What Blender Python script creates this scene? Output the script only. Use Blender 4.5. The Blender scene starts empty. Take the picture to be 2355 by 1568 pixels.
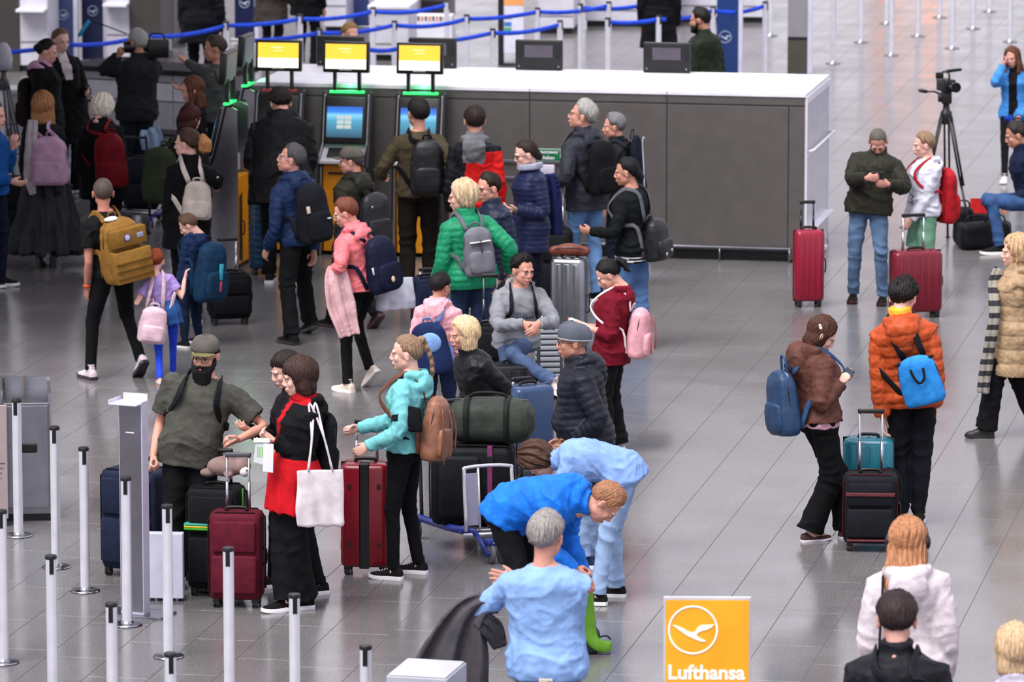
import bpy, bmesh, math, random
import numpy as np
from mathutils import Vector, Matrix, noise
R = math.radians
SC = bpy.context.scene
COL = SC.collection
# ---------------------------------------------------------------- camera
W_, H_ = 2355, 1568
FPX = 12170.0; PITCH = R(9.2); CAMH = 7.35
cam_d = bpy.data.cameras.new('camera'); cam = bpy.data.objects.new('camera', cam_d); COL.objects.link(cam)
cam_d.sensor_width = 36.0; cam_d.lens = 36.0*FPX/W_
cam_d.clip_start = 1.0; cam_d.clip_end = 500
cam.location = (0, 0, CAMH); cam.rotation_euler = (math.pi/2-PITCH, 0, 0)
cam_d.dof.use_dof = True; cam_d.dof.focus_distance = 36.5; cam_d.dof.aperture_fstop = 4.6
SC.camera = cam
# ---------------------------------------------------------------- light and exposure
SC.view_settings.view_transform = 'Standard'; SC.view_settings.look = 'None'
SC.view_settings.gamma = 1.0; SC.view_settings.exposure = 0.70
SC.view_settings.use_curve_mapping = False
world = bpy.data.worlds.new('world'); SC.world = world; world.use_nodes = True
bg = world.node_tree.nodes['Background']
bg.inputs[0].default_value = (0.87, 0.845, 0.945, 1); bg.inputs[1].default_value = 0.80
def add_sun(name, strength, angle, rot, color=(1, 1, 1)):
    d = bpy.data.lights.new(name, 'SUN'); d.energy = strength; d.angle = R(angle); d.color = color
    o = bpy.data.objects.new(name, d); COL.objects.link(o); o.rotation_euler = [R(a) for a in rot]
    o.location = (0, 20, 20)
    return o
add_sun('skylight_sun', 2.55, 38, (26, -20, 0), (1.0, 0.97, 0.93))
SC.cycles.max_bounces = 5; SC.cycles.diffuse_bounces = 3; SC.cycles.glossy_bounces = 3
SC.cycles.transmission_bounces = 3; SC.cycles.transparent_max_bounces = 4
SC.cycles.caustics_reflective = False; SC.cycles.caustics_refractive = False

def ray(px, py):
    x, y = px-W_/2, H_/2-py
    return Vector((x, FPX*math.cos(PITCH)+y*math.sin(PITCH), -FPX*math.sin(PITCH)+y*math.cos(PITCH)))
def G(px, py, z=0.0):
    """photograph pixel -> the real point at height z"""
    d = ray(px, py); t = (z-CAMH)/d.z
    return Vector((d.x*t, d.y*t, z))
def atY(px, py, Y):
    d = ray(px, py); t = Y/d.y
    return Vector((d.x*t, Y, CAMH+d.z*t))
# ---------------------------------------------------------------- materials
_M = {}
def _nt(name):
    m = bpy.data.materials.new(name); m.use_nodes = True
    nt = m.node_tree; b = nt.nodes['Principled BSDF']
    return m, nt, b
def srgb(c):
    if isinstance(c, str):
        c = tuple(int(c[i:i+2], 16)/255 for i in (0, 2, 4))
    return tuple((x/12.92 if x <= .04045 else ((x+.055)/1.055)**2.4) for x in c[:3])
def mat(color, kind='cloth', rough=None, metal=0.0, name=None):
    """one procedural material per colour and kind; colour is sRGB hex"""
    key = (color, kind, rough, metal)
    if key in _M: return _M[key]
    m, nt, b = _nt(name or kind+'_'+str(color)); _M[key] = m
    N, L = nt.nodes, nt.links
    c = srgb(color)
    rg = {'cloth': .85, 'skin': .5, 'hair': .55, 'plastic': .4, 'metal': .3, 'leather': .45, 'nylon': .6, 'glossy': .2, 'emit': .5, 'puffer': .5}.get(kind, .6)
    if rough is not None: rg = rough
    b.inputs['Base Color'].default_value = (*c, 1); b.inputs['Roughness'].default_value = rg
    b.inputs['Metallic'].default_value = 1.0 if kind == 'metal' else metal
    b.inputs['Specular IOR Level'].default_value = .16 if kind in ('cloth', 'nylon') else (.25 if kind in ('skin', 'puffer', 'hair') else .45)
    tc = N.new('ShaderNodeTexCoord')
    no = N.new('ShaderNodeTexNoise'); L.new(tc.outputs['Object'], no.inputs['Vector'])
    sc, amt, bump, bd = {'cloth': (9, .22, .35, .012), 'nylon': (14, .22, .4, .01), 'puffer': (22, .2, .35, .008),
        'skin': (14, .12, .05, .003), 'hair': (34, .55, .7, .004), 'plastic': (6, .08, .03, .002),
        'metal': (7, .12, .03, .002), 'leather': (30, .2, .3, .003), 'glossy': (5, .08, .02, .002)}.get(kind, (8, .1, .05, .003))
    no.inputs['Scale'].default_value = sc; no.inputs['Detail'].default_value = 4
    if kind == 'hair':
        mp = N.new('ShaderNodeMapping'); mp.inputs['Scale'].default_value = (5, 5, .35)
        L.new(tc.outputs['Object'], mp.inputs['Vector']); L.new(mp.outputs[0], no.inputs['Vector'])
    mr = N.new('ShaderNodeMapRange'); mr.inputs[1].default_value = .3; mr.inputs[2].default_value = .7
    mr.inputs[3].default_value = 1-amt; mr.inputs[4].default_value = 1+amt
    L.new(no.outputs['Fac'], mr.inputs[0])
    hs = N.new('ShaderNodeHueSaturation'); hs.inputs['Color'].default_value = (*c, 1)
    L.new(mr.outputs[0], hs.inputs['Value']); L.new(hs.outputs[0], b.inputs['Base Color'])
    bp = N.new('ShaderNodeBump'); bp.inputs['Strength'].default_value = bump; bp.inputs['Distance'].default_value = bd
    L.new(no.outputs['Fac'], bp.inputs['Height']); L.new(bp.outputs[0], b.inputs['Normal'])
    return m
def emit(color, strength=1.0):
    key = (color, 'emit', strength)
    if key in _M: return _M[key]
    m, nt, b = _nt('glow_'+str(color)); _M[key] = m
    b.inputs['Base Color'].default_value = (0.02, 0.02, 0.02, 1); b.inputs['Roughness'].default_value = .3
    b.inputs['Emission Color'].default_value = (*srgb(color), 1); b.inputs['Emission Strength'].default_value = strength
    return m
def stripes(c1, c2, axis, freq, duty=.5, rough=.6, c3=None):
    """flat printed bands along one object axis"""
    key = ('stripes', c1, c2, axis, freq, duty)
    if key in _M: return _M[key]
    m, nt, b = _nt('banded_print'); _M[key] = m; N, L = nt.nodes, nt.links
    tc = N.new('ShaderNodeTexCoord'); sp = N.new('ShaderNodeSeparateXYZ'); L.new(tc.outputs['Object'], sp.inputs[0])
    mu = N.new('ShaderNodeMath'); mu.operation = 'MULTIPLY'; mu.inputs[1].default_value = freq; L.new(sp.outputs[axis], mu.inputs[0])
    fr = N.new('ShaderNodeMath'); fr.operation = 'FRACT'; L.new(mu.outputs[0], fr.inputs[0])
    gt = N.new('ShaderNodeMath'); gt.operation = 'GREATER_THAN'; gt.inputs[1].default_value = duty; L.new(fr.outputs[0], gt.inputs[0])
    mx = N.new('ShaderNodeMix'); mx.data_type = 'RGBA'; L.new(gt.outputs[0], mx.inputs[0])
    mx.inputs[6].default_value = (*srgb(c1), 1); mx.inputs[7].default_value = (*srgb(c2), 1)
    L.new(mx.outputs[2], b.inputs['Base Color']); b.inputs['Roughness'].default_value = rough
    return m

# ---------------------------------------------------------------- mesh pieces: (verts Nx3, faces list)
def V3(*a): return np.array(a, float)
def unit(v):
    v = np.asarray(v, float); n = np.linalg.norm(v); return v/n if n > 1e-9 else v
class Geo:
    """collects pieces with a material index each; builds one mesh object"""
    def __init__(s): s.v = []; s.f = []; s.m = []; s.n = 0
    def add(s, vf, mi=0, M=None):
        v, f = vf[0], vf[1]
        v = np.asarray(v, float)
        if M is not None: v = xf(v, M)
        s.v.append(v); off = s.n
        s.f.extend([tuple(i+off for i in q) for q in f]); s.m.extend([mi]*len(f)); s.n += len(v)
        return s
    def mesh(s, name='m'):
        me = bpy.data.meshes.new(name)
        me.from_pydata(np.concatenate(s.v).tolist() if s.v else [], [], s.f)
        me.polygons.foreach_set('material_index', s.m)
        return me
    def build(s, name, mats, parent=None, smooth=None, M=None, bevel=0):
        me = s.mesh(name)
        if not isinstance(mats, (list, tuple)): mats = [mats]
        for m in mats: me.materials.append(m)
        return link(name, me, parent, smooth, M, bevel)
def link(name, me, parent=None, smooth=None, M=None, bevel=0):
    if bevel:
        bm = bmesh.new(); bm.from_mesh(me)
        bmesh.ops.bevel(bm, geom=list(bm.edges), offset=bevel, segments=2, profile=.6, affect='EDGES', clamp_overlap=True)
        bm.to_mesh(me); bm.free()
    if smooth == 'all': me.shade_smooth() if hasattr(me, 'shade_smooth') else me.polygons.foreach_set('use_smooth', [True]*len(me.polygons))
    elif smooth: smooth_by_angle(me, smooth)
    o = bpy.data.objects.new(name, me); COL.objects.link(o)
    if parent is not None: o.parent = parent
    if M is not None: o.matrix_local = M
    return o
def smooth_by_angle(me, deg):
    me.polygons.foreach_set('use_smooth', [True]*len(me.polygons))
    bm = bmesh.new(); bm.from_mesh(me); c = math.radians(deg)
    for e in bm.edges:
        if len(e.link_faces) == 2 and e.calc_face_angle(0) > c: e.smooth = False
    bm.to_mesh(me); bm.free()
def xf(v, M):
    M = np.array(M, float); return v @ M[:3, :3].T + M[:3, 3]
def box(x0, x1, y0, y1, z0, z1):
    v = [(x, y, z) for z in (z0, z1) for y in (y0, y1) for x in (x0, x1)]
    return V3(*v), [(0, 2, 3, 1), (4, 5, 7, 6), (0, 1, 5, 4), (2, 6, 7, 3), (0, 4, 6, 2), (1, 3, 7, 5)]
def rbox(x0, x1, y0, y1, z0, z1, r=.02, n=3, rz=None):
    """box with rounded vertical edges and softened top and bottom"""
    rz = r*.6 if rz is None else rz
    cx, cy, hx, hy = (x0+x1)/2, (y0+y1)/2, (x1-x0)/2, (y1-y0)/2
    r = min(r, hx*.99, hy*.99)
    def ring(z, ins):
        o = []
        for k, (sx, sy) in enumerate(((1, 1), (-1, 1), (-1, -1), (1, -1))):
            for i in range(n+1):
                a = math.pi/2*(k+i/n)
                rr = max(r-ins, 1e-4)
                o.append((cx+sx*(hx-r)+rr*math.cos(a), cy+sy*(hy-r)+rr*math.sin(a), z))
        return o
    lv = [(z0, rz), (z0+rz*.3, rz*.3), (z0+rz, 0), (z1-rz, 0), (z1-rz*.3, rz*.3), (z1, rz)]
    return skin_rings([ring(z, i) for z, i in lv])
def skin_rings(rings, cap=True, closed=True):
    n = len(rings[0]); v = np.array([p for r_ in rings for p in r_], float); f = []
    for i in range(len(rings)-1):
        for j in range(n if closed else n-1):
            k = (j+1) % n
            f.append((i*n+j, i*n+k, (i+1)*n+k, (i+1)*n+j))
    if cap and closed:
        f.append(tuple(range(n))[::-1]); f.append(tuple((len(rings)-1)*n+j for j in range(n)))
    return v, f
def tube(pts, rad, n=10, cap=True, up=(0, 0, 1), flat=1.0, round_ends=False, exp=1.0):
    """rings along a polyline; rad scalar / list / list of (a,b)"""
    P = [np.asarray(p, float) for p in pts]; m = len(P)
    if not isinstance(rad, (list, tuple)): rad = [rad]*m
    rad = [(r_, r_*flat) if not isinstance(r_, (list, tuple)) else r_ for r_ in rad]
    if round_ends:
        d0 = unit(P[0]-P[1]); d1 = unit(P[-1]-P[-2]); r0, r1 = rad[0], rad[-1]
        a0, a1 = (r0[0]+r0[1])/2, (r1[0]+r1[1])/2
        P = [P[0]+d0*a0*.95, P[0]+d0*a0*.7]+P+[P[-1]+d1*a1*.7, P[-1]+d1*a1*.95]
        rad = [(r0[0]*.3, r0[1]*.3), (r0[0]*.72, r0[1]*.72)]+rad+[(r1[0]*.72, r1[1]*.72), (r1[0]*.3, r1[1]*.3)]; m += 4
    rings = []; U = np.asarray(up, float)
    pu = None
    for i in range(m):
        t = unit((P[min(i+1, m-1)]-P[i])) if i == 0 else (unit(P[i]-P[i-1]) if i == m-1 else unit(unit(P[i+1]-P[i])+unit(P[i]-P[i-1])))
        ref = U if pu is None else pu
        if abs(np.dot(ref, t)) > .97 and pu is None: ref = V3(0, 1, 0) if abs(t[1]) < .9 else V3(1, 0, 0)
        a = unit(np.cross(ref, t)) ; b = np.cross(t, a); pu = b
        ra, rb = rad[i]; ring = []
        for j in range(n):
            an = 2*math.pi*j/n; c, s = math.cos(an), math.sin(an)
            if exp != 1.0: c = math.copysign(abs(c)**exp, c); s = math.copysign(abs(s)**exp, s)
            ring.append(P[i]+a*ra*c+b*rb*s)
        rings.append(ring)
    return skin_rings(rings, cap)
def lathe(prof, n=20, M=None):
    """profile list of (r,z)"""
    rings = [[(max(r_, 1e-4)*math.cos(2*math.pi*j/n), max(r_, 1e-4)*math.sin(2*math.pi*j/n), z) for j in range(n)] for r_, z in prof]
    v, f = skin_rings(rings)
    return (xf(v, M) if M is not None else v), f
def ell(c, r, nu=16, nv=10, rot=None):
    rings = []
    for i in range(nv+1):
        t = math.pi*(i/nv); s = max(math.sin(t), .02)
        rings.append([(s*math.cos(2*math.pi*j/nu), s*math.sin(2*math.pi*j/nu), -math.cos(t)) for j in range(nu)])
    v, f = skin_rings(rings); v = v*np.asarray(r, float)
    if rot is not None: v = v @ np.array(rot, float)[:3, :3].T
    return v+np.asarray(c, float), f
def bend(pts, n=8):
    """Catmull-Rom through points"""
    P = [np.asarray(p, float) for p in pts]; P = [2*P[0]-P[1]]+P+[2*P[-1]-P[-2]]; o = []
    for i in range(1, len(P)-2):
        for k in range(n):
            t = k/n; a, b, c, d = P[i-1], P[i], P[i+1], P[i+2]
            o.append(.5*((2*b)+(-a+c)*t+(2*a-5*b+4*c-d)*t*t+(-a+3*b-3*c+d)*t**3))
    o.append(P[-2]); return o
def prism(outline, z0, z1):
    """2-D outline (x,y) extruded in z"""
    return skin_rings([[(x, y, z0) for x, y in outline], [(x, y, z1) for x, y in outline]])

_tmp = bpy.data.objects.new('tmp_remesh', None)
def remesh(pieces, voxel, smooth=2, adapt=0.0):
    """closed pieces -> one continuous surface, returned as (verts, faces)"""
    g = Geo()
    for p in pieces: g.add(p)
    me = g.mesh('tmp'); bm = bmesh.new(); bm.from_mesh(me)
    bmesh.ops.recalc_face_normals(bm, faces=bm.faces); bm.to_mesh(me); bm.free()
    o = bpy.data.objects.new('tmp', me); COL.objects.link(o)
    md = o.modifiers.new('r', 'REMESH'); md.mode = 'VOXEL'; md.voxel_size = voxel; md.adaptivity = adapt
    if smooth:
        ms = o.modifiers.new('s', 'SMOOTH'); ms.factor = .5; ms.iterations = smooth
    dg = bpy.context.evaluated_depsgraph_get(); ev = o.evaluated_get(dg); m2 = ev.to_mesh()
    n = len(m2.vertices); v = np.empty(n*3, np.float32); m2.vertices.foreach_get('co', v); v = v.reshape(-1, 3).astype(float)
    nl = len(m2.loops); li = np.empty(nl, np.int32); m2.loops.foreach_get('vertex_index', li)
    ls = np.empty(len(m2.polygons), np.int32); m2.polygons.foreach_get('loop_start', ls)
    lt = np.empty(len(m2.polygons), np.int32); m2.polygons.foreach_get('loop_total', lt)
    nor = np.empty(n*3, np.float32); m2.vertices.foreach_get('normal', nor); nor = nor.reshape(-1, 3).astype(float)
    ev.to_mesh_clear(); bpy.data.objects.remove(o); bpy.data.meshes.remove(me)
    return v, (li, ls, lt), nor
def raw_mesh(name, v, fl):
    li, ls, lt = fl
    me = bpy.data.meshes.new(name); me.vertices.add(len(v)); me.vertices.foreach_set('co', np.asarray(v, np.float32).ravel())
    me.loops.add(len(li)); me.loops.foreach_set('vertex_index', li)
    me.polygons.add(len(ls)); me.polygons.foreach_set('loop_start', ls)
    me.update(calc_edges=True); me.polygons.foreach_set('use_smooth', np.ones(len(ls), bool))
    return me
def face_centers(v, fl):
    li, ls, lt = fl
    return np.add.reduceat(v[li], ls, axis=0)/lt[:, None]
def join_raw(parts):
    """parts: list of (v, fl, matindex array or int)"""
    vs, lis, lss, lts, ms = [], [], [], [], []; nv = nl = 0
    for v, (li, ls, lt), mi in parts:
        vs.append(v); lis.append(li+nv); lss.append(ls+nl); lts.append(lt)
        ms.append(np.full(len(ls), mi, np.int32) if np.isscalar(mi) else mi.astype(np.int32)); nv += len(v); nl += len(li)
    return np.concatenate(vs), (np.concatenate(lis).astype(np.int32), np.concatenate(lss).astype(np.int32), np.concatenate(lts)), np.concatenate(ms)
def to_raw(vf):
    v, f = vf; lt = np.array([len(q) for q in f], np.int32)
    return np.asarray(v, float), (np.array([i for q in f for i in q], np.int32), np.concatenate([[0], np.cumsum(lt)[:-1]]).astype(np.int32), lt)
def wob(v, s, seed=0.0):
    """smooth pseudo-noise in about [-1,1]"""
    x, y, z = v[:, 0]*s+seed, v[:, 1]*s+seed*1.7, v[:, 2]*s-seed
    a = np.sin(x*1.3+1.7*np.sin(y*.9+.6*z))+np.sin(y*1.7-1.3*np.sin(z*1.1+x*.5))+np.sin(z*1.5+1.5*np.sin(x*.7-y))
    return a/3

# ---------------------------------------------------------------- scene-graph helpers
def thing(name, label, cat, loc=(0, 0, 0), rz=0.0, group=None):
    o = bpy.data.objects.new(name, None); COL.objects.link(o); o.empty_display_size = .1
    o.location = loc; o.rotation_euler = (0, 0, rz); o['label'] = label; o['category'] = cat
    if group: o['group'] = group
    return o
def tag(o, label, cat, group=None):
    o['label'] = label; o['category'] = cat
    if group: o['group'] = group
    return o
def struct(o):
    o['kind'] = 'structure'; return o
def dup(root, loc=None, rz=None, label=None, group=None):
    r_ = root.copy(); COL.objects.link(r_)
    if loc is not None: r_.location = loc
    if rz is not None: r_.rotation_euler = (0, 0, rz)
    if label: r_['label'] = label
    if group: r_['group'] = group
    def rec(a, b):
        for ch in list(a.children):
            c = ch.copy(); COL.objects.link(c); c.parent = b; rec(ch, c)
    rec(root, r_)
    return r_
def text_mesh(txt, size, name='lettering', bold=0.0, align='CENTER', spacing=1.0):
    cu = bpy.data.curves.new('t', 'FONT'); cu.body = txt; cu.size = size; cu.align_x = align; cu.align_y = 'CENTER'
    cu.offset = bold; cu.extrude = .0015; cu.space_character = spacing; cu.resolution_u = 3
    o = bpy.data.objects.new('t', cu); COL.objects.link(o)
    dg = bpy.context.evaluated_depsgraph_get(); me = bpy.data.meshes.new_from_object(o.evaluated_get(dg))
    bpy.data.objects.remove(o); me.name = name
    return me
def RT(loc=(0, 0, 0), rx=0, ry=0, rz=0):
    return Matrix.Translation(Vector(loc)) @ Matrix.Rotation(R(rz), 4, 'Z') @ Matrix.Rotation(R(ry), 4, 'Y') @ Matrix.Rotation(R(rx), 4, 'X')
# ================================================================ the hall
ALPHA = R(10.85)
U2 = Vector((math.cos(ALPHA), -math.sin(ALPHA), 0)); V2 = Vector((math.sin(ALPHA), math.cos(ALPHA), 0))
def floor_material():
    m, nt, b = _nt('granite_tile'); N, L = nt.nodes, nt.links
    geo = N.new('ShaderNodeNewGeometry')
    mp = N.new('ShaderNodeMapping'); mp.vector_type = 'POINT'; mp.inputs['Rotation'].default_value = (0, 0, ALPHA)
    L.new(geo.outputs['Position'], mp.inputs[0])
    # per-tile tone: snapped position
    sn = N.new('ShaderNodeVectorMath'); sn.operation = 'SNAP'; sn.inputs[1].default_value = (.4, .51, 50); L.new(mp.outputs[0], sn.inputs[0])
    wn = N.new('ShaderNodeTexWhiteNoise'); L.new(sn.outputs[0], wn.inputs['Vector'])
    n1 = N.new('ShaderNodeTexNoise'); n1.inputs['Scale'].default_value = 90; n1.inputs['Detail'].default_value = 3; L.new(geo.outputs['Position'], n1.inputs['Vector'])
    n2 = N.new('ShaderNodeTexNoise'); n2.inputs['Scale'].default_value = 1.3; n2.inputs['Detail'].default_value = 3; L.new(mp.outputs[0], n2.inputs['Vector'])
    a = N.new('ShaderNodeMapRange'); a.inputs[1].default_value = .3; a.inputs[2].default_value = .7; a.inputs[3].default_value = .62; a.inputs[4].default_value = 1.38; L.new(n1.outputs['Fac'], a.inputs[0])
    b2 = N.new('ShaderNodeMapRange'); b2.inputs[3].default_value = .93; b2.inputs[4].default_value = 1.07; L.new(wn.outputs['Value'], b2.inputs[0])
    mu = N.new('ShaderNodeMath'); mu.operation = 'MULTIPLY'; L.new(a.outputs[0], mu.inputs[0]); L.new(b2.outputs[0], mu.inputs[1])
    hs = N.new('ShaderNodeHueSaturation'); hs.inputs['Color'].default_value = (.150, .143, .146, 1); L.new(mu.outputs[0], hs.inputs['Value'])
    L.new(hs.outputs[0], b.inputs['Base Color'])
    r_ = N.new('ShaderNodeMapRange'); r_.inputs[1].default_value = .3; r_.inputs[2].default_value = .7; r_.inputs[3].default_value = .13; r_.inputs[4].default_value = .24; L.new(n2.outputs['Fac'], r_.inputs[0])
    L.new(r_.outputs[0], b.inputs['Roughness']); b.inputs['Specular IOR Level'].default_value = .5
    bp = N.new('ShaderNodeBump'); bp.inputs['Strength'].default_value = .10; bp.inputs['Distance'].default_value = .002; L.new(n1.outputs['Fac'], bp.inputs['Height']); L.new(bp.outputs[0], b.inputs['Normal'])
    return m
FLOORM = floor_material()
_g = Geo(); _g.add(box(-40, 40, 20, 128, -.2, -.0025)); floor = struct(_g.build('floor', mat('3c3a3c', 'plastic', .7)))
def build_tiles():
    TW, TL, gap = .40, 1.02, .0035
    g = Geo(); w, l, bv = TW/2-gap/2, TL/2-gap/2, .0012
    rings = [[(x*(w-i), y*(l-i), z) for x, y in ((-1, -1), (1, -1), (1, 1), (-1, 1))] for z, i in ((-.006, 0), (-.0012, 0), (0, bv))]
    g.add(skin_rings(rings)); proto = g.mesh('tile'); proto.materials.append(FLOORM)
    org = G(1841, 1568); cells = []
    for i in range(-60, 60):
        random.seed(i*7+3); off = (i % 2)*.51+random.choice((0, 0, .34))
        for j in range(-40, 80):
            c = org+U2*(i*TW+TW/2)+V2*(j*TL+off)
            if c.y < 27 or c.y > 100: continue
            px = c.x/c.y*12330+W_/2
            if -260 < px < W_+260: cells.append((c.y, c))
    cells.sort(key=lambda t: t[0])
    near = [c for y, c in cells if y > 31.4][:300]; ids = set(id(c) for c in near)
    for c in near:
        o = bpy.data.objects.new('tile', proto); COL.objects.link(o); o.parent = floor; o.location = c; o.rotation_euler = (0, 0, -ALPHA)
    s = Geo(); pv, pf = skin_rings(rings)
    Mz = Matrix.Rotation(-ALPHA, 4, 'Z')
    for y, c in cells:
        if id(c) in ids: continue
        s.add((pv, pf), 0, Matrix.Translation(c) @ Mz)
    o = s.build('tiles', FLOORM, floor); o['kind'] = 'stuff'
build_tiles()
# far end of the hall: piers and glazing openings, unseen slab added to shade the left side
def uvz(p, u, v, z): return Vector((p[0], p[1], 0))+U2*u+V2*v+Vector((0, 0, z))
def frameM(p, rz=0):
    """matrix with x along U2 (right), y along V2 (away)"""
    return Matrix.Translation(Vector((p[0], p[1], p[2] if len(p) > 2 else 0))) @ Matrix.Rotation(-ALPHA+R(rz), 4, 'Z')
STEEL_D = mat('6c6765', 'plastic', .38, .55, name='brushed_steel_dark'); STEEL = mat('9a9aa2', 'metal', .3); STEEL_L = mat('c8c8d0', 'metal', .25)
WHITE = mat('e4e2ea', 'plastic', .45); BLACK = mat('0c0c0e', 'plastic', .4); GREYP = mat('6d6c72', 'plastic', .5)
BLUE_SIGN = mat('1c3566', 'plastic', .4)
g = Geo(); g.add(box(-42, -4, 126, 126.6, 0, 16)); g.add(box(-4, 42, 126, 126.6, 9.5, 16)); g.add(box(-4, 42, 126, 126.6, 0, .7))
for i in range(12): g.add(box(-4+i*4.2, -3.6+i*4.2, 125.9, 126.5, 0, 12))
wf = struct(g.build('wall_far', mat('8d8a90', 'plastic', .6)))
for x0, x1, z0, z1, c in ((8.75, 9.25, 4.0, 6.6, 'ff9a3c'), (9.75, 10.2, 4.0, 6.8, 'ff9a3c'), (8.7, 9.15, 7.2, 8.1, 'ff9078'), (9.6, 10.2, 6.9, 7.7, 'ff9078')):
    g = Geo(); g.add(box(x0, x1, 125.7, 125.85, z0, z1)); g.build('lit_panel', emit(c, 1.3), wf)

g = Geo(); g.add(box(-22, -2.9, 43, 60, 5.0, 5.4)); struct(g.build('shade_slab', mat('5a575a', 'plastic', .8)))  # out-of-view slab, added to keep overhead light off the left crowd
# ---------------------------------------------------------------- stainless service wall with the kiosks
CA = G(1848, 604); CH = atY(1848, 216, CA.y).z
def on_front(px, py, d=0.0):
    """(u,z) on the counter's front plane (shifted d toward the camera) seen at a pixel"""
    n = V2; p0 = CA-V2*d; o = Vector((0, 0, CAMH)); r_ = ray(px, py); t = (p0-o).dot(n)/r_.dot(n); p = o+r_*t
    return (p-p0).dot(U2), p.z
_back = G(1905, 172, CH); CD = (_back-CA).dot(V2)
UL = on_front(585, 300)[0]
CM = frameM(CA)
def build_counter():
    e = thing('service_counter', 'long brushed steel service wall with bright white top behind the check-in kiosks', 'counter', CA, -ALPHA)
    u1, u2 = on_front(1218, 400)[0], on_front(1533, 400)[0]
    zt = on_front(1400, 236)[1]; zr = on_front(1600, 565)[1]; ur = on_front(1812, 500)[0]
    g = Geo(); g.add(box(UL, -.01, .03, CD-.03, .10, CH-.03)); g.build('core', STEEL_D, e)
    for a, b in ((UL, u1), (u1, u2), (u2, 0)):
        g = Geo(); g.add(box(a+.004, b-.004, 0, .035, zt+.012, CH-.035)); g.build('upper_panel', STEEL_D, e, bevel=.003)
        bb = ur if b == 0 else b
        g = Geo(); g.add(box(a+.004, bb-.004, 0, .035, .12, zt-.004)); g.build('panel', STEEL_D, e, bevel=.003)
    g = Geo(); g.add(box(ur+.004, -.002, -.004, .035, .02, zt-.004)); g.build('corner_panel', STEEL_D, e, bevel=.003)
    for a, b in ((UL, u1), (u1, u2), (u2, .012)):
        g = Geo(); g.add(box(a+.003, b-.003, -.012, CD+.01, CH-.035, CH)); g.build('top_panel', WHITE, e, bevel=.004)
    g = Geo(); g.add(box(UL, -.03, .06, .1, 0, .1)); g.build('plinth', BLACK, e)
    g = Geo(); g.add(tube([(u2-1.6, -.05, zr), (-.13, -.05, zr)], .014, 8))
    for u in np.linspace(u2-1.5, -.13, 5): g.add(tube([(u, -.05, zr), (u, .02, zr)], .008, 6)); g.add(tube([(u, -.05, zr), (u, -.05, 0)], .007, 6))
    g.build('foot_rail', STEEL, e, 'all')
    # side face: framed pale panels with a handle
    g = Geo(); g.add(box(0, .012, 0, CD, .1, CH-.03)); g.build('side_panel', mat('b9b8c4', 'plastic', .25), e)
    for a, b, c, d in ((0, .05, .0, CH-.03), (CD-.05, CD, .0, CH-.03)):
        g = Geo(); g.add(box(.008, .022, a, b, c, d)); g.build('side_trim', WHITE, e)
    g = Geo(); g.add(box(.008, .020, .05, CD-.05, CH-.10, CH-.035)); g.add(box(.008, .018, .05, CD-.05, CH*.62, CH*.62+.02)); g.build('side_trim', WHITE, e)
    zh = on_front(1852, 350)[1]
    g = Geo(); g.add(tube([(.03, .05, zh), (.075, .06, zh+.01), (.075, CD-.06, zh+.01), (.03, CD-.05, zh)], .014, 10)); g.build('handle', WHITE, e, 'all')
    g = Geo(); g.add(box(.0, .11, CD*.45, CD*.55, .02, .05)); g.add(box(.0, .09, CD*.1, CD*.9, .30, .312)); g.build('shelf', WHITE, e)
    # two horizontal rails
    for py in (366, 404):
        a, z = on_front(1005, py); b, _ = on_front(1292, py)
        g = Geo(); g.add(box(a, b, -.03, 0, z-.014, z+.014)); g.build('rail', STEEL, e, bevel=.004)
    # span of the reflection under the top edge; nothing is built from it
    a, z = on_front(1250, 231); b, _ = on_front(1440, 231)
    # green notice
    a, z1 = on_front(1222, 341); b, z0 = on_front(1290, 371)
    s = thing('notice_sign', 'small green notice plate on the steel service wall beside the woman in glasses', 'sign', CM @ Vector(((a+b)/2, -.006, (z0+z1)/2)), -ALPHA)
    w, h = (b-a)/2, (z1-z0)/2
    g = Geo(); g.add(rbox(-w, w, -.004, .004, -h, h, .002, 2)); g.build('frame', mat('a8c4b4', 'plastic'), s)
    g = Geo(); g.add(box(-w+.008, w-.008, -.006, -.003, -h+.008, h-.008)); g.build('plate', mat('0f6b3f', 'plastic', .35), s)
    for t, dz in (('Rettungsweg', .030), ('freihalten', -.026)):
        me = text_mesh(t, .046, bold=.001); me.materials.append(WHITE)
        link('lettering', me, s, None, RT((0, -.0075, dz), rx=90))
    g = Geo(); a2, z3 = on_front(1233, 377); b2, z4 = on_front(1277, 400)
    g.add(rbox(a2, b2, -.05, 0, z4, z3, .01)); o = g.build('dispenser', mat('c9c4d6', 'plastic', .35), None, 'all'); o.matrix_world = CM; tag(o, 'small pale dispenser box below the green notice', 'box')
build_counter()

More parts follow.
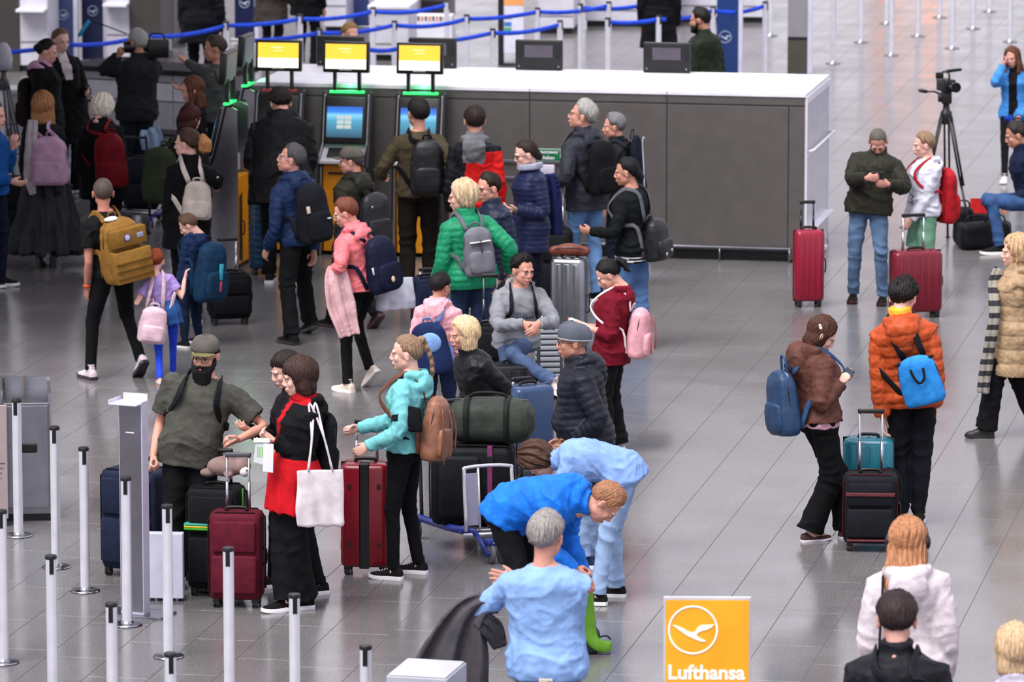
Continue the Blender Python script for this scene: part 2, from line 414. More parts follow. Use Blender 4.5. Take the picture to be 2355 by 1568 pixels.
# ---------------------------------------------------------------- kiosks
def kiosk(M, label, led, shot, group, screen=True):
    e = thing('check_in_kiosk', label, 'kiosk', M.translation, M.to_euler().z, group)
    orange = mat('d98a10', 'plastic', .35)
    # side profile: x = depth (toward user negative y), z up
    g = Geo()
    for s in (1, -1):
        pr = [(-.42, 0), (-.02, 0), (-.02, 1.52), (-.10, 1.56), (-.16, 1.54), (-.27, 1.08), (-.42, .98), (-.44, .90), (-.36, .86)]
        r0 = [(s*.205, y, z) for y, z in pr]; r1 = [(s*.225, y, z) for y, z in pr]
        g.add(skin_rings([r0, r1])); 
    g.build('side_frame', mat('8f8c92', 'metal', .35), e, bevel=.004)
    g = Geo()
    for s in (1, -1): g.add(tube([(s*.226, -.40, 0), (s*.226, -.34, .86), (s*.226, -.25, 1.08), (s*.226, -.13, 1.55), (s*.226, -.05, 1.56)], [(.012, .022)]*5, 6, up=(1, 0, 0)))
    g.build('edge_trim', BLACK, e)
    g = Geo(); g.add(box(-.20, .20, -.34, -.02, .04, .88)); g.build('lower_door', orange, e, bevel=.01)
    g = Geo(); g.add(tube([(-.14, -.355, .80), (.14, -.355, .80)], .010, 8)); g.build('slot', BLACK, e)
    g = Geo(); g.add(skin_rings([[(x, -.45, .90), (x, -.45, .925), (x, -.24, 1.06), (x, -.10, 1.06), (x, -.10, .90)] for x in (-.205, .205)])); g.build('shelf', mat('b3b0b8', 'plastic', .4), e, bevel=.004)
    sl = R(32)
    for x0, x1, m in ((-.15, .0, BLACK), (.03, .10, mat('2a2a30', 'plastic'))):
        g = Geo(); g.add(box(x0, x1, -.07, .07, 0, .012)); g.build('scanner', m, e, None, RT((0, -.345, .992), rx=32), .004)
    T = RT((0, -.235, 1.29), rx=-13)
    g = Geo(); g.add(rbox(-.205, .205, -.03, .03, -.22, .24, .02)); g.build('monitor', BLACK, e, 'all', T)
    if shot:
        m, nt, b = _nt('screen_picture'); N, L = nt.nodes, nt.links
        tc = N.new('ShaderNodeTexCoord'); sp = N.new('ShaderNodeSeparateXYZ'); L.new(tc.outputs['Generated'], sp.inputs[0])
        cr = N.new('ShaderNodeValToRGB'); L.new(sp.outputs[2], cr.inputs[0]); E = cr.color_ramp.elements
        E[0].color = (.015, .06, .10, 1); E[1].color = (.01, .08, .42, 1); q = E.new(.55); q.color = (.06, .28, .42, 1); q = E.new(.72); q.color = (.18, .50, .78, 1); q = E.new(.82); q.color = (.02, .18, .62, 1)
        L.new(cr.outputs[0], b.inputs['Emission Color']); b.inputs['Emission Strength'].default_value = .9; b.inputs['Base Color'].default_value = (.01, .01, .02, 1)
        g = Geo(); g.add(box(-.175, .175, -.034, -.028, -.16, .14)); s = g.build('screen', m, e, None, T)
        g = Geo()
        for i in range(3):
            for j in range(2): g.add(box(-.075+j*.075, -.008+j*.075, -.037, -.033, -.075+i*.045, -.038+i*.045))
        g.build('screen_buttons', emit('b9c3c0', .75), e, None, T)
    g = Geo(); g.add(box(-.17, .17, -.17, -.12, 1.555, 1.578)); g.build('status_light', emit('22e060', 1.7) if led == 'g' else emit('a01428', .35), e, bevel=.005)
    if led == 'g':
        l = bpy.data.lights.new('status_glow', 'POINT'); l.energy = 0.7; l.color = (.1, 1, .3); l.shadow_soft_size = .05
        lo = bpy.data.objects.new('status_glow', l); COL.objects.link(lo); lo.parent = e; lo.location = (0, -.02, 1.63)
    for s in (1, -1):
        g = Geo(); g.add(box(s*.12-.016, s*.12+.016, -.16, -.12, 1.56, 1.80)); g.build('post', BLACK, e)
    T2 = RT((0, -.16, 1.905), rx=-4)
    g = Geo(); g.add(rbox(-.228, .228, -.035, .03, -.15, .15, .018)); g.build('display_housing', BLACK, e, 'all', T2)
    if screen:
        g = Geo(); g.add(box(-.20, .20, -.039, -.033, -.022, .125)); o = g.build('display', emit('ffc430', .92), e, None, T2)
        g = Geo(); g.add(box(-.20, .20, -.039, -.033, -.115, -.022)); g.build('display', emit('fff6e8', 1.1), e, None, T2)
        g = Geo(); g.add(box(-.07, .05, -.042, -.038, .075, .083)); g.add(box(-.045, .045, -.042, -.038, .045, .051)); g.build('display_line', emit('fff4d0', .8), e, None, T2)
        g = Geo(); g.add(box(-.06, .06, -.044, -.03, -.128, -.118)); g.build('display_tab', mat('aaaaaa'), e, None, T2)
    else:
        g = Geo(); g.add(box(-.19, .19, .030, .036, -.13, .13)); g.build('back_cover', GREYP, e, None, T2)
    return e
for px, lab, led, shot in ((642, 'kiosk with dark screen and dim red light where the bending man in black stands', 'r', False),
                           (797, 'middle kiosk with a blue screen and green status light', 'g', True),
                           (966, 'kiosk with green light behind the man in the olive shirt', 'g', True)):
    u, _ = on_front(px, 300, .2); kiosk(CM @ Matrix.Translation((u, -.02, 0)), lab, led, shot, 'kiosks along the steel wall')
for k_, (px, py, lab) in enumerate(((566, 612, 'kiosk seen from the side at the left end of the steel wall'), (606, 560, 'kiosk seen from the side just behind the corner one'), )):
    p = G(px, py); kiosk(frameM(p, -90), lab, 'g', True, 'kiosks seen from the side', False)
def rear_display(px, w=108):
    a, _ = on_front(px-w/2, 150, -CD+.12); b, _ = on_front(px+w/2, 150, -CD+.12)
    M = CM @ Matrix.Translation(((a+b)/2, CD-.12, CH)); h = (b-a)/2
    e = thing('display_back', '', 'display', M.translation, -ALPHA, 'display backs on the service wall')
    g = Geo(); g.add(rbox(-h, h, -.03, .03, .0, .30, .015)); g.build('housing', BLACK, e, 'all')
    g = Geo(); g.add(box(-h*.6, h*.6, -.034, -.028, .13, .25)); g.build('panel', mat('4a4450', 'plastic'), e)
    for s in (1, -1):
        g = Geo(); g.add(box(s*h*.84-.012, s*h*.84+.012, -.034, -.028, .12, .26)); g.build('vent', mat('26262a'), e)
        g = Geo(); g.add(ell((s*h*.84, -.032, .04), (.009, .004, .009), 8, 6)); g.build('screw', STEEL, e)
    return e
for px, lab in ((784, 'black back of a display left on the service wall, above the middle kiosk'), (996, 'black back of a display behind the right orange-lit screen'), (1240, 'black display back near the white queue sign'), (1534, 'rightmost black display back, beside the bearded man behind the wall')):
    rear_display(px)['label'] = lab

# ---------------------------------------------------------------- barrier posts
def stanchion_proto():
    e = thing('barrier_post', '', 'post', (0, 0, 0))
    pr = [(.031, .02), (.031, .955)]
    g = Geo()
    rings = []
    for z in (.012, .962):
        ring = []
        for j in range(24):
            a = 2*math.pi*j/24; r_ = .034*(1-.10*max(0, math.cos(a*2+.4))**8); ring.append((r_*math.cos(a), r_*math.sin(a), z))
        rings.append(ring)
    g.add(skin_rings(rings)); g.build('pole', mat('e6e6f0', 'plastic', .25, .45), e, 40)
    g = Geo(); g.add(lathe([(.0, 0), (.095, 0), (.10, .006), (.095, .012), (.045, .018), (.036, .03), (.0, .03)], 28)); g.build('base', mat('9c9ca4', 'metal', .2), e, 40)
    g = Geo(); g.add(lathe([(0, .962), (.036, .962), (.037, .978), (.033, .985), (0, .986)], 24)); g.build('cap', BLACK, e, 40)
    g = Geo(); g.add(box(-.013, .013, -.036, -.028, .872, .963)); g.build('belt_slot', mat('08080a', 'plastic'), e)
    return e
proto = None
FR = [((38, 917), 'silver barrier post in front of the steel bin'), ((125, 980), 'silver barrier post at the right edge of the steel bin'), ((192, 1028), 'silver barrier post between the bin and the tall grey sign stand'),
      ((289, 1096), 'silver barrier post directly in front of the tall grey sign stand'), ((384, 1160), 'silver barrier post in front of the white box of the sign stand'), ((3, 1172), 'silver barrier post cut by the left edge of the picture'),
      ((117, 1276), 'silver barrier post low at the left, second from the left edge, base out of view'), ((256, 1385), 'shortest-looking post below the sign stand, base out of view'), ((392, 1500), 'post whose top just shows at the bottom, under the sign stand'),
      ((525, 1258), 'silver barrier post in front of the burgundy suitcase'), ((677, 1365), 'silver barrier post by the feet of the woman in the red dress'), ((841, 1483), 'post whose top shows at the bottom, right of the red dress woman')]
sproto = stanchion_proto()
for i, ((x, y), lab) in enumerate(FR):
    p = G(x, y, .985); p.z = 0
    o = sproto if i == 0 else dup(sproto)
    o.location = p; o.rotation_euler = (0, 0, R(-12+(i*37) % 25)); o['label'] = lab; o['group'] = 'front row of barrier posts'
BK = [((1916, 146), 'thin barrier post just right of the service wall end'), ((1980, 97), 'barrier post second right of the wall end, further back'), ((2050, 127), 'barrier post in front of the orange floor reflection'), ((2039, 54), 'far barrier post left of the orange floor reflection'),
      ((2111, 83), 'barrier post between the two orange floor reflections'), ((2190, 111), 'barrier post above the video camera'), ((2161, 40), 'far barrier post above the camera, near the top edge'), ((2238, 66), 'barrier post right of the camera, upper right'),
      ((2276, 27), 'furthest barrier post at the top right'), ((2323, 96), 'barrier post behind the woman in the blue blazer'), ((1772, 82), 'barrier post between the blue sign and the grey board')]
for (x, y), lab in BK:
    dup(sproto, G(x, y), R(20), lab, 'barrier posts across the empty hall')
ROWS = {'A': [(330, 72), (520, 48), (690, 33), (858, 16), (1027, 1)], 'B': [(556, 83), (735, 65), (907, 47), (1073, 33), (1236, 17), (1400, 3)],
        'C': [(840, 101), (945, 90), (1133, 65), (1288, 46)], 'D': [(1335, 8), (1520, -8)], 'E': [(1398, 40), (1515, 34), (1640, 14), (1760, 3)]}
def belt(a, b, i):
    g = Geo(); a = Vector(a); b = Vector(b); a.z = b.z = .93; pts = []
    for k in range(9):
        t = k/8; p = a.lerp(b, t); p.z -= .05*4*t*(1-t)*(.5+.5*(i % 3)/2); pts.append(p)
    g.add(tube(pts, [(.004, .030)]*9, 6, up=(0, 0, 1)))
    o = g.build('barrier_belt', mat('2850dc', 'nylon', .5), None, 'all')
    return tag(o, 'blue retractable belt stretched between two posts behind the counter', 'belt', 'blue belts between the rear posts')
names = {'A': 'rear', 'B': 'middle', 'C': 'nearer', 'D': 'far', 'E': 'right-hand'}
ci = 0
for k_, pts in ROWS.items():
    P3 = []
    for j, (x, y) in enumerate(pts):
        p = G(x, y, .985); p.z = 0; P3.append(p)
        dup(sproto, p, R(30+j*9), 'barrier post %s in the %s belt row behind the service wall' % (('first from the left', 'second', 'third', 'fourth', 'fifth', 'sixth')[j], names[k_]), 'posts of the belted queue')
    if k_ == 'A': P3 = [G(-70, 112, .985), G(160, 92, .985)]+P3
    for a, b in zip(P3[:-1], P3[1:]): belt(a, b, ci); ci += 1
ci = 0
for o in [o for o in COL.objects if o.name.startswith('barrier_belt')]:
    x = int(o.data.vertices[30].co.x/o.data.vertices[30].co.y*12330+W_/2); ci += 1
    o['label'] = 'blue retractable belt, span %s of the belted queue lanes counted from the left rear' % ('one,two,three,four,five,six,seven,eight,nine,ten,eleven,twelve,thirteen,fourteen,fifteen,sixteen,seventeen,eighteen,nineteen,twenty'.split(',')[ci-1])
# ================================================================ people
def lfu(l, f, u): return V3(l, -f, u)
def rotx(a): c, s = math.cos(a), math.sin(a); return np.array([[1, 0, 0], [0, c, -s], [0, s, c]])
def roty(a): c, s = math.cos(a), math.sin(a); return np.array([[c, 0, s], [0, 1, 0], [-s, 0, c]])
def rotz(a): c, s = math.cos(a), math.sin(a); return np.array([[c, -s, 0], [s, c, 0], [0, 0, 1]])
def ik(a, b, l1, l2, pole):
    """joint between a and (reachable) b; returns joint, end"""
    d = b-a; L = np.linalg.norm(d); Lm = (l1+l2)*.998
    if L > Lm: d = d*Lm/L; L = Lm
    L = max(L, abs(l1-l2)*1.05+1e-3); n = unit(d)
    p = pole-n*np.dot(pole, n); p = unit(p)
    x = (l1*l1-l2*l2+L*L)/(2*L); y = math.sqrt(max(l1*l1-x*x, 0))
    return a+n*x+p*y, a+n*L
def sstep(a, b, x): t = np.clip((x-a)/(b-a), 0, 1); return t*t*(3-2*t)

# ---- head prototypes -------------------------------------------------
_HEADS = {}
def head_proto(sex, vox):
    key = (sex, vox)
    if key in _HEADS: return _HEADS[key]
    j = {'m': 1.0, 'f': .9, 'c': .86}[sex]
    P = [ell((0, .012, .032), (.076, .096, .092), 28, 18), ell((0, -.034, -.032), (.059*j, .058, .080), 24, 16),
         ell((0, -.060, -.088), (.027*j, .024, .022)), ell((0, -.010, -.055), (.062*j, .062, .045), 20, 12),
         ell((.032, -.062, -.024), (.026, .022, .028)), ell((-.032, -.062, -.024), (.026, .022, .028)),
         ell((.026, -.080, .022), (.026, .014, .011)), ell((-.026, -.080, .022), (.026, .014, .011)),
         tube([(0, -.088, .018), (0, -.098, -.008), (0, -.105, -.024)], [.008, .0095, .0115], 10, round_ends=True),
         ell((.011, -.098, -.032), (.009, .010, .008)), ell((-.011, -.098, -.032), (.009, .010, .008)),
         ell((0, -.088, -.060), (.024, .012, .010)), ell((0, -.086, -.072), (.018, .012, .008)),
         tube([(0, .018, -.03), (0, .030, -.10), (0, .042, -.17)], [(.052*j, .056), (.047*j, .051), (.053*j, .055)], 20)]
    for s in (1, -1):
        rot = rotz(s*R(-18)) @ rotx(R(12))
        P.append(ell((s*.080, .006, -.008), (.009, .019, .031), 14, 10, rot=rot))
        P.append(ell((s*.086, .012, .008), (.006, .014, .018), 12, 8, rot=rot))
    v, fl, nor = remesh(P, vox, 5)
    parts = [(v, fl, 0)]
    for s in (1, -1):
        parts.append((*to_raw(ell((s*.030, -.0818, .001), (.0120, .0100, .0062), 12, 8)), 1))
        parts.append((*to_raw(ell((s*.030, -.0902, .001), (.0058, .0035, .0058), 10, 6)), 2))
        parts.append((*to_raw(tube([(s*.013, -.0942, .019), (s*.028, -.0925, .024), (s*.044, -.0800, .019)], [.0028, .0034, .0022], 6, round_ends=True)), 4))
        parts.append((*to_raw(tube([(s*.018, -.0862, .006), (s*.030, -.0905, .0085), (s*.042, -.0812, .004)], [.0014, .002, .0014], 6, round_ends=True)), 4))
    parts.append((*to_raw(tube([(.022, -.088, -.064), (.008, -.0985, -.0605), (0, -.099, -.062), (-.008, -.0985, -.0605), (-.022, -.088, -.064)], [.002, .004, .0038, .004, .002], 8, round_ends=True)), 3))
    parts.append((*to_raw(tube([(.019, -.088, -.067), (0, -.097, -.070), (-.019, -.088, -.067)], [.002, .0048, .002], 8, round_ends=True)), 3))
    _HEADS[key] = join_raw(parts); return _HEADS[key]

# ---- hand prototypes: wrist at origin, fingers along +x, thumb side +y, palm normal -z
_HANDS = {}
def hand_proto(pose, vox=.0048):
    if (pose, vox) in _HANDS: return _HANDS[(pose, vox)]
    curl = {'relax': (18, 26, 18), 'grip': (62, 82, 50), 'flat': (4, 6, 5), 'hold': (40, 45, 28), 'point': (60, 80, 50)}[pose]
    P = [tube([(-.03, 0, 0), (.0, 0, 0), (.03, 0, 0), (.065, 0, 0), (.088, -.001, .001)], [(.024, .019), (.027, .018), (.036, .016), (.041, .0145), (.038, .012)], 16, up=(0, 0, 1), round_ends=True)]
    for i, (y, L, r_) in enumerate(((.030, .072, .0088), (.010, .080, .0090), (-.011, .074, .0086), (-.031, .058, .0077))):
        p = V3(.082-abs(y)*.15, y, 0); a = 0; pts = [p-V3(.02, 0, 0), p]
        c = curl if not (pose == 'point' and i == 0) else (6, 8, 6)
        spread = R(y*130 if pose in ('flat', 'relax') else y*60)
        for k, seg in enumerate((.45, .31, .24)):
            a += R(c[k]); p = p+L*seg*V3(math.cos(a)*math.cos(spread), math.cos(a)*math.sin(spread), -math.sin(a)); pts.append(p)
        P.append(tube(pts, [r_*1.05, r_*1.05, r_, r_*.9, r_*.78], 10, round_ends=True))
    th = {'relax': [(.005, .018, -.004), (.030, .040, -.014), (.055, .050, -.024), (.078, .050, -.030)],
          'flat': [(.005, .018, -.002), (.028, .044, -.008), (.052, .060, -.012), (.074, .068, -.014)],
          'hold': [(.005, .018, -.004), (.030, .036, -.024), (.056, .036, -.040), (.078, .028, -.048)]}.get(pose,
          [(.005, .018, -.004), (.030, .036, -.024), (.056, .026, -.042), (.072, .008, -.050)])
    P.append(tube(th, [.015, .0125, .0105, .0085], 10, round_ends=True))
    v, fl, nor = remesh(P, vox, 2)
    _HANDS[(pose, vox)] = (v, fl, 0); return _HANDS[(pose, vox)]

# ---- shoes -----------------------------------------------------------
_SHOES = {}
def shoe_mesh(kind):
    if kind in _SHOES: return _SHOES[kind]
    # along f (forward); ankle at origin ground; heel at f=-.07, toe at f=.19
    fs = [-.075, -.066, -.03, .03, .09, .14, .175, .193]
    hw = [.018, .033, .037, .037, .047, .047, .034, .012]
    top = {'sneaker': [.060, .085, .100, .092, .068, .056, .048, .036], 'boot': [.09, .13, .14, .13, .080, .066, .058, .042],
           'flat': [.05, .066, .070, .05, .046, .042, .036, .028]}[kind]
    st = {'sneaker': .030, 'boot': .028, 'flat': .016}[kind]
    rings = []
    for f_, w, t in zip(fs, hw, top):
        ring = []
        for k in range(14):
            a = math.pi*(k/13); ring.append((w*1.0*math.copysign(abs(math.cos(a))**.75, math.cos(a)), -f_, st*.6+(t-st*.6)*math.sin(a)**.8))
        rings.append(ring)
    g = Geo(); g.add(skin_rings(rings), 0)
    r2 = []
    for f_, w in zip(fs, hw):
        f2 = f_*1.03+.001; w2 = w+.005
        up = .012*max(0, (f_-.12)/.08)
        r2.append([(w2, -f2, up), (w2+.001, -f2, st*.5+up), (w2-.002, -f2, st+up*.6), (-w2+.002, -f2, st+up*.6), (-w2-.001, -f2, st*.5+up), (-w2, -f2, up)])
    g.add(skin_rings(r2), 1)
    if kind != 'flat':
        g.add(tube([(0, .012, .07), (0, .006, top[2]+.015), (0, .004, top[2]+.03)], [(.038, .046), (.037, .043), (.04, .046)], 14), 0)
        for i in range(4):
            f_ = .045+i*.022; z = np.interp(f_, fs, top)
            g.add(tube([(-.018, -f_, z-.004), (0, -f_, z+.004), (.018, -f_, z-.004)], .0035, 6, round_ends=True), 2)
    me = g.mesh('shoe'); smooth_by_angle(me, 50)
    for _ in range(3): me.materials.append(None)
    _SHOES[kind] = me; return me

# ---- hair ------------------------------------------------------------
HL = {  # hairline elevation by azimuth (deg), 0 = face side
 'short': ([0, 30, 46, 60, 78, 100, 125, 180], [34, 33, 24, -12, -8, -18, -46, -54]),
 'recede': ([0, 25, 45, 62, 78, 100, 125, 180], [50, 50, 42, -4, -4, -16, -46, -54]),
 'fringe': ([0, 30, 50, 60, 78, 100, 125, 180], [12, 12, 8, -16, -12, -24, -50, -58]),
 'parted': ([0, 20, 42, 58, 72, 95, 120, 180], [40, 30, 8, -25, -50, -62, -72, -75]),
 'bangs': ([0, 30, 44, 56, 70, 95, 120, 180], [4, 3, -5, -32, -55, -62, -72, -75]),
 'pulled': ([0, 30, 50, 62, 78, 100, 125, 180], [36, 34, 24, 0, -4, -20, -46, -54]),
}
def hair_shell(line, t=.02, vol=(1, 1, 1), tb=None, n=(64, 40), seed=0., rough=.002):
    """star-shaped shell over the skull; thickness t on top, tb at the back"""
    c0 = V3(0, .012, .032); rr = V3(.076, .096, .092); az_, el_ = HL[line]; rings = []
    for i in range(n[1]+1):
        el = -math.pi/2+math.pi*i/n[1]; ring = []
        for j in range(n[0]):
            a = 2*math.pi*j/n[0]; d = V3(math.cos(el)*math.sin(a), -math.cos(el)*math.cos(a), math.sin(el))
            az = math.degrees(min(a, 2*math.pi-a)); e = math.degrees(el)
            de = e-np.interp(az, az_, el_)+2.5*math.sin(a*9+seed)+1.5*math.sin(a*21+seed*2)
            m = float(sstep(-5, 6, de)); tp = float(sstep(0, 34, de))
            r0 = 1/np.linalg.norm(d/rr)
            th = t+(0 if tb is None else (tb-t)*float(sstep(60, 130, az)))
            st = rough*math.sin(a*23+3*math.sin(el*4+seed)+seed)+rough*.7*math.sin(a*41+seed*2+2*math.sin(el*7))
            ring.append(c0+d*(r0+m*(min(.0045, th)+max(th-.0045, 0)*(tp if line not in ('bangs', 'parted') else (.45+.55*tp))+st*(.3+.7*tp))-(1-m)*.014)*V3(*vol)**m)
        rings.append(ring)
    v, f = skin_rings(rings); return v, f
def strand(v, nor, amp=.0028, fr=34, seed=0.):
    a = np.arctan2(v[:, 0], v[:, 1]-.01); w = wob(v, 16, seed)
    return v+nor*(amp*(np.sin(a*fr+w*2.6+seed)+.6*np.sin(a*fr*1.9+w*4)))[:, None]
def make_hair(style, L=.3, vox=.0065, seed=0., vol=0.0, **kw):
    P = []; amp, fr = .0022, 34
    if style in ('short', 'recede', 'fringe'):
        P.append(hair_shell(style, kw.get('t', .013)+vol, tb=kw.get('tb', .010)+vol, seed=seed)); amp = .0016
        if style == 'fringe': amp = .0024
    elif style == 'buzz':
        P.append(hair_shell('short', .004, tb=.002, rough=.0004)); amp = .0004
    elif style == 'spiky':
        P.append(hair_shell('short', .022+vol, tb=.012, seed=seed, rough=.005)); amp = .004
    elif style == 'wavyshort':   # chin-length, full
        P.append(hair_shell('parted', .022+vol, tb=.03+vol, seed=seed))
        P.append(tube([(0, .02, .05), (0, .03, -.01), (0, .04, -.055), (0, .045, -.085)], [(.092, .080), (.098+vol, .078), (.088+vol, .07), (.06, .05)], 26, up=(0, 1, 0))); amp = .005; fr = 15
    elif style in ('bob', 'bobbangs'):
        P.append(hair_shell('bangs' if style == 'bobbangs' else 'parted', .018+vol, tb=.024+vol, seed=seed))
        P.append(tube([(0, .018, .06), (0, .022, 0), (0, .028, -.06), (0, .032, -.105), (0, .034, -.12)], [(.088, .085), (.094+vol, .082), (.093+vol, .078), (.084+vol, .068), (.06, .05)], 28, up=(0, 1, 0))); amp = .0026
    elif style == 'long':
        P.append(hair_shell('parted', .016+vol, tb=.02+vol, seed=seed))
        zs = np.linspace(.06, -L, 8); pts = []; rad = []
        for z in zs:
            u_ = max(0, (-z)/.3)
            pts.append((0, .022+.055*min(u_, 1.2), z)); rad.append((.092+vol+.016*min(u_, 1)-(.035 if z < -L+.02 else 0), .082-.035*min(u_, 1)-(.018 if z < -L+.02 else 0)))
        P.append(tube(pts, rad, 30, up=(0, 1, 0)))
        if kw.get('sides', True):
            for s in (1, -1):
                P.append(tube([(s*.068, -.035, .045), (s*.084, -.03, -.03), (s*.085, -.04, -.10), (s*.078, -.055, -.16), (s*.07, -.06, -.2)], [.02, .022, .024, .022, .008], 10, round_ends=True))
        amp = .0035; fr = 22
    elif style in ('ponytail', 'braid', 'bun', 'lowbun'):
        P.append(hair_shell('pulled' if not kw.get('loose') else 'parted', .012+vol, tb=.012+vol, seed=seed, rough=.0015))
        if style == 'ponytail':
            z0 = kw.get('z0', .05); P.append(ell((0, .12, z0), (.022, .022, .022)))
            P.append(tube([(0, .10, z0), (0, .140, z0+.008), (0, .160, z0-.04), (0, .155, z0-.11), (0, .145, z0-L)], [.016, .026+vol, .036+vol*2+kw.get('tv', 0), .034+vol*2+kw.get('tv', 0), .012], 14, up=(1, 0, 0), round_ends=True))
        elif style == 'braid':
            z0 = .10; P.append(ell((0, .105, z0), (.02, .02, .02)))
            n_ = 12
            for i in range(n_):
                u_ = i/(n_-1); p = V3(.018*(-1)**i*.5+kw.get('bx', 0)*u_, .125+.05*math.sin(u_*2.4), z0-.01-L*u_)
                P.append(ell(p, (.019-.004*u_, .017, .026), 10, 8, rot=roty(R(32*(-1)**i))))
            P.append(tube([(kw.get('bx', 0), .150, z0-L), (kw.get('bx', 0), .150, z0-L-.07)], [.013, .02], 8, round_ends=True))
        else:
            z0 = .02 if style == 'bun' else -.045
            P.append(ell((0, .118, z0), (.04, .03, .036)))
            if style == 'lowbun': P.append(ell((0, .10, -.02), (.05, .035, .05)))
        amp = .0016
    v, fl, nor = remesh(P, vox, 1)
    v = strand(v, nor, amp*1.5, fr, seed); v = v+nor*(wob(v, 38, seed)*.0035*(0 if style == 'buzz' else 1))[:, None]
    return v, fl

# ---- garments --------------------------------------------------------
BODY = {  # t, halfwidth, halfdepth, forward offset
 'm': [(-.12, .150, .108, 0), (-.04, .168, .120, -.008), (.03, .166, .118, -.006), (.12, .150, .106, .004), (.22, .155, .110, .010), (.33, .172, .120, .010), (.39, .170, .112, .0), (.425, .156, .102, -.006), (.465, .122, .086, -.008), (.49, .082, .072, -.008), (.51, .066, .064, -.006)],
 'f': [(-.12, .158, .112, 0), (-.04, .176, .124, -.012), (.03, .168, .118, -.008), (.12, .132, .098, .002), (.22, .138, .102, .008), (.33, .150, .124, .016), (.39, .150, .104, .002), (.425, .136, .094, -.004), (.465, .108, .080, -.006), (.49, .074, .066, -.006), (.51, .058, .058, -.004)]}
BODY['c'] = [(t, w*.93, d*.97, f) for t, w, d, f in BODY['m']]
class Rig:
    pass
def build_rig(sp, k, sex):
    """all joints in root-local metres (x = left, y = -forward)"""
    g = Rig(); g.k = k; g.sex = sex; w = sp.get('build', 1.0); g.w = w
    lean, side, twist = sp.get('lean', 0.), sp.get('side', 0.), sp.get('twist', 0.)
    hunch = sp.get('hunch', 0.)
    pel = g.pel = np.array(sp['pelvis'], float)
    n = 26; L = .51*k; P = [pel]; F = []; ts = []
    for i in range(n+1):
        t = i/n; fl = R(lean*(.6+.4*min(1, t/.5))+hunch*t); sd = R(side); tw = R(twist*t)
        M = rotz(tw) @ roty(sd) @ rotx(fl)   # x=left, y=back, z=up
        F.append(M); ts.append(t*L)
        if i < n: P.append(P[-1]+M[:, 2]*L/n)
    g.P = np.array(P); g.F = F; g.ts = np.array(ts); g.L = L
    g.F0 = roty(R(side)*.5) @ rotx(R(lean*.35))
    def fr(t):
        """frame and centre at spine distance t (metres for 1.75 m)"""
        tt = t*k
        if tt <= 0: return pel+g.F0[:, 2]*tt, (F[0] if tt > -.05 else g.F0)
        x = min(tt/L, 1.15)*n; i = min(int(x), n-1)
        return P[i]+(x-i)*(P[i+1]-P[i]), F[min(i+1, n)]
    g.fr = fr
    g.at = lambda l, f, t: (lambda cf: cf[0]+cf[1][:, 0]*l*k*w-cf[1][:, 1]*f*k)(fr(t))
    shw = {'m': .166, 'f': .147, 'c': .150}[sex]; g.shw = shw
    drop = sp.get('shrug', 0)
    g.sh = {s: g.at(s*shw, 0, .393+drop-(.012 if sp.get('topwear', {}).get('kind') in ('puffer', 'coat', 'jacket') else 0)) for s in (1, -1)}
    nb, NF = fr(.50); na = R((lean+hunch)*sp.get('neck', .55))
    nd = roty(R(side*.6)) @ rotx(na) @ V3(0, 0, 1)
    g.nb = nb; hp, pit, rol = [R(a) for a in sp.get('head', (0, 0, 0))]
    g.HM = rotz(hp) @ rotx(pit) @ roty(rol)
    hs = g.hs = k*{'m': 1.0, 'f': .985, 'c': 1.0}[sex]*sp.get('headscale', 1.06)
    g.piv = nb+nd*.050*k; g.hc = g.piv+g.HM @ (V3(0, -.022, .088)*hs)
    # legs
    g.hip = {s: pel+g.F0 @ (V3(s*.088, 0, -.03)*k) for s in (1, -1)}
    g.knee, g.ank, g.footM = {}, {}, {}
    for s, ft in ((1, sp['LF']), (-1, sp['RF'])):
        l, f, lift, pitch, toe = ft
        Mf = rotz(R(toe)) @ rotx(R(pitch))
        foot = lfu(l, f, lift)
        a = foot+Mf @ (V3(0, 0, .085)*k)
        pole = rotz(R(toe)) @ V3(s*.12, -1, .0)+V3(*sp.get('kpole', (0, 0, 0)))
        if sp.get('kp'+('L' if s > 0 else 'R')): pole = lfu(*sp['kp'+('L' if s > 0 else 'R')])
        kn, an = ik(g.hip[s], a, .435*k, .425*k, pole)
        g.knee[s], g.ank[s] = kn, an; g.footM[s] = (Mf, an-Mf @ (V3(0, 0, .085)*k))
    # arms
    g.elb, g.wri, g.handM = {}, {}, {}
    for s, nm in ((1, 'L'), (-1, 'R')):
        t = sp.get(nm+'H'); sh = g.sh[s]
        if t is None: t = sh+V3(s*.045*k+s*.03*(w-1), -.06*k, -.53*k)
        pole = V3(s*.35, 1, -.35) if sp.get(nm+'E') is None else lfu(*sp[nm+'E'])
        el, wr = ik(sh, np.asarray(t, float), .295*k, .262*k, pole)
        g.elb[s], g.wri[s] = el, wr
        fd = unit(wr-el)
        hd = sp.get(nm+'D'); hd = fd if hd is None else unit(lfu(*hd))
        th = sp.get(nm+'T'); th = V3(0, -1, .25) if th is None else lfu(*th)
        x = hd; y = unit(th-x*np.dot(th, x)); z = np.cross(x, y)
        # palm normal is -z in the prototype, which is a left hand seen palm down: mirror for the right hand
        g.handM[s] = (np.array([x, y, z]).T, wr)
    return g
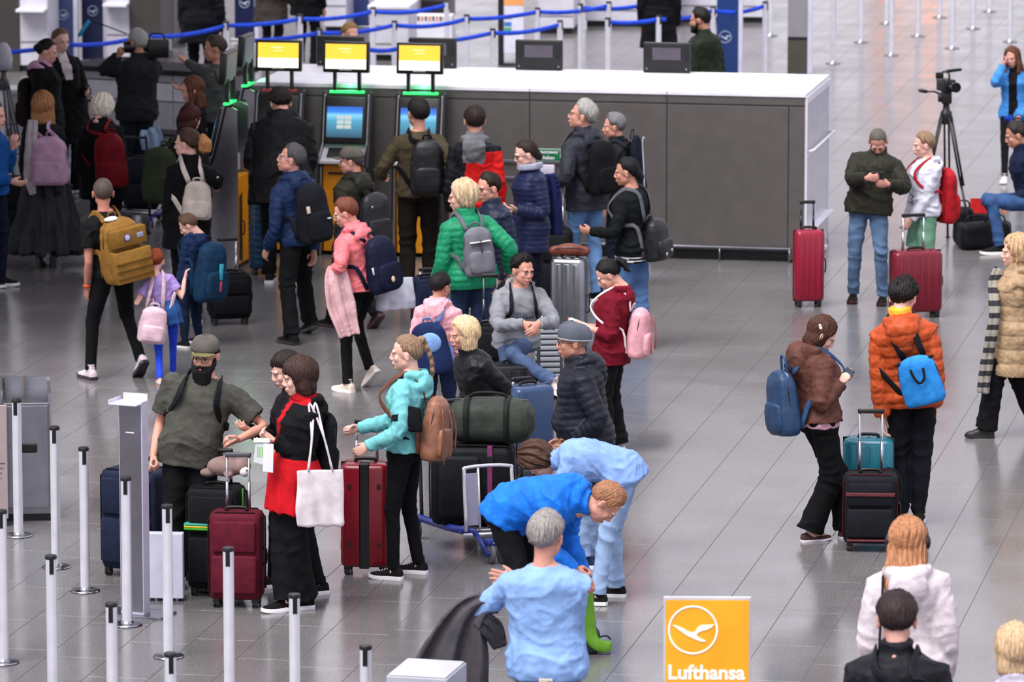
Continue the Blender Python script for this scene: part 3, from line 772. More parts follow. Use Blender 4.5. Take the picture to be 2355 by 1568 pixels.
def torso_rings(g, t0, t1, ease, prof=None, flare=0., belly=0., depth_add=0.):
    k, w = g.k, g.w; B = BODY[g.sex] if prof is None else prof; ts = [b[0] for b in B]
    tt = sorted(set([t0]+[t for t in ts if t0 < t < t1]+[t1]+list(np.linspace(t0, t1, 7))))
    rings = []
    for t in tt:
        tc = max(t, ts[0]); a = np.interp(tc, ts, [b[1] for b in B])*w; b_ = np.interp(tc, ts, [b[2] for b in B])*(.4+.6*w); fo = np.interp(tc, ts, [b[3] for b in B])
        e = ease if t < .44 else ease*max(.15, 1-(t-.44)/.08)
        fl = flare*max(0, .12-t); bl = belly*math.exp(-((t-.10)/.12)**2)
        c, M = g.fr(t); ring = []
        for j in range(28):
            an = 2*math.pi*j/28; cx, sy = math.cos(an), math.sin(an)
            cx = math.copysign(abs(cx)**.85, cx); sy = math.copysign(abs(sy)**.85, sy)
            ring.append(c+M[:, 0]*(a+e+fl)*k*cx-M[:, 1]*((b_+e+fl*.8+bl*.5+depth_add)*sy+fo+bl*.5)*k)
        rings.append(ring)
    return skin_rings(rings)
def sleeve(g, s, r0, r1, r2, to=1.0, start=-.05, floor_=None):
    """tube along the arm; to = 1 wrist, .25 short"""
    k = g.k; a, b, c = g.sh[s], g.elb[s], g.wri[s]
    cen, M = g.fr(.40); a0 = a-M[:, 0]*s*.055*k+M[:, 2]*.016*k
    pts = [a0, a, a+(b-a)*.5, b-(b-a)*.12, b+(c-b)*.12, b+(c-b)*.5, c-(c-b)*.02]; rad = [r0*.95, r0, (r0+r1)*.5, r1, r1, (r1+r2)*.52, r2]
    if to < 1:
        if to < .5:
            pts = [a0, a, a+(b-a)*to, a+(b-a)*to*2]; rad = [r0*.95, r0, r0*.98, r0*1.0]
        else: pts, rad = pts[:6], rad[:6]
    return tube(pts, [r_*k for r_ in rad], 16)
def chain_param(v, pts):
    best = np.full(len(v), 1e9); s = np.zeros(len(v)); acc = 0
    for a, b in zip(pts[:-1], pts[1:]):
        d = b-a; L = np.linalg.norm(d); n = d/L
        u = np.clip((v-a) @ n, 0, L); q = np.linalg.norm(v-a-u[:, None]*n, axis=1)
        m = q < best; best[m] = q[m]; s[m] = acc+u[m]; acc += L
    return best, s
def tcoord(g, v):
    """torso coordinates (l, f, t) in 1.75-units"""
    n = len(g.P); L = []
    ax = np.concatenate([[g.pel-g.F0[:, 2]*.6], g.P]); d, s = chain_param(v, list(ax)); t = (s-.6)
    idx = np.clip((t/g.L*(n-1)).astype(int), 0, n-1); idx[t < 0] = 0
    C = g.P[idx]; Fm = np.array(g.F)[np.minimum(idx, len(g.F)-1)]
    Fm = np.where((t < 0)[:, None, None], g.F0[None], Fm)
    base = np.where((t < 0)[:, None], g.pel[None]+g.F0[:, 2][None]*t[:, None], C)
    r_ = v-base
    return np.einsum('ij,ij->i', r_, Fm[:, :, 0])/g.k/g.w, -np.einsum('ij,ij->i', r_, Fm[:, :, 1])/g.k, t/g.k
def garment_disp(g, v, nor, style, seed, quilt=None, amp=1.0):
    k = g.k; dt, st = chain_param(v, [g.pel-g.F0[:, 2]*.7]+[g.P[i] for i in range(0, len(g.P), 5)]+[g.P[-1]])
    best = dt/(.15*k*g.w); s = st.copy(); arm = np.zeros(len(v), bool); joint = np.full(len(v), 9.)
    for sd in (1, -1):
        d, a = chain_param(v, [g.sh[sd]+(g.elb[sd]-g.sh[sd])*.12, g.elb[sd], g.wri[sd]]); d = d/(.055*k)
        m = d < best; best[m] = d[m]; s[m] = a[m]; arm |= m
        joint = np.minimum(joint, np.linalg.norm(v-g.elb[sd], axis=1)/k)
        joint = np.minimum(joint, np.linalg.norm(v-(g.sh[sd]-V3(0, 0, .07)*k), axis=1)/k*1.3)
    w1 = wob(v/k, 11, seed); w2 = wob(v/k, 27, seed+3)
    if quilt:
        ph = s/(quilt*k)*math.pi
        d = .011*(np.abs(np.sin(ph))**.55-.6)*np.where(arm, .8, 1.0)*(quilt/.07)**.5+.003*w2
        d += .002*np.sin(wob(v/k, 40, seed)*6)
        return v+nor*(d*k*amp)[:, None]
    jf = np.exp(-(joint/.11)**2)
    rid = lambda x: 1-2*np.abs(np.sin(x))**.7
    fold = rid(s/k*31+w1*3.2+seed)*(.0016+.0068*jf)+rid(w1*3.4+w2*.9+seed)*.0042+.0016*w2+.0012*np.sin(wob(v/k, 44, seed)*5)
    wst = np.exp(-((st-.7*1-.02)/(.10*k))**2)*(~arm); fold += wst*rid(s/k*28+w1*2.6)*.0055
    return v+nor*(fold*k*amp)[:, None]
def make_top(g, c, par, vox, seed):
    k = g.k; kind = c.get('kind', 'jacket')
    D = {'tee': dict(ease=.014, hem=-.08, r=(.070, .066, .05), to=.3), 'shirt': dict(ease=.014, hem=-.09, r=(.066, .052, .040)), 'sweater': dict(ease=.020, hem=-.06, r=(.072, .058, .044)),
         'hoodie': dict(ease=.026, hem=-.08, r=(.078, .064, .048), hood=1), 'jacket': dict(ease=.030, hem=-.10, r=(.080, .066, .052), collar=1),
         'puffer': dict(ease=.036, hem=-.09, r=(.084, .070, .056), collar=1, quilt=.065), 'coat': dict(ease=.034, hem=-.45, r=(.080, .064, .052), collar=1, flare=.10)}[kind]
    D = {**D, **c}; e = D['ease']; r0, r1, r2 = D['r']; ws = .75+.25*g.w
    P = [torso_rings(g, D['hem'], .505 if not D.get('low') else .47, e, flare=D.get('flare', .04), belly=D.get('belly', 0))]
    for s in (1, -1):
        P.append(sleeve(g, s, r0*ws, r1*ws, r2*ws, D.get('toL' if s > 0 else 'toR', D.get('to', 1.0))))
    if D.get('collar'):
        ch = .03*D['collar']
        c0 = g.at(0, -.004, .485); c1 = g.at(0, -.004, .525+ch)
        P.append(tube([c0, (c0+c1)/2, c1], [(.092*k, .092*k), (.080*k, .082*k), (.076*k, .080*k)], 20, up=(1, 0, 0)))
    if D.get('hood'):
        hz = D['hood']
        P.append(tube([g.at(.085, .045, .475), g.at(.105, -.02, .505), g.at(.075, -.085, .505), g.at(0, -.115, .495), g.at(-.075, -.085, .505), g.at(-.105, -.02, .505), g.at(-.085, .045, .475)], [.018*k, .027*k, .034*k*hz, .040*k*hz, .034*k*hz, .027*k, .018*k], 12, round_ends=True))
        c_, M_ = g.fr(.44)
        P.append(ell(g.at(0, -.125, .435), (.115*k, .050*k*hz, .075*k*hz), 18, 12, rot=M_))
        P.append(ell(g.at(0, -.135, .385), (.075*k, .038*k*hz, .065*k*hz), 18, 12, rot=M_))
    v, fl, nor = remesh(P, vox, 2)
    v = garment_disp(g, v, nor, kind, seed, D.get('quilt'), D.get('amp', 1.0))
    mats = [D['mat']]; mi = np.zeros(len(fl[1]), np.int32)
    if c.get('paint'):
        fc = face_centers(v, fl); l, f, t = tcoord(g, fc)
        dm = {}
        for sd in (1, -1):
            d, a = chain_param(fc, [g.sh[sd]+(g.elb[sd]-g.sh[sd])*.18, g.elb[sd], g.wri[sd]]); dm[sd] = np.where(d < .085*k, a/k, -1)
        for fn, m in c['paint']:
            mats.append(m); sel = fn(l, f, t, dm[1], dm[-1]); mi[sel] = len(mats)-1
    nm = D.get('name', {'tee': 'tee_shirt', 'puffer': 'puffer_jacket'}.get(kind, kind))
    me = raw_mesh(nm, v, fl); [me.materials.append(m) for m in mats]; me.polygons.foreach_set('material_index', mi)
    o = link(nm, me, par)
    # waistband ribs, zip and drawcords are small separate pieces
    if D.get('zip'):
        pts = [g.at(0, np.interp(t, [b[0] for b in BODY[g.sex]], [b[2]+b[3] for b in BODY[g.sex]])+e+.002+D.get('belly', 0)*math.exp(-((t-.10)/.12)**2), t) for t in np.linspace(max(D['hem'], -.1), .47, 9)]
        z = Geo(); z.add(tube(pts, [(.006*k, .005*k)]*9, 6, up=(1, 0, 0))); z.build('zip', D['zip'], o, 'all')
    return o
def leg_chain(g, s): return [g.hip[s], g.knee[s], g.ank[s]]
def make_trousers(g, c, par, vox, seed):
    k = g.k; kind = c.get('kind', 'jeans')
    D = {'jeans': (.092, .070, .058, .062), 'slim': (.086, .060, .046, .044), 'wide': (.098, .088, .090, .100), 'chino': (.096, .078, .070, .074), 'jogger': (.096, .078, .066, .050), 'shorts': (.10, .098, .09, .09)}[kind]
    w = .7+.3*g.w; a, b, c2, d = [x*w*c.get('fat', 1.0) for x in D]
    prof = [(t, x+.002, y+.002, f) for t, x, y, f in BODY[g.sex]]
    P = [torso_rings(g, -.10, .13, .010, prof=prof, flare=0)]
    for s in (1, -1):
        h, kn, an = leg_chain(g, s); h0 = h+V3(0, 0, .04*k)
        end = an-(an-kn)*(-.02 if kind != 'shorts' else 0)
        pts = [h0, h-(h-kn)*.12, h+(kn-h)*.5, kn-(kn-h)*.08, kn+(an-kn)*.12, kn+(an-kn)*.55, an+(an-kn)*.02]
        rad = [a*.95, a, (a+b)*.5, b, (b+c2)*.5, c2, d]
        if kind == 'shorts': pts, rad = pts[:4], rad[:4]
        P.append(tube(pts, [r_*k for r_ in rad], 18))
        if kind != 'shorts': P.append(ell(kn, [b*k*1.02]*3, 14, 10))
        P.append(ell(g.pel+g.F0 @ (V3(s*.075, .055, -.045)*k), (.085*k*w, .075*k, .085*k)))
    v, fl, nor = remesh(P, vox, 2)
    joint = np.full(len(v), 9.); ank = np.full(len(v), 9.); sc = np.zeros(len(v)); best = np.full(len(v), 9.)
    for s in (1, -1):
        joint = np.minimum(joint, np.linalg.norm(v-g.knee[s], axis=1)/k); ank = np.minimum(ank, np.linalg.norm(v-g.ank[s], axis=1)/k)
        d_, a_ = chain_param(v, leg_chain(g, s)); m = d_ < best; best[m] = d_[m]; sc[m] = a_[m]
    crotch = np.linalg.norm(v-(g.pel+V3(0, 0, -.10*k)), axis=1)/k
    w1 = wob(v/k, 9, seed); w2 = wob(v/k, 24, seed+3)
    am = {'slim': .5, 'wide': 1.1}.get(kind, 1.0)
    J = np.exp(-(joint/.12)**2)+.9*np.exp(-(ank/.13)**2)*(kind != 'slim')+.6*np.exp(-(crotch/.12)**2)
    v = v+nor*(((1-2*np.abs(np.sin(sc/k*27+w1*3.2+seed))**.7)*(.0012+.0072*J)+(1-2*np.abs(np.sin(w1*2.6+w2*.7)))*.0040)*am*k)[:, None]
    nm = c.get('name', {'jeans': 'jeans', 'shorts': 'shorts', 'slim': 'leggings'}.get(kind, 'trousers'))
    me = raw_mesh(nm, v, fl); me.materials.append(c['mat']); return link(nm, me, par)
def make_skirt(g, c, par, vox, seed):
    k = g.k; P = [torso_rings(g, c['hem'], c.get('top', .14), c.get('ease', .02), flare=c.get('flare', .15))]
    v, fl, nor = remesh(P, vox, 2); l, f, t = tcoord(g, v); an = np.arctan2(l, f)
    amp = np.clip((.05-t)*.05, 0, c.get('fold', .014))
    v = v+nor*(amp*(np.sin(an*c.get('nf', 11)+seed+2*np.sin(t*6))+.5*np.sin(an*23+t*5))*k)[:, None]
    me = raw_mesh(c.get('name', 'skirt'), v, fl); me.materials.append(c['mat']); return link(c.get('name', 'skirt'), me, par)

PEOPLE = {}
def person(key, label, sp, cat='person', group=None):
    """sp: feet pixels, head-top pixel, yaw (0 faces the camera, 90 faces right, 180 away), clothes ..."""
    seed = (sum(ord(ch)*(i+3) for i, ch in enumerate(key)) % 97)*.37
    yaw = sp['yaw']; sex = sp.get('sex', 'm')
    gl, gr = G(*sp['feet'][0]), G(*sp['feet'][1])          # person's left foot, right foot on the floor
    root = (gl+gr)/2
    if 'root' in sp: root = G(*sp['root'])
    Rw = rotz(R(yaw)); Ri = Rw.T; r0 = np.array(root)
    loc = lambda p: Ri @ (np.array(p)-r0)
    def pt(s_):
        """('p', px, py, dy): the point seen at that pixel, dy metres beyond the root"""
        if s_ is None: return None
        if s_[0] == 'p': return loc(atY(s_[1], s_[2], root.y+s_[3]))
        if s_[0] == 'w': return loc(s_[1])
        return lfu(*s_)*K
    hx, hy = sp['top']
    topw = atY(hx, hy, root.y+sp.get('topdy', 0)); off = loc(topw); H = sp.get('h')
    if H is None: H = topw.z*1.0
    K = k = H/1.716
    feet = {}
    for s, gg, nm in ((1, gl, 'LF'), (-1, gr, 'RF')):
        q = loc(gg); ex = sp.get(nm, (0, 0, 0)); feet[nm] = (q[0], -q[1], ex[0], ex[1], ex[2])
    q = dict(sp); q.update(feet)
    pelx = sp.get('hipoff', (0, 0))
    pl, pf = pelx
    if 'hipz' in sp: hz = sp['hipz']*k
    else:
        hz = 9
        for nm, s in (('LF', 1), ('RF', -1)):
            l, f, lift = feet[nm][:3]; d = math.hypot(l-(pl+s*.088*k), f-pf); a = math.sqrt(max((.86*k)**2*.993-min(d, .7*k)**2, .01)); hz = min(hz, a+(.085+.03)*k+lift)
        hz = min(hz, .97*k)
    q['pelvis'] = lfu(pl, pf, hz)
    if 'lean' not in sp or sp.get('auto'):
        hd = [R(a) for a in sp.get('head', (0, 0, 0))]; hfwd = rotz(hd[0]) @ rotx(hd[1]) @ (V3(0, -.022, .2)*k)
        dl = (off[0]-pl-hfwd[0])/(.60*k); df = (-off[1]-pf+hfwd[1])/(.60*k)
        if 'lean' not in sp: q['lean'] = math.degrees(math.asin(max(-.9, min(.9, df))))
        if 'side' not in sp: q['side'] = math.degrees(math.asin(max(-.6, min(.6, dl))))
        if 'h' not in sp:
            k2 = k/max(.6, 1-.35*(1-math.cos(R(q['lean']))))  # leaning shortens
            k = K = k2 if abs(q['lean']) < 50 else k
    for nm in ('LH', 'RH'): q[nm] = pt(sp.get(nm))
    g = build_rig(q, k, sex); g.root = root; g.yaw = yaw; g.Rw = Rw; g.top = sp.get('topwear', {})
    def toworld(p): return np.array(root)+Rw @ np.asarray(p, float)
    g.world = toworld
    e = thing('person', label, cat, root, R(yaw), group)
    far = sp.get('lod', 1.0)   # 1 near, >1 coarser
    skin = mat(sp.get('skin', 'c99a86'), 'skin'); brow = mat(sp.get('browcol', sp.get('haircol', '4a3a30')), 'hair')
    # body: one mesh
    B = [torso_rings(g, -.10, .505, -.012)]
    for s in (1, -1):
        a, b, c = g.sh[s], g.elb[s], g.wri[s]
        B.append(tube([a, a+(b-a)*.45, b, b+(c-b)*.3, c+(c-b)*.02], [x*k for x in (.048, .043, .036, .037, .024)], 12))
        h_, kn, an = leg_chain(g, s); B.append(tube([h_, h_+(kn-h_)*.4, kn, kn+(an-kn)*.35, an], [x*k for x in (.062, .056, .034, .036, .028)], 12))
        Mf, fo = g.footM[s]; B.append(tube([an+(an-kn)*.02, fo+Mf @ (V3(0, -.02, .04)*k), fo+Mf @ (V3(0, -.12, .03)*k)], [.034*k, .034*k, .026*k], 10, round_ends=True))
    B.append(tube([g.nb-V3(0, 0, .03*k), g.nb+(g.piv-g.nb)*.5, g.piv], [(.060*k, .060*k), (.049*k, .051*k), (.048*k, .051*k)], 16))
    bare = sp.get('bare', False)
    v, fl, nor = remesh(B, (.011 if bare else .016)*k, 2); parts = [(v, fl, 0)]
    hv, hfl, hm = head_proto(sex, .0048 if far <= 1.2 else .0075)
    fw = sp.get('face', (1, 1, 1)); parts.append((((hv*g.hs*V3(*fw)) @ g.HM.T)+g.hc, hfl, hm))
    for s, nm in ((1, 'L'), (-1, 'R')):
        if sp.get('hide'+nm): continue
        v_, fl_, m_ = hand_proto(sp.get(nm+'P', 'relax'), .0052 if far <= 1.2 else .008); v_ = v_.copy()*k*(1.0 if sex != 'f' else .93)
        M3, w_ = g.handM[s]
        if np.linalg.det(M3) < 0: pass
        if s > 0: v_[:, 2] *= -1
        x, y = M3[:, 0], M3[:, 1]; z = np.cross(x, y)
        v_ = v_ @ np.array([x, y, z])+w_
        if s > 0: li, ls, lt = fl_; li = li.copy(); fl_ = (flip(li, ls, lt), ls, lt)
        parts.append((v_, fl_, 0))
    v, fl, mi = join_raw(parts); me = raw_mesh('body', v, fl)
    lipc = mat(sp.get('lip', 'a8645c'), 'skin')
    for m in (skin, mat('c9bfb8', 'skin'), mat('2a1c16', 'glossy'), lipc, brow): me.materials.append(m)
    me.polygons.foreach_set('material_index', mi); bo = link('body', me, e)
    # clothes
    cv = (.0095 if far <= 1.2 else .013)*max(k, .75)
    if sp.get('bottom'): make_trousers(g, sp['bottom'], e, cv, seed)
    if sp.get('skirt'): make_skirt(g, sp['skirt'], e, cv, seed)
    if sp.get('inner'): make_top(g, sp['inner'], e, cv*1.1, seed+5)
    if sp.get('topwear'): make_top(g, sp['topwear'], e, cv, seed)
    # shoes
    if sp.get('shoes', 1):
        kind, up, sole, lace = sp.get('shoes', ('sneaker', '151515', 'dddddd', '222222'))
        for s in (1, -1):
            me = shoe_mesh(kind); o = bpy.data.objects.new('shoe', me); COL.objects.link(o); o.parent = e
            Mf, fo = g.footM[s]; M4 = Matrix(np.block([[Mf*k*(1 if sex != 'f' else .93), fo[:, None]], [np.zeros((1, 3)), np.ones((1, 1))]]).tolist())
            o.matrix_local = M4
            for i, m in enumerate((mat(up, 'leather' if kind == 'boot' else 'cloth'), mat(sole, 'plastic'), mat(lace, 'cloth'))):
                o.material_slots[i].link = 'OBJECT'; o.material_slots[i].material = m
    HMx = Matrix(np.block([[g.HM*g.hs, g.hc[:, None]], [np.zeros((1, 3)), np.ones((1, 1))]]).tolist()); g.HMx = HMx
    hs_ = sp.get('hair')
    if hs_:
        hv, hfl = make_hair(vox=(.0062 if far <= 1.2 else .009), seed=seed, **hs_)
        hv = hv*V3(*fw)
        me = raw_mesh('hair', hv, hfl); me.materials.append(mat(sp['haircol'], 'hair'))
        if sp.get('haircol2'):
            me.materials.append(mat(sp['haircol2'], 'hair')); fc = face_centers(hv, hfl); me.polygons.foreach_set('material_index', (sp['hairfn'](fc)).astype(np.int32))
        link('hair', me, e, None, HMx)
    if sp.get('glasses'): glasses(e, HMx, sp['glasses'])
    if sp.get('hat'): hat(e, HMx, *sp['hat'])
    if sp.get('beard'): beard(e, HMx, g, *sp['beard'])
    g.obj = e; PEOPLE[key] = g
    return g
def flip(li, ls, lt):
    o = li.copy()
    for n in np.unique(lt):
        m = np.where(lt == n)[0]; idx = ls[m][:, None]+np.arange(n)[None]; o[idx] = li[idx[:, ::-1]]
    return o
def glasses(par, M, col):
    g = Geo(); m = mat(col, 'plastic')
    for s in (1, -1):
        ring = [(s*.031+.023*math.copysign(abs(math.cos(a))**.8, math.cos(a)), -.101+.004*abs(math.cos(a)), .001+.016*math.copysign(abs(math.sin(a))**.8, math.sin(a))) for a in np.linspace(0, 2*math.pi, 19)]
        g.add(tube(ring, .0018, 6, cap=False))
        g.add(tube([(s*.054, -.097, .006), (s*.072, -.06, .006), (s*.080, .0, .004), (s*.078, .02, -.008)], .0018, 6))
    g.add(tube([(.008, -.102, .005), (0, -.105, .008), (-.008, -.102, .005)], .0018, 6))
    o = g.build('glasses', m, par, 'all', M)
    return o
def hat(par, M, kind, c1, c2=None, turn=0.):
    g = Geo(); M2 = M @ Matrix.Rotation(R(turn), 4, 'Z')
    if kind == 'cap':
        v, f = hair_shell('short', .020, rough=0); rings = []
        for z, r_ in ((.040, 1.0), (.055, 1.02), (.078, 1.0), (.100, .90), (.120, .72), (.132, .45), (.137, .1)):
            rings.append([(.090*r_*math.cos(a), .010+.108*r_*math.sin(a), z+.004*(-math.sin(a))) for a in np.linspace(0, 2*math.pi, 25)[:-1]])
        g.add(skin_rings(rings), 0)
        br = []
        for u_ in np.linspace(0, 1, 5):
            br.append([(.080*math.sin(a)*(1-.12*u_), -.060-.035*math.cos(a)-.068*u_*math.cos(a*.9), .050-.002*u_-.014*abs(math.sin(a))**2) for a in np.linspace(-1.35, 1.35, 13)])
        top = np.array(br).reshape(-1, 3); f = []
        for i in range(4):
            for j in range(12): f.append((i*13+j, i*13+j+1, (i+1)*13+j+1, (i+1)*13+j))
        n = len(top); bot = top-V3(0, 0, .005); ff = list(f)+[tuple(x+n for x in q[::-1]) for q in f]
        for j in range(12): ff.append((4*13+j, 4*13+j+1, n+4*13+j+1, n+4*13+j))
        g.add((np.concatenate([top, bot]), ff), 1)
        g.add(ell((0, .01, .134), (.008, .008, .004), 8, 6), 0)
        o = g.build('cap', [c1, c2 or c1], par, 'all', M2)
    else:   # knitted or driver's cap, ribbed
        rings = []; n = 44
        for z, r_ in ((.018, 1.0), (.03, 1.04), (.05, 1.05), (.075, 1.02), (.10, .90), (.118, .70), (.130, .42), (.134, .08)):
            rings.append([((.088*r_+.0025*math.sin(a*22))*math.cos(a), .012+(.108*r_+.0025*math.sin(a*22))*math.sin(a), z-.012*math.sin(a)) for a in np.linspace(0, 2*math.pi, n+1)[:-1]])
        g.add(skin_rings(rings), 0)
        rim = [(.091*math.cos(a), .012+.111*math.sin(a), .020-.012*math.sin(a)) for a in np.linspace(0, 2*math.pi, 33)]
        g.add(tube(rim, .006, 8, cap=False), 1)
        if kind == 'flatcap':
            g.add(ell((0, -.105, .030), (.060, .045, .008), 16, 8), 0)
        o = g.build('cap', [c1, c2 or c1], par, 'all', M2)
    return o
def beard(par, M, g, col, L, w=.058):
    P = [tube([(0, -.055, -.060), (0, -.066, -.09), (0, -.070, -.09-L*.45), (0, -.060, -.09-L)], [(w, .038), (w*1.05, .042), (w*.98, .038), (w*.35, .014)], 20, up=(0, 1, 0), round_ends=True)]
    for s in (1, -1): P.append(tube([(s*.066, -.008, -.005), (s*.066, -.022, -.045), (s*.052, -.050, -.075)], [.010, .016, .022], 10, round_ends=True))
    P.append(tube([(.030, -.082, -.058), (.012, -.098, -.048), (-.012, -.098, -.048), (-.030, -.082, -.058)], [.008, .008, .008, .008], 8, round_ends=True))
    v, fl, nor = remesh(P, .006, 1); v = strand(v, nor, .0022, 30)
    me = raw_mesh('beard', v, fl); me.materials.append(mat(col, 'hair')); return link('beard', me, par, None, M)
# ================================================================ luggage
def wheels(e, w, d, col='17171a', hub=None, r_=.026, zb=.06):
    for sx in (1, -1):
        for sy in (1, -1):
            g = Geo(); x, y = sx*(w/2-.045), sy*(d/2-.045)
            g.add(rbox(x-.022, x+.022, y-.026, y+.026, .035, zb+.02, .01), 0)
            for s in (1, -1): g.add(lathe([(0, -.007), (r_, -.007), (r_+.001, 0), (r_, .007), (0, .007)], 14, RT((x+s*.011, y, r_+.001), ry=90)), 0)
            o = g.build('wheel', [mat(col, 'plastic')], e, 40)
            if hub:
                g = Geo()
                for s in (1, -1): g.add(lathe([(0, -.002), (r_*.55, -.002), (r_*.55, .002), (0, .002)], 10, RT((x+s*.020, y, r_+.001), ry=90)))
                g.build('hub', mat(hub, 'plastic'), o)
def suitcase(px, py, w, d, h, yaw, color, label, kind='hard', handle=0., ribs='v', nrib=6, hub=None, grip=None, pole='b8b8c2', group=None, accents=(), tilt=0, lofted=None, band='141416', z=0., nowheel=False, name='suitcase', matname=None, strapc=None):
    p = G(px, py); p.z = z
    e = thing(name, label, 'suitcase', p, R(yaw), group)
    if tilt: e.rotation_euler = (R(tilt), 0, R(yaw))
    m = mat(color, 'glossy' if kind == 'hard' else 'nylon', .26 if kind == 'hard' else .75); zb = .055 if not nowheel else 0
    if kind == 'metal': m = mat(color, 'metal', .32)
    g = Geo(); g.add(rbox(-w/2, w/2, -d/2, d/2, zb, h, min(.05, d*.3), 5, .035)); b = g.build('shell', m, e, 45)
    if kind in ('hard', 'metal'):
        g = Geo(); n = nrib
        if ribs == 'v':
            for i in range(n):
                x = -w/2+w*(i+1)/(n+1)
                for s in (1, -1): g.add(rbox(x-w/(n+1)*.33, x+w/(n+1)*.33, s*d/2-.006, s*d/2+.006, zb+.05, h-.045, .005, 2))
                g.add(rbox(x-w/(n+1)*.33, x+w/(n+1)*.33, -d/2+.05, d/2-.05, h-.006, h+.004, .004, 2))
        elif ribs == 'h':
            for i in range(n):
                z0 = zb+.03+(h-zb-.06)*(i+.5)/n
                for s in (1, -1):
                    g.add(rbox(-w/2+.03, w/2-.03, s*d/2-.006, s*d/2+.008, z0-.016, z0+.016, .006, 2))
                    g.add(rbox(s*w/2-.006, s*w/2+.008, -d/2+.03, d/2-.03, z0-.016, z0+.016, .006, 2))
        if ribs != 'n': g.build('ribs', m, e, 45)
        g = Geo()   # zip seam or band around the middle
        bw = .012 if band else .006
        g.add(rbox(-w/2-.004, w/2+.004, -bw, bw, zb-.003, h+.003, .004, 2)); g.build('zip_band', mat(band or '222226', 'plastic'), e)
        for s in (1, -1):
            for q in (1, -1):
                for zz in (zb+.035, h-.035):
                    pass
    else:
        g = Geo(); g.add(rbox(-w/2+.025, w/2-.025, -d/2-.028, -d/2+.01, zb+.05, zb+(h-zb)*.52, .02, 3)); g.add(rbox(-w/2+.03, w/2-.03, -d/2-.022, -d/2+.01, zb+(h-zb)*.56, h-.05, .02, 3)); g.build('pocket', m, e, 45)
        g = Geo()
        for y in (-d/2+.03, d/2-.03):
            pts = [(-w/2-.003, y, zb+.05), (-w/2-.003, y, h-.05), (-w/2+.05, y, h+.003), (w/2-.05, y, h+.003), (w/2+.003, y, h-.05), (w/2+.003, y, zb+.05)]
            g.add(tube(pts, .006, 6))
        g.build('piping', mat(strapc or '101012', 'nylon'), e)
    if not nowheel: wheels(e, w, d, hub=hub, zb=zb)
    g = Geo(); g.add(tube(bend([(-.07, 0, h), (-.055, 0, h+.022), (.055, 0, h+.022), (.07, 0, h)], 3), [(.012, .007)]*10, 8)); g.build('top_handle', BLACK, e, 'all')
    g = Geo(); g.add(tube(bend([(w/2, 0, h*.62), (w/2+.022, 0, h*.60), (w/2+.022, 0, h*.46), (w/2, 0, h*.44)], 3), [(.007, .012)]*10, 8, up=(0, 1, 0))); g.build('side_handle', BLACK, e, 'all')
    if handle:
        y = d/2-.035; ww = min(w*.42, .2)
        g = Geo()
        for s in (1, -1): g.add(tube([(s*ww/2, y, h-.02), (s*ww/2, y, h+handle)], .008, 8)); g.add(tube([(s*ww/2, y, h-.02), (s*ww/2, y, h+handle*.5)], .011, 8))
        o = g.build('telescopic_handle', mat(pole, 'metal', .3), e, 'all')
        g = Geo(); g.add(rbox(-ww/2-.015, ww/2+.015, y-.014, y+.014, h+handle-.012, h+handle+.018, .012)); g.build('grip', mat(grip or '141416', 'plastic'), o, 'all')
    return e
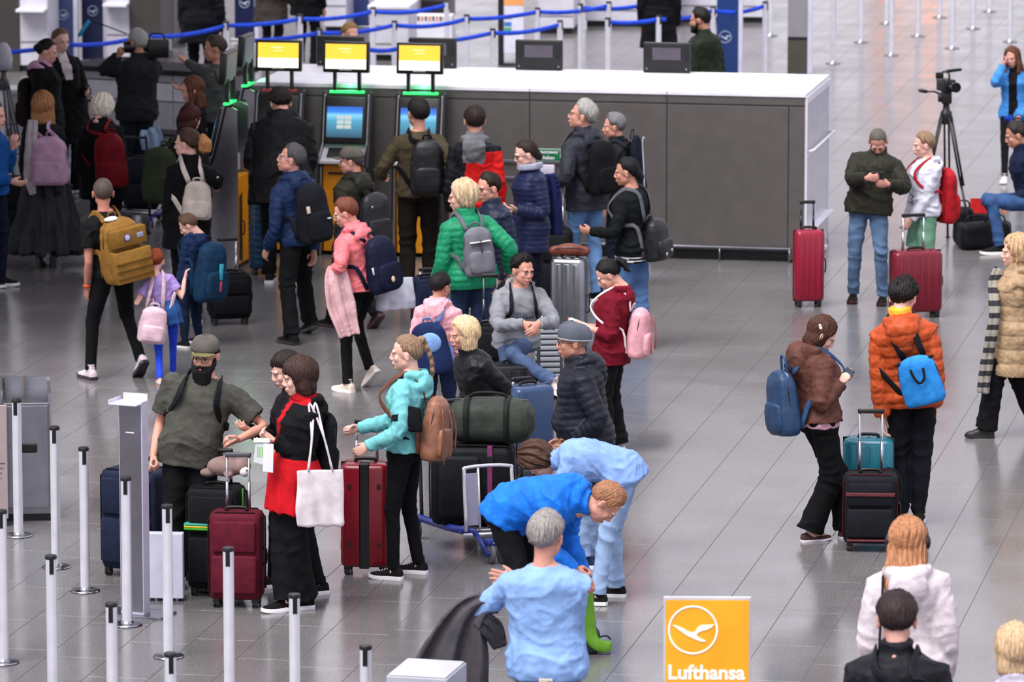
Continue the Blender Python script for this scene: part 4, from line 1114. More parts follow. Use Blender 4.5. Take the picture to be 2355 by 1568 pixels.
# ---------------------------------------------------------------- bags worn by people
def bag_root(g, base_local, name, label, cat, group=None):
    return thing(name, label, cat, g.world(base_local), R(g.yaw), group)
def chest_e(g): return {'tee': .016, 'shirt': .016, 'sweater': .024, 'hoodie': .03, 'jacket': .034, 'puffer': .045, 'coat': .038}.get(g.top.get('kind', 'jacket'), .03)
def depth_at(g, t):
    B = BODY[g.sex]; ts = [b[0] for b in B]; return np.interp(t, ts, [b[2] for b in B])*(.4+.6*g.w), np.interp(t, ts, [b[3] for b in B]), np.interp(t, ts, [b[1] for b in B])
def backpack(g, label, color, W=.30, Hh=.44, D=.16, top=.46, kind='cloth', strap=None, pocket=True, pcolor=None, sh=(0, 0), straps=(1, 1), details=(), roll=0., handle=True, soft=.8, swell=1.0, name='backpack', out=.0, cat='backpack', sw=1.0):
    k = g.k; e_ = chest_e(g); kk = 1.0   # bag sizes are real metres
    bz = top-Hh/k*.97
    c, M = g.fr((top+bz)/2)
    hood = .05 if g.top.get('hood') else 0
    dB, fo, _ = depth_at(g, .34); yb = (dB-fo+e_)*k-.004+out
    org = c+M[:, 0]*sh[0]+M[:, 1]*yb+M[:, 2]*sh[1]
    Mr = M @ roty(R(roll)); base = org-Mr[:, 2]*Hh/2
    e = bag_root(g, base, name, label, cat); m = mat(color, kind); sm = mat(strap or color, 'nylon')
    tw = lambda v: (np.asarray(v, float) @ Mr.T)+(org-base)
    zs = np.array([-.5, -.47, -.40, -.2, .05, .25, .38, .46, .5])*Hh; wf = [.80, .93, 1, 1.0, .98, .94, .84, .62, .30]; df = [.7, .92, 1.0*swell, 1.05*swell, .95, .86, .74, .5, .22]
    rings = []
    for z, a, b in zip(zs, wf, df):
        ring = []
        for j in range(28):
            an = 2*math.pi*j/28; cx, sy = math.cos(an), math.sin(an)
            cx = math.copysign(abs(cx)**soft*.98, cx); sy = math.copysign(abs(sy)**soft, sy)
            ring.append((cx*W/2*a, D/2+sy*D/2*b, z))
        rings.append(ring)
    v, f = skin_rings(rings); P = [(v, f)]
    if pocket:
        zs2 = np.array([-.44, -.40, -.3, -.12, -.02, .02])*Hh; rings = []
        for z, a in zip(zs2, [.7, .9, 1, 1, .9, .6]):
            rings.append([(math.copysign(abs(math.cos(an))**.6, math.cos(an))*W*.40*a, D*.92+.035*a*math.copysign(abs(math.sin(an))**.6, math.sin(an)), z) for an in np.linspace(0, 2*math.pi, 25)[:-1]])
        pk = skin_rings(rings)
    v, fl, nor = remesh(P, .0095, 1); v = v+nor*(wob(v, 18, 2)*.004+wob(v, 45, 5)*.0015)[:, None]
    me = raw_mesh('bag_body', tw(v), fl); me.materials.append(m); link('bag_body', me, e)
    if pocket:
        v, fl, nor = remesh([pk], .008, 1); v = v+nor*(wob(v, 25, 4)*.003)[:, None]
        me = raw_mesh('pocket', tw(v), fl); me.materials.append(mat(pcolor or color, kind)); link('pocket', me, e)
    # zip line over the top
    q = Geo(); q.add((tw(tube(bend([(-W*.47, D*.55, -.05*Hh), (-W*.45, D*.6, .25*Hh), (-W*.25, D*.62, .445*Hh), (W*.25, D*.62, .445*Hh), (W*.45, D*.6, .25*Hh), (W*.47, D*.55, -.05*Hh)], 4), .0035, 5)[0]), tube(bend([(0, 0, i) for i in range(6)], 4), .0035, 5)[1]))
    q.build('zip', mat('1a1a1c', 'plastic'), e)
    if handle:
        tv, tf = tube(bend([(-.035, .02, Hh*.46), (-.03, .03, Hh*.56), (.03, .03, Hh*.56), (.035, .02, Hh*.46)], 3), [(.009, .004)]*10, 6); q = Geo(); q.add((tw(tv), tf)); q.build('handle', sm, e, 'all')
    toL = lambda p: np.asarray(p, float)-base
    for s, on in ((1, straps[0]), (-1, straps[1])):
        if not on: continue
        ee = e_*1.0+.010/k; dd = lambda t: depth_at(g, t)
        pts = []
        pts.append(org+Mr @ V3(s*.07, .02, Hh*.44))
        pts.append(g.at(s*.078, -(dd(.44)[0]-dd(.44)[1]+ee*.9), .445))
        pts.append(g.at(s*.088, -.035, .478+ee*.75)); pts.append(g.at(s*.094, .03, .472+ee*.7))
        pts.append(g.at(s*.100, dd(.41)[0]+dd(.41)[1]+ee*.85, .415)); pts.append(g.at(s*.108, (dd(.33)[0]+dd(.33)[1])*.98+ee, .33))
        pts.append(g.at(s*.140, dd(.24)[0]*.62+ee, .24)); pts.append(g.at(s*(dd(.20)[2]+ee*.95), .0, .19))
        pts.append(g.at(s*(dd(.17)[2]*.80+ee*.8), -(dd(.2)[0]*.75+ee), .16)); pts.append(org+Mr @ V3(s*W*.42, .02, -Hh*.40))
        P_ = bend(pts, 3); n_ = len(P_)
        # strap width lies along the body: orient with the outward normal
        tv = strap_ribbon(P_, g, (.023 if g.k > .97 else .017)*sw, .005); q = Geo(); q.add((toL(tv[0]), tv[1])); q.build('strap', sm, e, 'all')
    for dt in details:
        shape, args, mm = dt[0], dt[1], dt[2]
        q = Geo(); v, f = {'box': lambda a: rbox(*a, .004, 2), 'ell': lambda a: ell(a[:3], a[3:]), 'tube': lambda a: tube(bend(a[0], 4), a[1], 8)}[shape](args)
        q.add((tw(v), f)); q.build(dt[3] if len(dt) > 3 else 'trim', mm, e, 'all')
    return e
def strap_ribbon(P_, g, hw, ht):
    cen = np.array([g.fr(t)[0] for t in np.linspace(.1, .5, 9)]); rings = []; m = len(P_)
    for i, p in enumerate(P_):
        t = unit(P_[min(i+1, m-1)]-P_[max(i-1, 0)]); c = cen[np.argmin(np.linalg.norm(cen-p, axis=1))]
        nr = unit(p-c+V3(0, 0, .02)); nr = unit(nr-t*np.dot(nr, t)); w_ = np.cross(t, nr)
        rings.append([p+w_*hw*a+nr*ht*b for a, b in ((1, -.6), (1, .6), (.6, 1), (-.6, 1), (-1, .6), (-1, -.6), (-.6, -1), (.6, -1))])
    return skin_rings(rings)
def tote(g, s, label, color, W, Hh, zc, lf=(0, 0), kind='cloth', name='tote_bag', strap=None, yaw=0., thick=.05, strapped=True, cat='bag'):
    """cloth bag hanging from shoulder s; zc = height of its middle, lf its place beside the body (metres, root local)"""
    c = lfu(lf[0], lf[1], zc); base = c-V3(0, 0, Hh/2); e = bag_root(g, base, name, label, cat)
    Mz = rotz(R(yaw)); rings = []
    for z, a, b in ((-.5, .93, .5), (-.46, .99, .9), (-.2, 1, 1.0), (.1, .98, .8), (.35, .97, .5), (.5, .97, .25)):
        rings.append([(math.copysign(abs(math.cos(an))**.5, math.cos(an))*W/2*a, math.copysign(abs(math.sin(an))**.7, math.sin(an))*thick/2*b, z*Hh) for an in np.linspace(0, 2*math.pi, 33)[:-1]])
    v, fl, nor = remesh([skin_rings(rings)], .008, 1)
    v = v+nor*((np.sin(v[:, 0]*60+wob(v, 8)*3)*.004*(.6-v[:, 2]/Hh)+wob(v, 14, 3)*.005))[:, None]
    v = v @ Mz.T+(c-base); me = raw_mesh('bag_body', v, fl); me.materials.append(mat(color, kind)); link('bag_body', me, e, None)
    if strapped:
        t0 = g.at(s*.150, .0, .450+chest_e(g)*1.6)
        for q in (1, -1):
            a = c+Mz @ V3(W*.25, q*.012, Hh*.48); b = c+Mz @ V3(-W*.25, q*.012, Hh*.48)
            pts = bend([a, (a+t0)/2+V3(s*.03, 0, 0), t0+V3(0, -.02*q, 0), (b+t0)/2+V3(s*.03, 0, 0), b], 5)
            tv, tf = tube(pts, .0075, 8); gg = Geo(); gg.add((tv-base, tf)); gg.build('strap', mat(strap or color, kind), e, 'all')
    return e
def phone(g, s, label, col='15151a', tilt=35):
    M3, w_ = g.handM[s]; x, y = M3[:, 0], M3[:, 1]; z = np.cross(x, y); pn = z if s > 0 else -z   # palm side
    c = w_+x*.085*g.k+pn*.026+y*.01; e = thing('phone', label, 'phone', g.world(c), R(g.yaw)); Mw = np.array([y, x, -pn]).T
    v, f = rbox(-.037, .037, -.075, .075, -.005, .005, .008); q = Geo(); q.add((v @ Mw.T, f)); q.build('case', mat(col, 'plastic'), e, 'all')
    v, f = box(-.033, .033, -.07, .07, -.0062, -.005); q = Geo(); q.add((v @ Mw.T, f)); q.build('screen', mat('0a0c12', 'glossy'), e)
    return e
def cloth_drape(name, label, cat, world_pts, widths, color, kind='cloth', thick=.02, up=(0, 1, 0), seed=0, fold=.02, par=None, mats=None, vox=.011):
    """hanging cloth: thick folded sheet following a line of world points"""
    base = Vector(world_pts[-1]); W0 = [np.array(p)-np.array(base) for p in world_pts]
    P_ = bend(W0, 4); n = len(P_); wd = np.interp(np.linspace(0, len(widths)-1, n), range(len(widths)), widths); rings = []
    for i, p in enumerate(P_):
        t = unit(P_[min(i+1, n-1)]-P_[max(i-1, 0)]); a = unit(np.cross(np.array(up, float), t)); b = np.cross(t, a)
        rings.append([p+a*wd[i]*u_+b*(thick*v_+fold*math.sin(u_*7+seed+i*.12)+fold*.4*math.sin(u_*15+seed*2)) for u_, v_ in [(x, .5) for x in np.linspace(-1, 1, 18)]+[(x, -.5) for x in np.linspace(1, -1, 18)]])
    v, fl, nor = remesh([skin_rings(rings)], vox, 1); v = v+nor*(wob(v, 20, seed)*.004)[:, None]
    o_ = raw_mesh(name, v, fl); o_.materials.append(mat(color, kind)); o = link(name, o_, par); 
    if par is None: o.location = base; tag(o, label, cat)
    else: o.location = base-par.location
    return o
# ---------------------------------------------------------------- signs, bin, stands in front
def emblem(par, M, r_, m):
    """ring with a stylised flying crane"""
    g = Geo(); ring = [(r_*math.cos(a), 0, r_*math.sin(a)) for a in np.linspace(0, 2*math.pi, 49)]
    g.add(tube(ring, [(r_*.045, .002)]*49, 6, cap=False, up=(0, 1, 0)))
    def poly(pts):
        return skin_rings([[(x*r_, -.002, z*r_) for x, z in pts], [(x*r_, .002, z*r_) for x, z in pts]])
    up_ = [(-.86, .20), (-.70, .20), (-.42, .08), (-.18, -.06), (-.02, -.10), (.10, -.04), (.20, .12), (.34, .22), (.88, .24), (.78, .12), (.58, .02), (.30, -.06), (.14, -.18), (.22, -.30), (.52, -.44), (.50, -.50), (.30, -.48), (.02, -.36), (-.24, -.24)]
    g.add(poly(up_)); return g.build('emblem', m, par, None, M)
def lh_sign():
    p = G(1627, 1372, 1.45); Yy = p.y; w = 202/2355*36/36/ (FPX/W_)*Yy*1.0
    w = (atY(1728, 1400, Yy).x-atY(1526, 1400, Yy).x)
    e = thing('poster_stand', 'yellow airline poster stand with white crane emblem at the bottom of the picture', 'sign', (p.x, p.y, 0), R(-1))
    g = Geo(); g.add(rbox(-w/2, w/2, -.015, .02, .55, 1.45, .006, 2)); g.build('frame', mat('b9b9c6', 'plastic', .35), e)
    g = Geo(); g.add(box(-w/2+.012, w/2-.012, -.018, -.014, .56, 1.435)); g.build('poster', mat('f6a81e', 'plastic', .5), e)
    wm = mat('fff3ea', 'plastic', .5)
    emblem(e, RT((-w/2+.182*w/.54, -.020, 1.45-.205*w/.54)), .148*w/.54, wm)
    me = text_mesh('Lufthansa', .125*w/.54, bold=.0035); me.materials.append(wm); link('lettering', me, e, None, RT((-.005, -.0185, 1.45-.475*w/.54), rx=90))
    g = Geo(); g.add(tube([(0, 0, .02), (0, 0, .56)], .02, 12)); g.build('post', STEEL_L, e, 'all')
    g = Geo(); g.add(rbox(-.2, .2, -.2, .2, 0, .02, .03)); g.build('base', STEEL_L, e)
lh_sign()
def sign_stand():
    p = G(312, 1412); e = thing('sign_stand', 'tall narrow grey sign stand with a white box on its side', 'sign', p, R(-22))
    sc = (atY(322, 1400, p.y).x-atY(275, 1400, p.y).x)
    g = Geo(); g.add(rbox(-.085, .085, -.05, .05, .0, 1.43, .006, 2)); g.build('column', mat('c2c2d4', 'plastic', .3), e)
    g = Geo(); g.add(box(-.078, .078, -.053, -.049, .03, 1.40)); g.build('face_panel', mat('8c8a92', 'metal', .35), e)
    g = Geo(); g.add(rbox(-.12, .085, -.13, .05, 1.41, 1.425, .01)); g.add(box(-.09, .085, .035, .05, 1.42, 1.47)); g.add(box(-.12, -.11, -.13, .05, 1.42, 1.445)); g.build('tray', mat('c8c8d6', 'plastic', .3), e)
    g = Geo(); g.add(box(-.03, .03, -.056, -.052, 1.22, 1.228)); g.build('label_line', WHITE, e)
    g = Geo(); g.add(rbox(-.2, .24, -.12, .14, 0, .012, .02)); g.build('base', STEEL, e)
    q = G(384, 1380); b = thing('white_box', 'blank white box panel attached right of the tall grey sign stand', 'box', q, R(-4))
    g = Geo(); g.add(rbox(-.125, .115, -.04, .04, .02, .46, .008, 2)); g.build('panel', mat('d6d8ea', 'plastic', .35), b)
    g = Geo(); g.add(box(-.133, -.124, -.045, .045, .03, .47)); g.build('edge', mat('8c8c98', 'plastic'), b)
    for s in (1, -1): g = Geo(); g.add(tube([(s*.07, 0, 0), (s*.07, 0, .04)], .012, 8)); g.build('foot', STEEL, b)
sign_stand()
def steel_bin():
    p = G(72, 1198); e = thing('waste_station', 'brushed steel recycling bin station at the left edge behind the barrier posts', 'bin', p, R(6))
    st = mat('8b8d93', 'metal', .38)
    g = Geo(); g.add(rbox(-.19, .15, 0, .62, .05, .86, .01)); g.build('body', st, e)
    g = Geo(); g.add(box(-.19, .15, .01, .6, 0, .05)); g.build('plinth', mat('3a3a3e', 'metal', .4), e)
    g = Geo(); g.add(rbox(-.17, .13, -.008, .002, .10, .84, .006)); g.build('door', mat('9a9ca4', 'metal', .3), e)
    g = Geo(); g.add(rbox(-.06, .05, -.016, -.004, .50, .57, .02)); g.build('door_handle', BLACK, e)
    g = Geo(); g.add(box(.135, .155, .0, .62, .05, .93)); g.add(box(-.2, .155, .60, .62, .86, .95)); g.add(box(-.205, -.19, 0, .62, .86, .95)); g.build('rim', mat('b4b4bc', 'metal', .3), e)
    for x, h in ((-.12, .90), (.02, .89)):
        g = Geo(); g.add(skin_rings([[(x-.05, .05, .86), (x-.05, .6, .86), (x-.05, .6, .96)], [(x-.04, .05, .86), (x-.04, .6, .86), (x-.04, .6, .96)]])); g.build('divider', mat('4a3c36', 'plastic'), e)
    q = thing('advert_stand', 'beige printed panel standing at the far left edge beside the steel bin', 'panel', G(0, 1210), R(8))
    g = Geo(); g.add(rbox(-.35, .06, -.03, .0, .06, .88, .006)); g.build('board', mat('a39494', 'plastic', .5), q)
    g = Geo(); g.add(box(-.33, .05, 0, .5, .0, .10)); g.add(box(-.33, .05, 0, .5, .1, .8)); g.build('body', mat('5c5356', 'plastic', .5), q)
    g = Geo(); g.add(skin_rings([[(-.35, .0, .88), (-.35, .5, .98), (-.35, .5, .88)], [(-.02, .0, .88), (-.02, .5, .98), (-.02, .5, .88)]])); g.build('lid', mat('7b4a38', 'plastic'), q)
    g = Geo()
    for i in range(5): g.add(box(-.30, .04-.01*i, -.033, -.030, .46-i*.035, .466-i*.035))
    g.build('printed_line', mat('6a6066'), q)
steel_bin()
g = Geo(); q = G(960, 1556, 1.05); e = thing('info_column', 'corner of a pale grey column top at the bottom edge', 'column', (q.x, q.y, 0), R(-14))
g.add(rbox(-.17, .17, -.02, .40, 0, 1.05, .01)); g.build('column', mat('a9a9b4', 'plastic', .35), e); g = Geo(); g.add(rbox(-.16, .16, -.01, .39, 1.05, 1.06, .01)); g.build('top_plate', mat('c4c4cc', 'plastic', .3), e)

# ---------------------------------------------------------------- check-in area at the back
def blue_board(px0, px1, pytop, pybase, label, col='1c3566', logo=None, zt=None, base=None):
    p = G((px0+px1)/2, pybase); w = atY(px1, 100, p.y).x-atY(px0, 100, p.y).x; h = zt or 2.1
    e = thing('advert_board', label, 'sign', p, R(-6))
    g = Geo(); g.add(rbox(-w/2, w/2, -.05, .05, .03, h, .01)); g.build('board', mat(col, 'plastic', .35), e)
    g = Geo(); g.add(rbox(-w/2-.05, w/2+.05, -.15, .15, 0, .03, .01)); g.build('base', STEEL_L, e)
    for s in (1,): g = Geo(); g.add(box(s*(w/2+.001), s*(w/2+.05), -.055, .055, .03, h)); g.build('edge_trim', mat('c8c8da', 'plastic'), e)
    if logo:
        c = atY(*logo[:2], p.y-.06); r_ = (atY(logo[0]+logo[2], logo[1], p.y).x-c.x); emblem(e, RT((c.x-p.x, -.056, c.z)), r_, mat('c8d4e8', 'plastic'))
    return e
blue_board(1648, 1698, 0, 190, 'dark blue airline board with round emblem behind the service wall', '1c3870', (1669, 85, 13), zt=2.4)
blue_board(122, 172, 0, 150, 'slate blue board with round emblem, first from the left', '34426c', (146, 34, 12), zt=2.4)
blue_board(190, 240, 0, 140, 'navy blue board with round emblem, second from the left', '141c44', (214, 25, 12), zt=2.4)
blue_board(541, 587, 0, 92, 'navy blue board between the queue posts at the top', '0e1440', (563, 6, 12), zt=2.2)
blue_board(803, 850, 0, 62, 'muted blue board behind the belts, top centre', '3e4c86', None, zt=1.4)
blue_board(868, 912, 0, 58, 'second muted blue board behind the belts, top centre', '46548c', None, zt=1.4)
def grey_board():
    p = G(1834, 168); w = atY(1857, 100, p.y).x-atY(1811, 100, p.y).x; e = thing('advert_board', 'tall grey board with a dark lower part right of the blue board', 'sign', p, R(-6))
    z = atY(1834, 85, p.y).z
    g = Geo(); g.add(rbox(-w/2, w/2, -.03, .03, z, 2.2, .006)); g.build('board', mat('8d8b92', 'plastic'), e)
    g = Geo(); g.add(rbox(-w/2, w/2, -.03, .03, 0, z-.02, .006)); g.build('lower_panel', mat('4a4840', 'plastic'), e)
    g = Geo(); g.add(box(-w/2, w/2, -.035, .03, z-.03, z)); g.build('band', BLACK, e)
    g = Geo(); g.add(box(w/2, w/2+.06, -.05, .05, 0, 2.2)); g.build('edge_trim', mat('c8c8da', 'plastic'), e)
grey_board()
def queue_sign():
    p = G(1180, 150); w = atY(1205, 60, p.y).x-atY(1155, 60, p.y).x; z0 = atY(1180, 122, p.y).z
    e = thing('queue_sign', 'white queue information sign with orange top strip behind the counter', 'sign', p, R(-6))
    g = Geo(); g.add(rbox(-w/2, w/2, -.03, .03, z0, 2.0, .006)); g.build('board', mat('d9d9ea', 'plastic', .4), e)
    g = Geo(); g.add(box(-w/2, w/2, -.033, -.03, atY(1180, 12, p.y).z, 2.0)); g.build('top_strip', mat('e8a060', 'plastic'), e)
    for y, c in ((38, 'e05070'), (55, '4078c0'), (68, '50a070')):
        a = atY(1160, y-5, p.y); b = atY(1177, y+5, p.y); g = Geo(); g.add(box(a.x-p.x, b.x-p.x, -.034, -.03, b.z, a.z)); g.build('symbol', mat(c, 'plastic'), e)
    g = Geo(); g.add(box(-w/2-.05, -w/2+.02, -.04, .04, 0, 2.0)); g.add(box(-w/2, w/2+.3, -.1, .1, 0, .03)); g.build('post', mat('1a1a20', 'plastic'), e)
queue_sign()
def desk(px0, px1, pybase, h, label, col='c9c7d2', shelf=True, dark=None, depth=.9, yaw=None, darkside='r'):
    """check-in desk: worktop block, front panel and low shelf"""
    a = G(px0, pybase); b = G(px1, pybase); w = b.x-a.x; e = thing('check_in_desk', label, 'desk', (a+b)/2, R(-6) if yaw is None else R(yaw), 'check-in desks at the back')
    g = Geo(); g.add(rbox(-w/2, w/2, 0, depth, .08, h-.05, .01)); g.build('body', mat(col, 'plastic', .4), e)
    g = Geo(); g.add(rbox(-w/2-.02, w/2+.02, -.05, depth, h-.05, h, .015)); g.build('worktop', mat('dcdbe6', 'plastic', .35), e)
    g = Geo(); g.add(box(-w/2+.02, w/2-.02, .03, depth-.05, 0, .08)); g.build('plinth', BLACK, e)
    g = Geo()
    for q in (.3, .62): g.add(box(-w/2+.01, w/2-.01, -.008, 0, h*q, h*q+.012))
    g.build('groove', mat('6a6870', 'plastic'), e)
    if shelf: g = Geo(); g.add(rbox(-w/2, w/2, -.25, .0, h*.62, h*.62+.04, .01)); g.build('shelf', mat('e2e1ec', 'plastic', .35), e)
    if dark:
        g = Geo(); x0, x1 = (w/2, w/2+dark) if darkside == 'r' else (-w/2-dark, -w/2); g.add(rbox(x0, x1, -.02, depth, 0, h*.85, .01)); g.build('side_cabinet', mat('3c3836', 'plastic', .5), e)
    return e
desk(46, 112, 165, 1.25, 'white check-in desk at the top left corner', dark=.8, darkside='l')
desk(245, 300, 145, 1.2, 'white check-in desk right of the second blue board', dark=.4)
desk(400, 430, 100, 1.2, 'narrow white desk behind the cameraman', shelf=False)
desk(332, 400, 112, 1.05, 'dark grey check-in desk behind the cameraman', col='3c3836', shelf=False)
desk(745, 797, 75, 1.2, 'white desk beside the muted blue boards', shelf=False)
desk(915, 958, 70, 1.3, 'white desk left of the striped box', shelf=False)
desk(1238, 1320, 78, .8, 'low white baggage belt desk at top centre', shelf=False, depth=1.0)
desk(1345, 1560, 62, .75, 'long white baggage belt desk behind the tall posts', shelf=False, depth=1.0)
desk(1560, 1760, 52, .75, 'long pale baggage belt desk at the top right of the wall', shelf=False, depth=1.0)
desk(850, 940, 140, .72, 'low white drawer unit between the black displays', shelf=False)
desk(10, 60, 420, 1.0, 'white pedestal at the left edge', shelf=False, depth=.4)
def striped_box():
    p = G(1000, 92); e = thing('striped_box', 'white box with an orange and black hazard strip', 'box', p, R(-6))
    g = Geo(); g.add(rbox(-.24, .24, -.1, .2, 0, .34, .01)); g.build('body', mat('dcdce6', 'plastic'), e)
    for i in range(9): g = Geo(); g.add(box(-.22+i*.05, -.22+i*.05+.025, -.106, -.1, .27, .33)); g.build('stripe', mat('e07820' if i % 2 else '3a2a20', 'plastic'), e)
striped_box()
desk(962, 1030, 62, 1.2, 'dark desk front behind the striped box', col='2c2624', shelf=False)
def low_counter():
    a = G(160, 300); b = G(520, 322); w = (b-a).length; e = thing('low_counter', 'low grey counter with a dark top edge behind the cameraman', 'counter', a, math.atan2(b.y-a.y, b.x-a.x))
    h = atY(160, 148, a.y).z
    for i, (z0, z1, c) in enumerate(((.08, h*.52, 'a3a1a8'), (h*.53, h*.80, 'b3b1b8'), (h*.81, h-.06, '98969e'))):
        for j in range(3): g = Geo(); g.add(rbox(w*j/3+.004, w*(j+1)/3-.004, 0, .03, z0, z1-.006, .003, 2)); g.build('panel', mat(c, 'metal' if i == 1 else 'plastic', .4), e)
    g = Geo(); g.add(box(0.005, w-.005, .03, .7, .02, h-.06)); g.build('body', mat('56545a', 'plastic'), e)
    g = Geo(); g.add(rbox(-.02, w+.02, -.04, .75, h-.06, h, .01)); g.build('worktop', mat('2c2a2e', 'cloth', .9), e)
low_counter()
# ================================================================ the travellers
C = lambda c: mat(c, 'cloth')
NY = lambda c: mat(c, 'nylon')
PF = lambda c: mat(c, 'puffer')
BLK = '0d0d10'
PINKSK, WARM, TAN, PALE = 'd9a392', 'cf9684', 'bf8872', 'e0b0a0'
g1 = person('bearded', 'bearded man in an olive grey tee and grey cap holding two suitcase handles', dict(sex='m', yaw=-6, build=1.25, feet=[(478, 1350), (405, 1354)], top=(474, 778), head=(-10, 8, 3), skin=WARM,
    hair=dict(style='short'), haircol='1a1412', browcol='14100e', beard=('0c0a0a', .19, .060), glasses='6a6258', hat=('cap', C('5f5a56'), C('6a6a48'), 8),
    topwear=dict(kind='tee', mat=C('484842'), hem=-.12, belly=.05, r=(.082, .078, .06), to=.36), bare=True, bottom=dict(kind='chino', mat=C(BLK)),
    RH=('p', 352, 1050, -.05), LH=('p', 545, 1012, -.22), LP='grip', RP='grip', LE=(1, -.5, -.3), shoes=('sneaker', '151515', '3a3a3a', '222222')))
backpack(g1, 'black backpack worn by the bearded man, straps over the olive tee', '0e0e11', W=.34, Hh=.46, D=.16, strap='101014')
g2 = person('dark_bob', 'woman with short dark hair in a black jacket, half hidden behind the red dress', dict(sex='f', yaw=-62, feet=[(735, 1366), (628, 1350)], top=(645, 812), head=(-8, 18, 0), skin=PALE,
    hair=dict(style='fringe', t=.018, tb=.02), haircol='241a18', topwear=dict(kind='jacket', mat=NY('101013'), hem=-.08), bottom=dict(kind='slim', mat=C(BLK)), shoes=('sneaker', '141416', 'e8e6ec', 'c02050'),
    RH=('p', 575, 990, .0), RP='relax', hipoff=(0, -.02)))
g3 = person('red_dress', 'woman in a red dress and black hooded jacket holding boarding papers', dict(sex='f', yaw=-66, build=1.05, feet=[(700, 1400), (660, 1404)], top=(688, 830), head=(-14, 8, 0), skin=PALE,
    hair=dict(style='bobbangs', vol=.004), haircol='3c2824', inner=dict(kind='sweater', mat=C('a8101c'), ease=.0, collar=1.5, hem=-.02, r=(.055, .045, .034)),
    topwear=dict(kind='hoodie', mat=C('0f0f12'), hem=-.02, paint=[(lambda l, f, t, a, b: (abs(l) < .032) & (f > .06) & (t > -.1) & (a < 0) & (b < 0), C('b01420')), (lambda l, f, t, a, b: (t > .47) & (f > .0), C('b01420'))]),
    skirt=dict(hem=-.27, mat=C('b8121e'), name='dress', flare=.10, ease=.03, fold=.008, top=.1), bottom=dict(kind='wide', mat=C(BLK)), shoes=('sneaker', '0e0e10', 'e8e6ec', '111111'),
    LH=('p', 628, 1012, -.12), LP='hold', RH=('p', 640, 1030, .12)))
tote(g3, 1, 'white cotton tote bag hanging from the shoulder of the red dress woman', 'd6cdd2', .32, .38, .80, lf=(.30, -.06), yaw=78, strap='c8c0c6')
backpack(g3, 'black backpack on the back of the red dress woman', '131317', W=.28, Hh=.46, D=.12, top=.40, straps=(0, 0))
g4 = person('teal', 'woman with a blonde braid in a turquoise fleece and black leggings', dict(sex='f', yaw=-108, feet=[(905, 1332), (962, 1318)], top=(935, 780), head=(18, 2, 0), skin=PALE,
    hair=dict(style='braid', L=.30, bx=-.03), haircol='8a6f58', topwear=dict(kind='hoodie', mat=C('72bcc0'), ease=.022, hem=-.05, hood=1.1, paint=[(lambda l, f, t, a, b: (t > .475) & (f > .0), C('15151a')), (lambda l, f, t, a, b: (a > .13) & (a < .18) & (l > .17) & (abs(f) < .03), C('101418'))]),
    bottom=dict(kind='slim', mat=C('0c0d12'), fat=1.05), shoes=('sneaker', '141418', 'f0eef2', 'e8e8ea'), LH=('p', 845, 1028, -.2), RH=('p', 822, 985, .1), RP='grip', RT=(0, 0, 1), LE=(.3, -1, -.4)))
backpack(g4, 'brown leather rucksack with fringe cords on the turquoise fleece', '8a5c46', W=.30, Hh=.44, D=.17, top=.35, kind='leather', strap='6a4434', roll=-8, details=[('tube', ([(-.08, .16, .14), (-.09, .20, 0), (-.07, .21, -.14)], .006), mat('6a4032', 'leather'), 'cord'), ('tube', ([(.02, .17, .14), (.03, .21, .02), (.05, .21, -.2)], .006), mat('6a4032', 'leather'), 'cord'), ('tube', ([(.10, .15, .14), (.12, .18, 0), (.10, .20, -.24)], .007), mat('6a4032', 'leather'), 'cord')])
o = tote(g4, 1, 'small black pouch bag with pale lettering at the hip of the braided woman', '0e0f13', .22, .17, 1.13, lf=(.19, -.10), yaw=60, thick=.07, strapped=False, name='pouch')
g5 = person('blonde', 'older woman with blonde bob in a black jacket behind the luggage cart', dict(sex='f', yaw=-58, build=1.05, feet=[(1122, 1212), (1082, 1202)], top=(1078, 770), h=1.52, lean=26, head=(-8, 4, 0), skin=WARM,
    hair=dict(style='bob', vol=.010), haircol='dcc098', topwear=dict(kind='jacket', mat=PF('141418'), ease=.036, collar=1.2), bottom=dict(kind='jeans', mat=C(BLK)), shoes=('sneaker', '101012', '18181a', '111111'), hipoff=(.0, -.08), lip='b04850',
    LH=('p', 1110, 945, -.05), RH=('p', 1035, 950, -.1)))
g6 = person('pink_jacket', 'small person with black hair in a pale pink hooded jacket', dict(sex='c', yaw=165, feet=[(985, 1040), (1030, 1042)], top=(1016, 634), head=(-24, 10, 0), skin=TAN, build=1.12,
    hair=dict(style='short', t=.018, tb=.016), haircol='120e0e', topwear=dict(kind='puffer', mat=PF('e8a6b0'), hood=1.5, quilt=None, ease=.04), bottom=dict(kind='jeans', mat=C('1c2a48'))))
backpack(g6, 'navy and light blue sling bag on the back of the pink jacket', '18264c', W=.30, Hh=.40, D=.14, top=.34, strap='6c8cc8', straps=(0, 1), roll=12, pocket=False, details=[('ell', (-.02, .125, .05, .09, .03, .08), mat('7ea4dc', 'nylon'), 'patch')])
